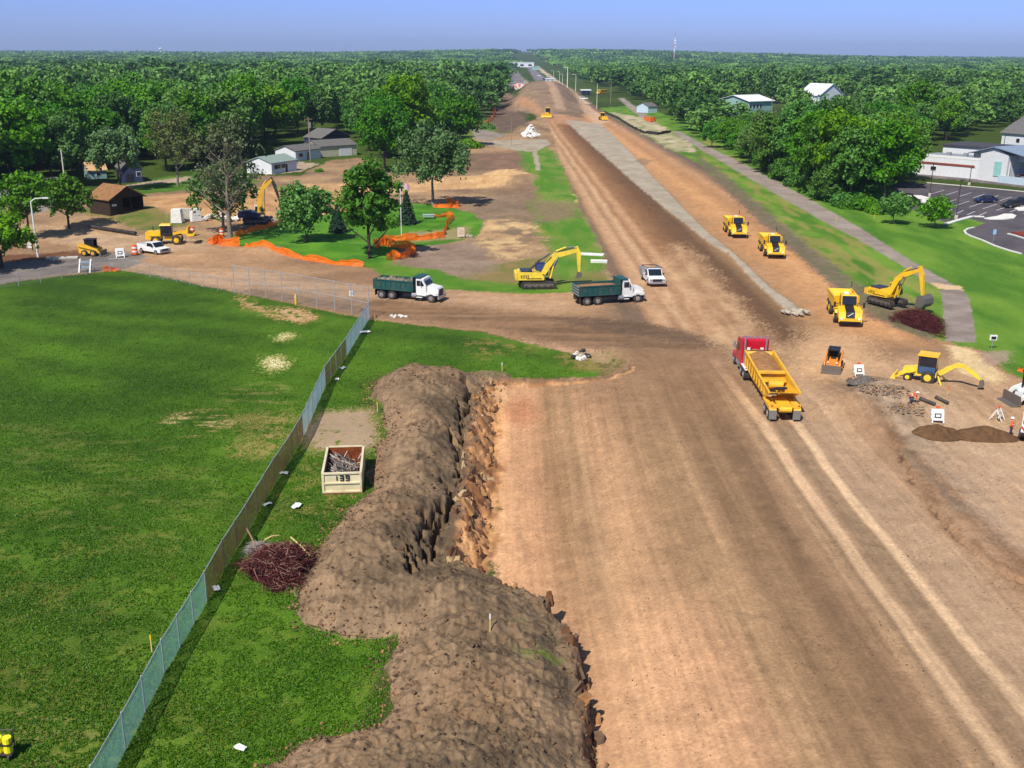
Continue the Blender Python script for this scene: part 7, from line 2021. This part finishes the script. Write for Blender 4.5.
# striped traffic drum / barrels
def drum(px, py, label, k=1.0, h=1.1):
    x, y, _ = G(px, py); t = thing('traffic_drum', label, 'traffic drum', (x, y, ground_z(x, y))); t.scale = (k,) * 3
    MB().cyl((0, 0, .08), (0, 0, h), .3, orange, 12, .24).build('body', t)
    for z in (.35, .75): MB().cyl((0, 0, z), (0, 0, z + .16), .3, white, 12, .285).build('stripe', t)
    MB().cyl((0, 0, 0), (0, 0, .1), .42, black, 12).build('base', t)
drum(135.5, 255, 'leaning orange and white marker left of the pickup', 1.35)
drum(193, 235.5, 'orange and white drum right of the wheel loader bucket', 1.3)
drum(222, 236.5, 'orange and white drum behind the crumpled netting', 1.2)
x, y, _ = G(13.5, 214.5); t = thing('striped_barrier', 'red and white striped barrier board on the far left street', 'barrier', (x, y, ground_z(x, y)))
b = MB()
for k in range(3): b.box((0, 0, .5 + k * .55), (1.7, .06, .26), white)
b.build('rail', t); b = MB()
for k in range(3): b.box((0, -.04, .5 + k * .55), (1.7, .03, .1), red)
b.build('stripe', t)
for s in (-.8, .8): MB().box((s, .05, .9), (.1, .1, 1.9), white).build('post', t)
# parts of the trench works by the backhoe
pm = mat('black_pipe', S(40, 38, 38), .5, dirt=.3)
for (a, b_, r_, lab) in (((918, 411), (934, 414.5), .16, 'short black pipe lying in the shallow trench, left of two'), ((934, 408.5), (947, 412), .16, 'short black pipe lying in the shallow trench, right of two')):
    A = Vector(G(*a)); B = Vector(G(*b_)); z = ground_z(A.x, A.y)
    o = MB().cyl((0, 0, r_), (B.x - A.x, B.y - A.y, r_ + ground_z(B.x, B.y) - z), r_, pm, 10).build('pipe'); o.location = (A.x, A.y, z); tag(o, lab, 'pipe')
A = Vector(G(90, 229)); B = Vector(G(136, 236)); z = ground_z(A.x, A.y)
o = MB().cyl((0, 0, .35), (B.x - A.x, B.y - A.y, .35), .28, pm, 8).build('pipe'); o.location = (A.x, A.y, z); tag(o, 'long dark pipe on the bare ground in front of the wooden shed', 'pipe')
A = Vector(G(518, 352)); 
# kerbs, stalls, islands of the lot
def kerb(pts, label, w=.35, m=None):
    P = resample(GL(pts), 2.0); o0 = P[0]; b = MB()
    for a, c in zip(P[:-1], P[1:]):
        d = (c - a); M = Matrix.Translation(a - o0 + Vector((0, 0, 0))) @ Matrix.Rotation(math.atan2(d.y, d.x), 4, 'Z')
        b.M = M; b.box((d.length / 2, 0, .07), (d.length + .02, w, .16), m or whr)
    o = b.build('kerb'); o.location = (o0.x, o0.y, ground_z(o0.x, o0.y)); tag(o, label, kind='structure'); return o
kerb([(927, 183), (960, 186), (1024, 192), (1100, 198)], 'long white kerb along the top of the lot')
kerb([(944.8, 224.5), (956, 221), (972.5, 216.5), (984, 217)], 'white kerb of the planted corner', .8)
kerb([(974, 227.8), (968, 229), (964.3, 231.5), (966, 234), (971, 236.5), (982, 240.5), (994.4, 246), (1008, 250.5), (1021, 254)], 'white kerb of the entrance')
kerb([(1008, 234), (1014, 235.5), (1030, 240.5)], 'white kerb of the red-mulched island')
def pad(pts, label, m, name, h=.16):
    P = GL(pts); cx_ = sum(p[0] for p in P) / len(P); cy_ = sum(p[1] for p in P) / len(P)
    n = len(P); b = MB(); A_ = sum(P[i][0] * P[(i + 1) % n][1] - P[(i + 1) % n][0] * P[i][1] for i in range(n))
    if A_ < 0: P = P[::-1]
    vs = [(x - cx_, y - cy_, -.1) for x, y in P] + [(x - cx_, y - cy_, h) for x, y in P]
    b.add(vs, [list(range(n - 1, -1, -1)), list(range(n, 2 * n))] + [[i, (i + 1) % n, n + (i + 1) % n, n + i] for i in range(n)], m)
    o = b.build(name); o.location = (cx_, cy_, ground_z(cx_, cy_)); tag(o, label, kind='structure')
pad([(984, 218.5), (997, 216.5), (1004, 214.2), (1012, 214.2), (1016.5, 216), (1014, 218.5), (1004, 219.5), (990, 219.5)], 'white island', whr, 'traffic_island')
pad([(1014, 209), (1022, 206.5), (1036, 207), (1036, 211), (1018, 211)], 'white island', whr, 'traffic_island')
pad([(905, 195.5), (921, 196), (934, 199.5), (931, 203.5), (921, 202.5), (914, 198.5)], 'white island', whr, 'traffic_island')
pad([(1011, 232.8), (1040, 232), (1040, 240), (1026, 237.6)], 'mulch bed', mat_speckle('red_mulch', S(150, 70, 44), S(110, 54, 36), 3), 'mulch_bed', .2)
b = MB(); wl = mat('lot_paint', S(214, 214, 218), .6, dirt=.1)
def ln_(a, c):
    A = Vector((*G(*a)[:2], .0)); C = Vector((*G(*c)[:2], .0)); d = (C - A).normalized(); n = Vector((-d.y, d.x, 0)) * .09
    za = ground_z(A.x, A.y) + .03; zc = ground_z(C.x, C.y) + .03
    b.quad([(A.x - n.x, A.y - n.y, za), (C.x - n.x, C.y - n.y, zc), (C.x + n.x, C.y + n.y, zc), (A.x + n.x, A.y + n.y, za)], wl)
for k in range(8):
    ln_((932 + k * 13.6, 194.0 + k * 1.35), (944 + k * 13.6, 190.4 + k * 1.35))
    ln_((942 + k * 13.6, 204.3 + k * 1.55), (956 + k * 13.6, 199.6 + k * 1.55)); 
    if k < 4: ln_((944 + k * 11.5, 213.0 + k * .9), (952 + k * 11.5, 209.6 + k * .9))
tag(b.build('parking_lines'), kind='structure')

# ------------------------------------------------------------------ low plants
def shrub(px, py, r, h, label, seed, kind='oak', name='shrub', group=None, n=900, leaf=.16):
    x, y, _ = G(px, py); rs_ = np.random.default_rng(seed)
    bl = rs_.normal(size=(7, 3)); bl /= np.linalg.norm(bl, axis=1)[:, None]; bl[:, 2] = abs(bl[:, 2])
    d = rs_.normal(size=(n, 3)); d /= np.linalg.norm(d, axis=1)[:, None]; k = rs_.integers(0, 7, n)
    C = (bl[k] * .55 + d * .42) * np.array([r, r, h]); C[:, 2] = np.abs(C[:, 2]) + .05
    me = np_mesh(name, quads_at(rs_, C, d, leaf), np.arange(4 * n).reshape(-1, 4), [m_leaf[kind]], False, {'v': (np.repeat(rs_.uniform(0, 1, n), 4), 'F')})
    o = bpy.data.objects.new(name, me); link(o); o.location = (x, y, ground_z(x, y)); tag(o, label, 'shrub', group)
gs = 'shrubs under the thicket by the path'
for i, (px, py, r, h) in enumerate([(811, 192, 4, 3), (824, 197, 4, 2.6), (836, 202, 4, 3), (846, 206, 4.5, 3), (856, 208, 4, 3.2), (868, 210, 4, 2.6), (796, 186, 3.5, 3), (905, 205, 3.4, 2.4), (782, 179, 4, 3.5), (880, 213, 3, 2)]):
    shrub(px, py, r, h, 'low green shrub at the foot of the thicket beside the bicycle path', 300 + i, 'maple' if i % 2 else 'oak', group=gs, leaf=.3)
shrub(486, 129, 4, 2.5, 'dark red-green shrub at the gravel turnaround', 330, 'oak', leaf=.35)
shrub(470, 148, 5, 3, 'dark low thicket between turnaround and clearing', 331, 'oak', leaf=.35)
shrub(459, 149, 3, 2, 'bright low shrub below the broad round tree', 332, 'maple', leaf=.3)
shrub(1008, 181, 1.4, 1.5, 'grey-green weed bush against the works building wall', 333, 'willow', leaf=.2)
shrub(319, 172, 1.2, .9, 'small bright weed clump by the white garages', 334, 'maple', leaf=.2)

# ------------------------------------------------------------------ broken clay along the rim, clods, tufts
rr = random.Random(21); b = MB()
clayD = mat_speckle('clay_block_soil', S(132, 108, 84), S(104, 84, 66), 1.6, bump=.04); clayA = mat_speckle('clay_block_orange', S(182, 136, 88), S(148, 108, 70), 1.6, bump=.04); clayB = mat_speckle('clay_block_brown', S(128, 88, 62), S(96, 66, 48), 1.6, bump=.04); clayC = mat_speckle('clay_block_pale', S(198, 172, 130), S(164, 134, 98), 1.6, bump=.04)
RP = resample(RIM[3:], .2)
for i, p in enumerate(RP[:-1]):
    q = RP[i + 1]; d = (q - p); 
    if d.length < 1e-4: continue
    d.normalize(); nn = Vector((-d.y, d.x, 0))     # points into the pit
    a, c = proj(p.x, p.y)
    for k in range(2):
        if rr.random() < (.2 if c > 585 else .3): continue
        off = rr.uniform(-.25, .9 if c > 585 else 2.0); P = p + nn * off + d * rr.uniform(-.3, .3)
        zg = ground_z(P.x, P.y)
        r = (.05 + .25 * rr.random() ** 2.2) * 1.08
        m = rr.choice([clayA, clayC, clayB, clayD] if c < 580 else [clayB, clayD, clayD, clayA])
        # angular split block
        vs = []
        sx, sy, sz = r * rr.uniform(.6, 1.3), r * rr.uniform(.5, 1.1), r * rr.uniform(.8, 1.9)
        Mx = Matrix.Translation((P.x, P.y, zg + r * rr.uniform(-.5, .25))) @ Matrix.Rotation(rr.uniform(0, 6.3), 4, 'Z') @ Matrix.Rotation(rr.uniform(-.6, .6), 4, 'X')
        for (x, y, z) in ((-1, -1, -1), (1, -1, -1), (1, 1, -1), (-1, 1, -1), (-1, -1, 1), (1, -1, 1), (1, 1, 1), (-1, 1, 1)):
            tp_ = rr.uniform(.15, .8) if z > 0 else 1
            vs.append(Mx @ Vector((x * sx * tp_ + rr.uniform(-.2, .2) * r, y * sy * tp_ + rr.uniform(-.2, .2) * r, z * sz)))
        b.add(vs, [(3, 2, 1, 0), (4, 5, 6, 7), (0, 1, 5, 4), (1, 2, 6, 5), (2, 3, 7, 6), (3, 0, 4, 7)], m)
tag(b.build('clay_blocks'), 'split blocks of clay crumbling off the excavation rim', 'clay blocks', kind='stuff')

def scatter(name, label, cat, n, region, size, m, seed, flat=.7, keep=None):
    r = np.random.default_rng(seed)
    xs = r.uniform(region[0], region[1], n); ys_ = r.uniform(region[2], region[3], n)
    ok = keep(xs, ys_); xs = xs[ok]; ys_ = ys_[ok]; n = len(xs)
    zs = heights(xs, ys_); s = size[0] * np.exp(r.uniform(0, 1, n) ** 2.2 * math.log(size[1] / size[0]))
    o6 = np.array([(1, 0, 0), (0, 1, 0), (-1, 0, 0), (0, -1, 0), (0, 0, 1), (0, 0, -1)], float)
    V = (o6[None] * r.uniform(.6, 1.3, (n, 6, 1)) * s[:, None, None] * np.array([1, 1, flat])) + r.uniform(-.25, .25, (n, 6, 3)) * s[:, None, None]
    V = V + np.stack([xs, ys_, zs + s * .15], 1)[:, None, :]
    F0 = np.array([(0, 1, 4), (1, 2, 4), (2, 3, 4), (3, 0, 4), (1, 0, 5), (2, 1, 5), (3, 2, 5), (0, 3, 5)])
    Fq = (F0[None] + (np.arange(n) * 6)[:, None, None]).reshape(-1, 3)
    mi = np.repeat(r.integers(0, len(m), n), 8)
    o = bpy.data.objects.new(name, np_mesh(name, V.reshape(-1, 3), Fq, m, False, None, mi)); link(o); tag(o, label, cat, kind='stuff')
clodm = [mat_speckle('clod_brown', S(128, 102, 78), S(96, 76, 58), 2), mat_speckle('clod_dark', S(92, 74, 58), S(64, 52, 44), 2), mat_speckle('clod_tan', S(176, 132, 92), S(140, 104, 74), 2)]
def on_bank(x, y): 
    return inpoly(BANK, x, y) & (fbm(x, y, 1.6, 3, 91) > .47)
scatter('soil_clods', 'loose clods of soil strewn over the spoil bank', 'soil clods', 22000, (-22, 3, 34, 102), (.025, .15), clodm[:1] + clodm[:2], 5, keep=on_bank)
def foot(x, y):
    d, s = seg_dist(FOOT, x, y); return (d < np.abs(np.random.default_rng(3).normal(0, .7, len(x))))
scatter('spilled_clods', 'crumbs of soil spilled off the bank onto the grass', 'soil clods', 60000, (-22, -2, 34, 102), (.03, .14), clodm, 6, keep=foot)
def pitfloor(x, y):
    a, c = proj(x, y); s_ = (a - 495) / (c - 50); n_ = fbm(x * 1.0, y * .12, 1.1, 3, 77) * .5 + .5 * fbm(x, y, 4, 3, 78)
    return inpoly([(490, 380), (1100, 360), (1200, 900), (600, 900), (590, 768), (500, 580)], a, c) & (n_ > .54)
scatter('dirt_crumbs', 'crumbs and pebbles lying in rows on the graded dirt', 'dirt crumbs', 60000, (-2, 60, 34, 100), (.012, .055), [clodm[0], clodm[2], clodm[1]], 7, keep=pitfloor)
# grass standing proud in the nearer field
r = np.random.default_rng(17); n = 340000
yy = 34 + 100 * r.uniform(0, 1, n) ** 1.6; xx = r.uniform(-1, .12, n) * yy * .62
a, c = proj(xx, yy)
ok = inpoly([(-80, 330), (0, 290), (120, 276), (240, 296), (366, 320), (600, 366), (560, 378), (478, 377), (408, 364), (370, 384), (370, 405), (386, 425), (372, 492), (300, 590), (298, 622), (400, 640), (382, 668), (388, 700), (372, 728), (276, 768), (250, 900), (-200, 900), (-100, 380)], a, c)
ok &= (fbm(xx, yy, .8, 3, 81) > .34) & (r.uniform(0, 1, n) < 1 - sstep(70, 132, yy)) & ~inpoly(BANK, xx, yy) & ~inpoly([(304, 412), (380, 408), (380, 452), (300, 452)], a, c)
xx, yy = xx[ok], yy[ok]; n = len(xx); zz = heights(xx, yy)
an = r.uniform(0, 6.28, n); hh = r.uniform(.04, .10, n); ww = r.uniform(.025, .06, n)
cx_, sx_ = np.cos(an) * ww, np.sin(an) * ww; lx, ly = r.uniform(-.08, .08, n), r.uniform(-.08, .08, n)
V = np.stack([np.stack([xx - cx_, yy - sx_, zz], 1), np.stack([xx + cx_, yy + sx_, zz], 1), np.stack([xx + lx + cx_ * .4, yy + ly + sx_ * .4, zz + hh], 1), np.stack([xx + lx - cx_ * .4, yy + ly - sx_ * .4, zz + hh * .9], 1)], 1).reshape(-1, 3)
me = np_mesh('grass_tufts', V, np.arange(4 * n).reshape(-1, 4), [mat_leaf('leaf_grass', S(34, 88, 14), S(100, 142, 40), 0.0, .3)], False, {'v': (np.repeat(np.clip(fbm(xx, yy, 3, 3, 83) * .6 + r.uniform(-.1, .45, n), 0, 1), 4), 'F')})
o = bpy.data.objects.new('grass_tufts', me); link(o); tag(o, 'tufts of grass standing in the field', 'grass', kind='stuff')

# ------------------------------------------------------------------ people
skin = mat('skin', S(206, 150, 120), .6, dirt=0); vest = mat('vest_orange', S(255, 96, 40), .7, dirt=.05); jeans = mat('jeans_navy', S(40, 46, 78), .8, dirt=.1); boot = mat('boot_brown', S(86, 62, 44), .8)
hat = mat('hard_hat', S(244, 244, 240), .3, dirt=0)
def person(label, px, py, yaw, J, hatc=hat):
    """J: joint -> (x,y,z); one skinned body from a joint graph"""
    t = thing('person', label, 'person', (0, 0, 0))
    E = [('hip', 'belly'), ('belly', 'chest'), ('chest', 'neck'), ('neck', 'head'), ('head', 'crown')]
    for s in 'LR':
        E += [('hip', 'th' + s), ('th' + s, 'kn' + s), ('kn' + s, 'an' + s), ('an' + s, 'toe' + s), ('chest', 'sh' + s), ('sh' + s, 'el' + s), ('el' + s, 'wr' + s), ('wr' + s, 'pa' + s)]
    RD = dict(hip=.15, belly=.14, chest=.155, neck=.058, head=.098, crown=.07, th=.095, kn=.065, an=.048, toe=.045, sh=.07, el=.046, wr=.033, pa=.036)
    names = list(J); V = [J[n] for n in names]; EE = [(names.index(a), names.index(b)) for a, b in E]
    rad = [RD.get(n, RD.get(n[:-1], .05)) for n in names]
    for s in 'LR':      # five fingers on each palm
        w_, p_ = Vector(J['wr' + s]), Vector(J['pa' + s]); d = (p_ - w_).normalized(); sd = d.cross(Vector((0, 1, 0))); sd = sd.normalized() if sd.length > .1 else Vector((0, 1, 0))
        pi = names.index('pa' + s)
        for k, ln in enumerate((.055, .08, .088, .08, .062)):
            o_ = (k - 2) * .018
            m = p_ + sd * o_ * 1.3 + d * (ln * .5 if k else ln * .2) + (sd * -.03 if k == 0 else Vector()); e = m + d * ln * .5 + Vector((.012, 0, -.01))
            V += [tuple(m), tuple(e)]; rad += [.009, .008]; EE += [(pi, len(V) - 2), (len(V) - 2, len(V) - 1)]
    me = bpy.data.meshes.new('body'); me.from_pydata(V, EE, []); o = bpy.data.objects.new('body', me); link(o)
    md = o.modifiers.new('s', 'SKIN'); sk = me.skin_vertices[0].data
    for i, r_ in enumerate(rad): sk[i].radius = (r_, r_ * (.72 if names[i:i + 1] and names[i] in ('hip', 'belly', 'chest') else 1))
    sk[names.index('hip')].use_root = True
    o.modifiers.new('u', 'SUBSURF').levels = 1
    dg = bpy.context.evaluated_depsgraph_get(); me2 = bpy.data.meshes.new_from_object(o.evaluated_get(dg)); bpy.data.objects.remove(o)
    for m in (skin, vest, jeans, boot): me2.materials.append(m)
    hipz = J['hip'][2]; hd = Vector(J['head']); nk = Vector(J['neck'])
    for f in me2.polygons:
        c_ = f.center; q = 1
        dl = min((c_ - Vector(J['wr' + s])).length for s in 'LR'); da = min((c_ - Vector(J['an' + s])).length for s in 'LR'); dt = min((c_ - Vector(J['toe' + s])).length for s in 'LR')
        legd = min(min((c_ - Vector(J[a + s])).length for s in 'LR') for a in ('kn', 'th')); up = min((c_ - Vector(J[a])).length for a in ('chest', 'belly'))
        if (c_ - hd).length < .16 or (c_ - nk).length < .07: q = 0
        elif dl < .13: q = 0
        elif min(da, dt) < .12: q = 3
        elif c_.z < hipz - .03 or legd < up: q = 2
        f.material_index = q
    me2.name = 'body'; o = bpy.data.objects.new('body', me2); link(o); o.parent = t
    # face
    h = Vector(J['head']); fw_ = (Vector(J['face']) - h).normalized() if 'face' in J else Vector((1, 0, 0))
    b = MB(); b.ball(h + Vector((0, 0, .06)), .128, hatc, 12, 8, (1.05, .92, .75)); b.cyl(h + Vector((0, 0, .05)), h + Vector((0, 0, .065)), .16, hatc, 14, .13); b.build('hard_hat', t)
    b = MB(); ey = h + fw_ * .092
    for s in (-1, 1): b.ball(ey + Vector((0, s * .034, .012)), .012, black, 6, 4)
    b.build('eye', t); MB().ball(h + fw_ * .102 + Vector((0, 0, -.02)), .018, skin, 6, 4, (1, .8, 1.3)).build('nose', t); MB().box(h + fw_ * .094 + Vector((0, 0, -.055)), (.012, .05, .01), brick).build('mouth', t)
    for s in (-1, 1): MB().ball(h + Vector((0, s * .098, 0)), .025, skin, 6, 4, (.8, .4, 1.2)).build('ear', t)
    # high-visibility stripes over the vest
    b = MB(); c0 = Vector(J['belly']); c1 = Vector(J['chest']); dd = (c1 - c0).normalized()
    M = Matrix.Translation(c0.lerp(c1, .35)) @ dd.to_track_quat('Z', 'X').to_matrix().to_4x4(); b.M = M
    n = 14
    for r0 in (0,):
        vs_ = [(.165 * math.cos(6.283 * i / n) * .92, .20 * math.sin(6.283 * i / n) * .9, z) for z in (-.02, .03) for i in range(n)]
        b.add(vs_, [(i, (i + 1) % n, n + (i + 1) % n, n + i) for i in range(n)], mat('reflective_band', S(240, 240, 200), .4, dirt=0))
    b.build('reflective_band', t)
    x, y, _ = G(px, py); t.location = (x, y, ground_z(x, y)); t.rotation_euler = (0, 0, yaw)
    return t
stand = dict(hip=(0, 0, .95), belly=(0, 0, 1.13), chest=(.01, 0, 1.36), neck=(.02, 0, 1.52), head=(.04, 0, 1.65), crown=(.04, 0, 1.75), face=(.2, 0, 1.63),
    thL=(.01, .10, .84), knL=(.05, .12, .48), anL=(0, .13, .08), toeL=(.17, .15, .05), thR=(-.01, -.10, .84), knR=(.02, -.13, .48), anR=(-.05, -.15, .08), toeR=(.12, -.18, .05),
    shL=(0, .20, 1.42), elL=(.03, .29, 1.15), wrL=(.22, .16, 1.12), paL=(.29, .10, 1.12), shR=(0, -.20, 1.42), elR=(-.04, -.28, 1.15), wrR=(.1, -.26, .93), paR=(.13, -.25, .85))
person('worker in a white hard hat and orange vest standing by the right soil ridge', 1010, 438.5, R(150), stand)
bend = dict(hip=(-.12, 0, .62), belly=(.02, 0, .74), chest=(.22, 0, .86), neck=(.36, 0, .93), head=(.47, 0, .98), crown=(.53, 0, 1.05), face=(.6, 0, .92),
    thL=(-.08, .11, .55), knL=(.22, .16, .46), anL=(.02, .15, .08), toeL=(.18, .17, .05), thR=(-.1, -.11, .52), knR=(.12, -.15, .22), anR=(-.24, -.14, .08), toeR=(-.08, -.15, .05),
    shL=(.26, .2, .9), elL=(.42, .24, .68), wrL=(.52, .18, .46), paL=(.55, .16, .38), shR=(.26, -.2, .9), elR=(.4, -.25, .66), wrR=(.54, -.16, .48), paR=(.6, -.13, .41))
person('worker in a white hard hat and orange vest crouching in the trench by the backhoe', 909, 414, R(-20), bend)
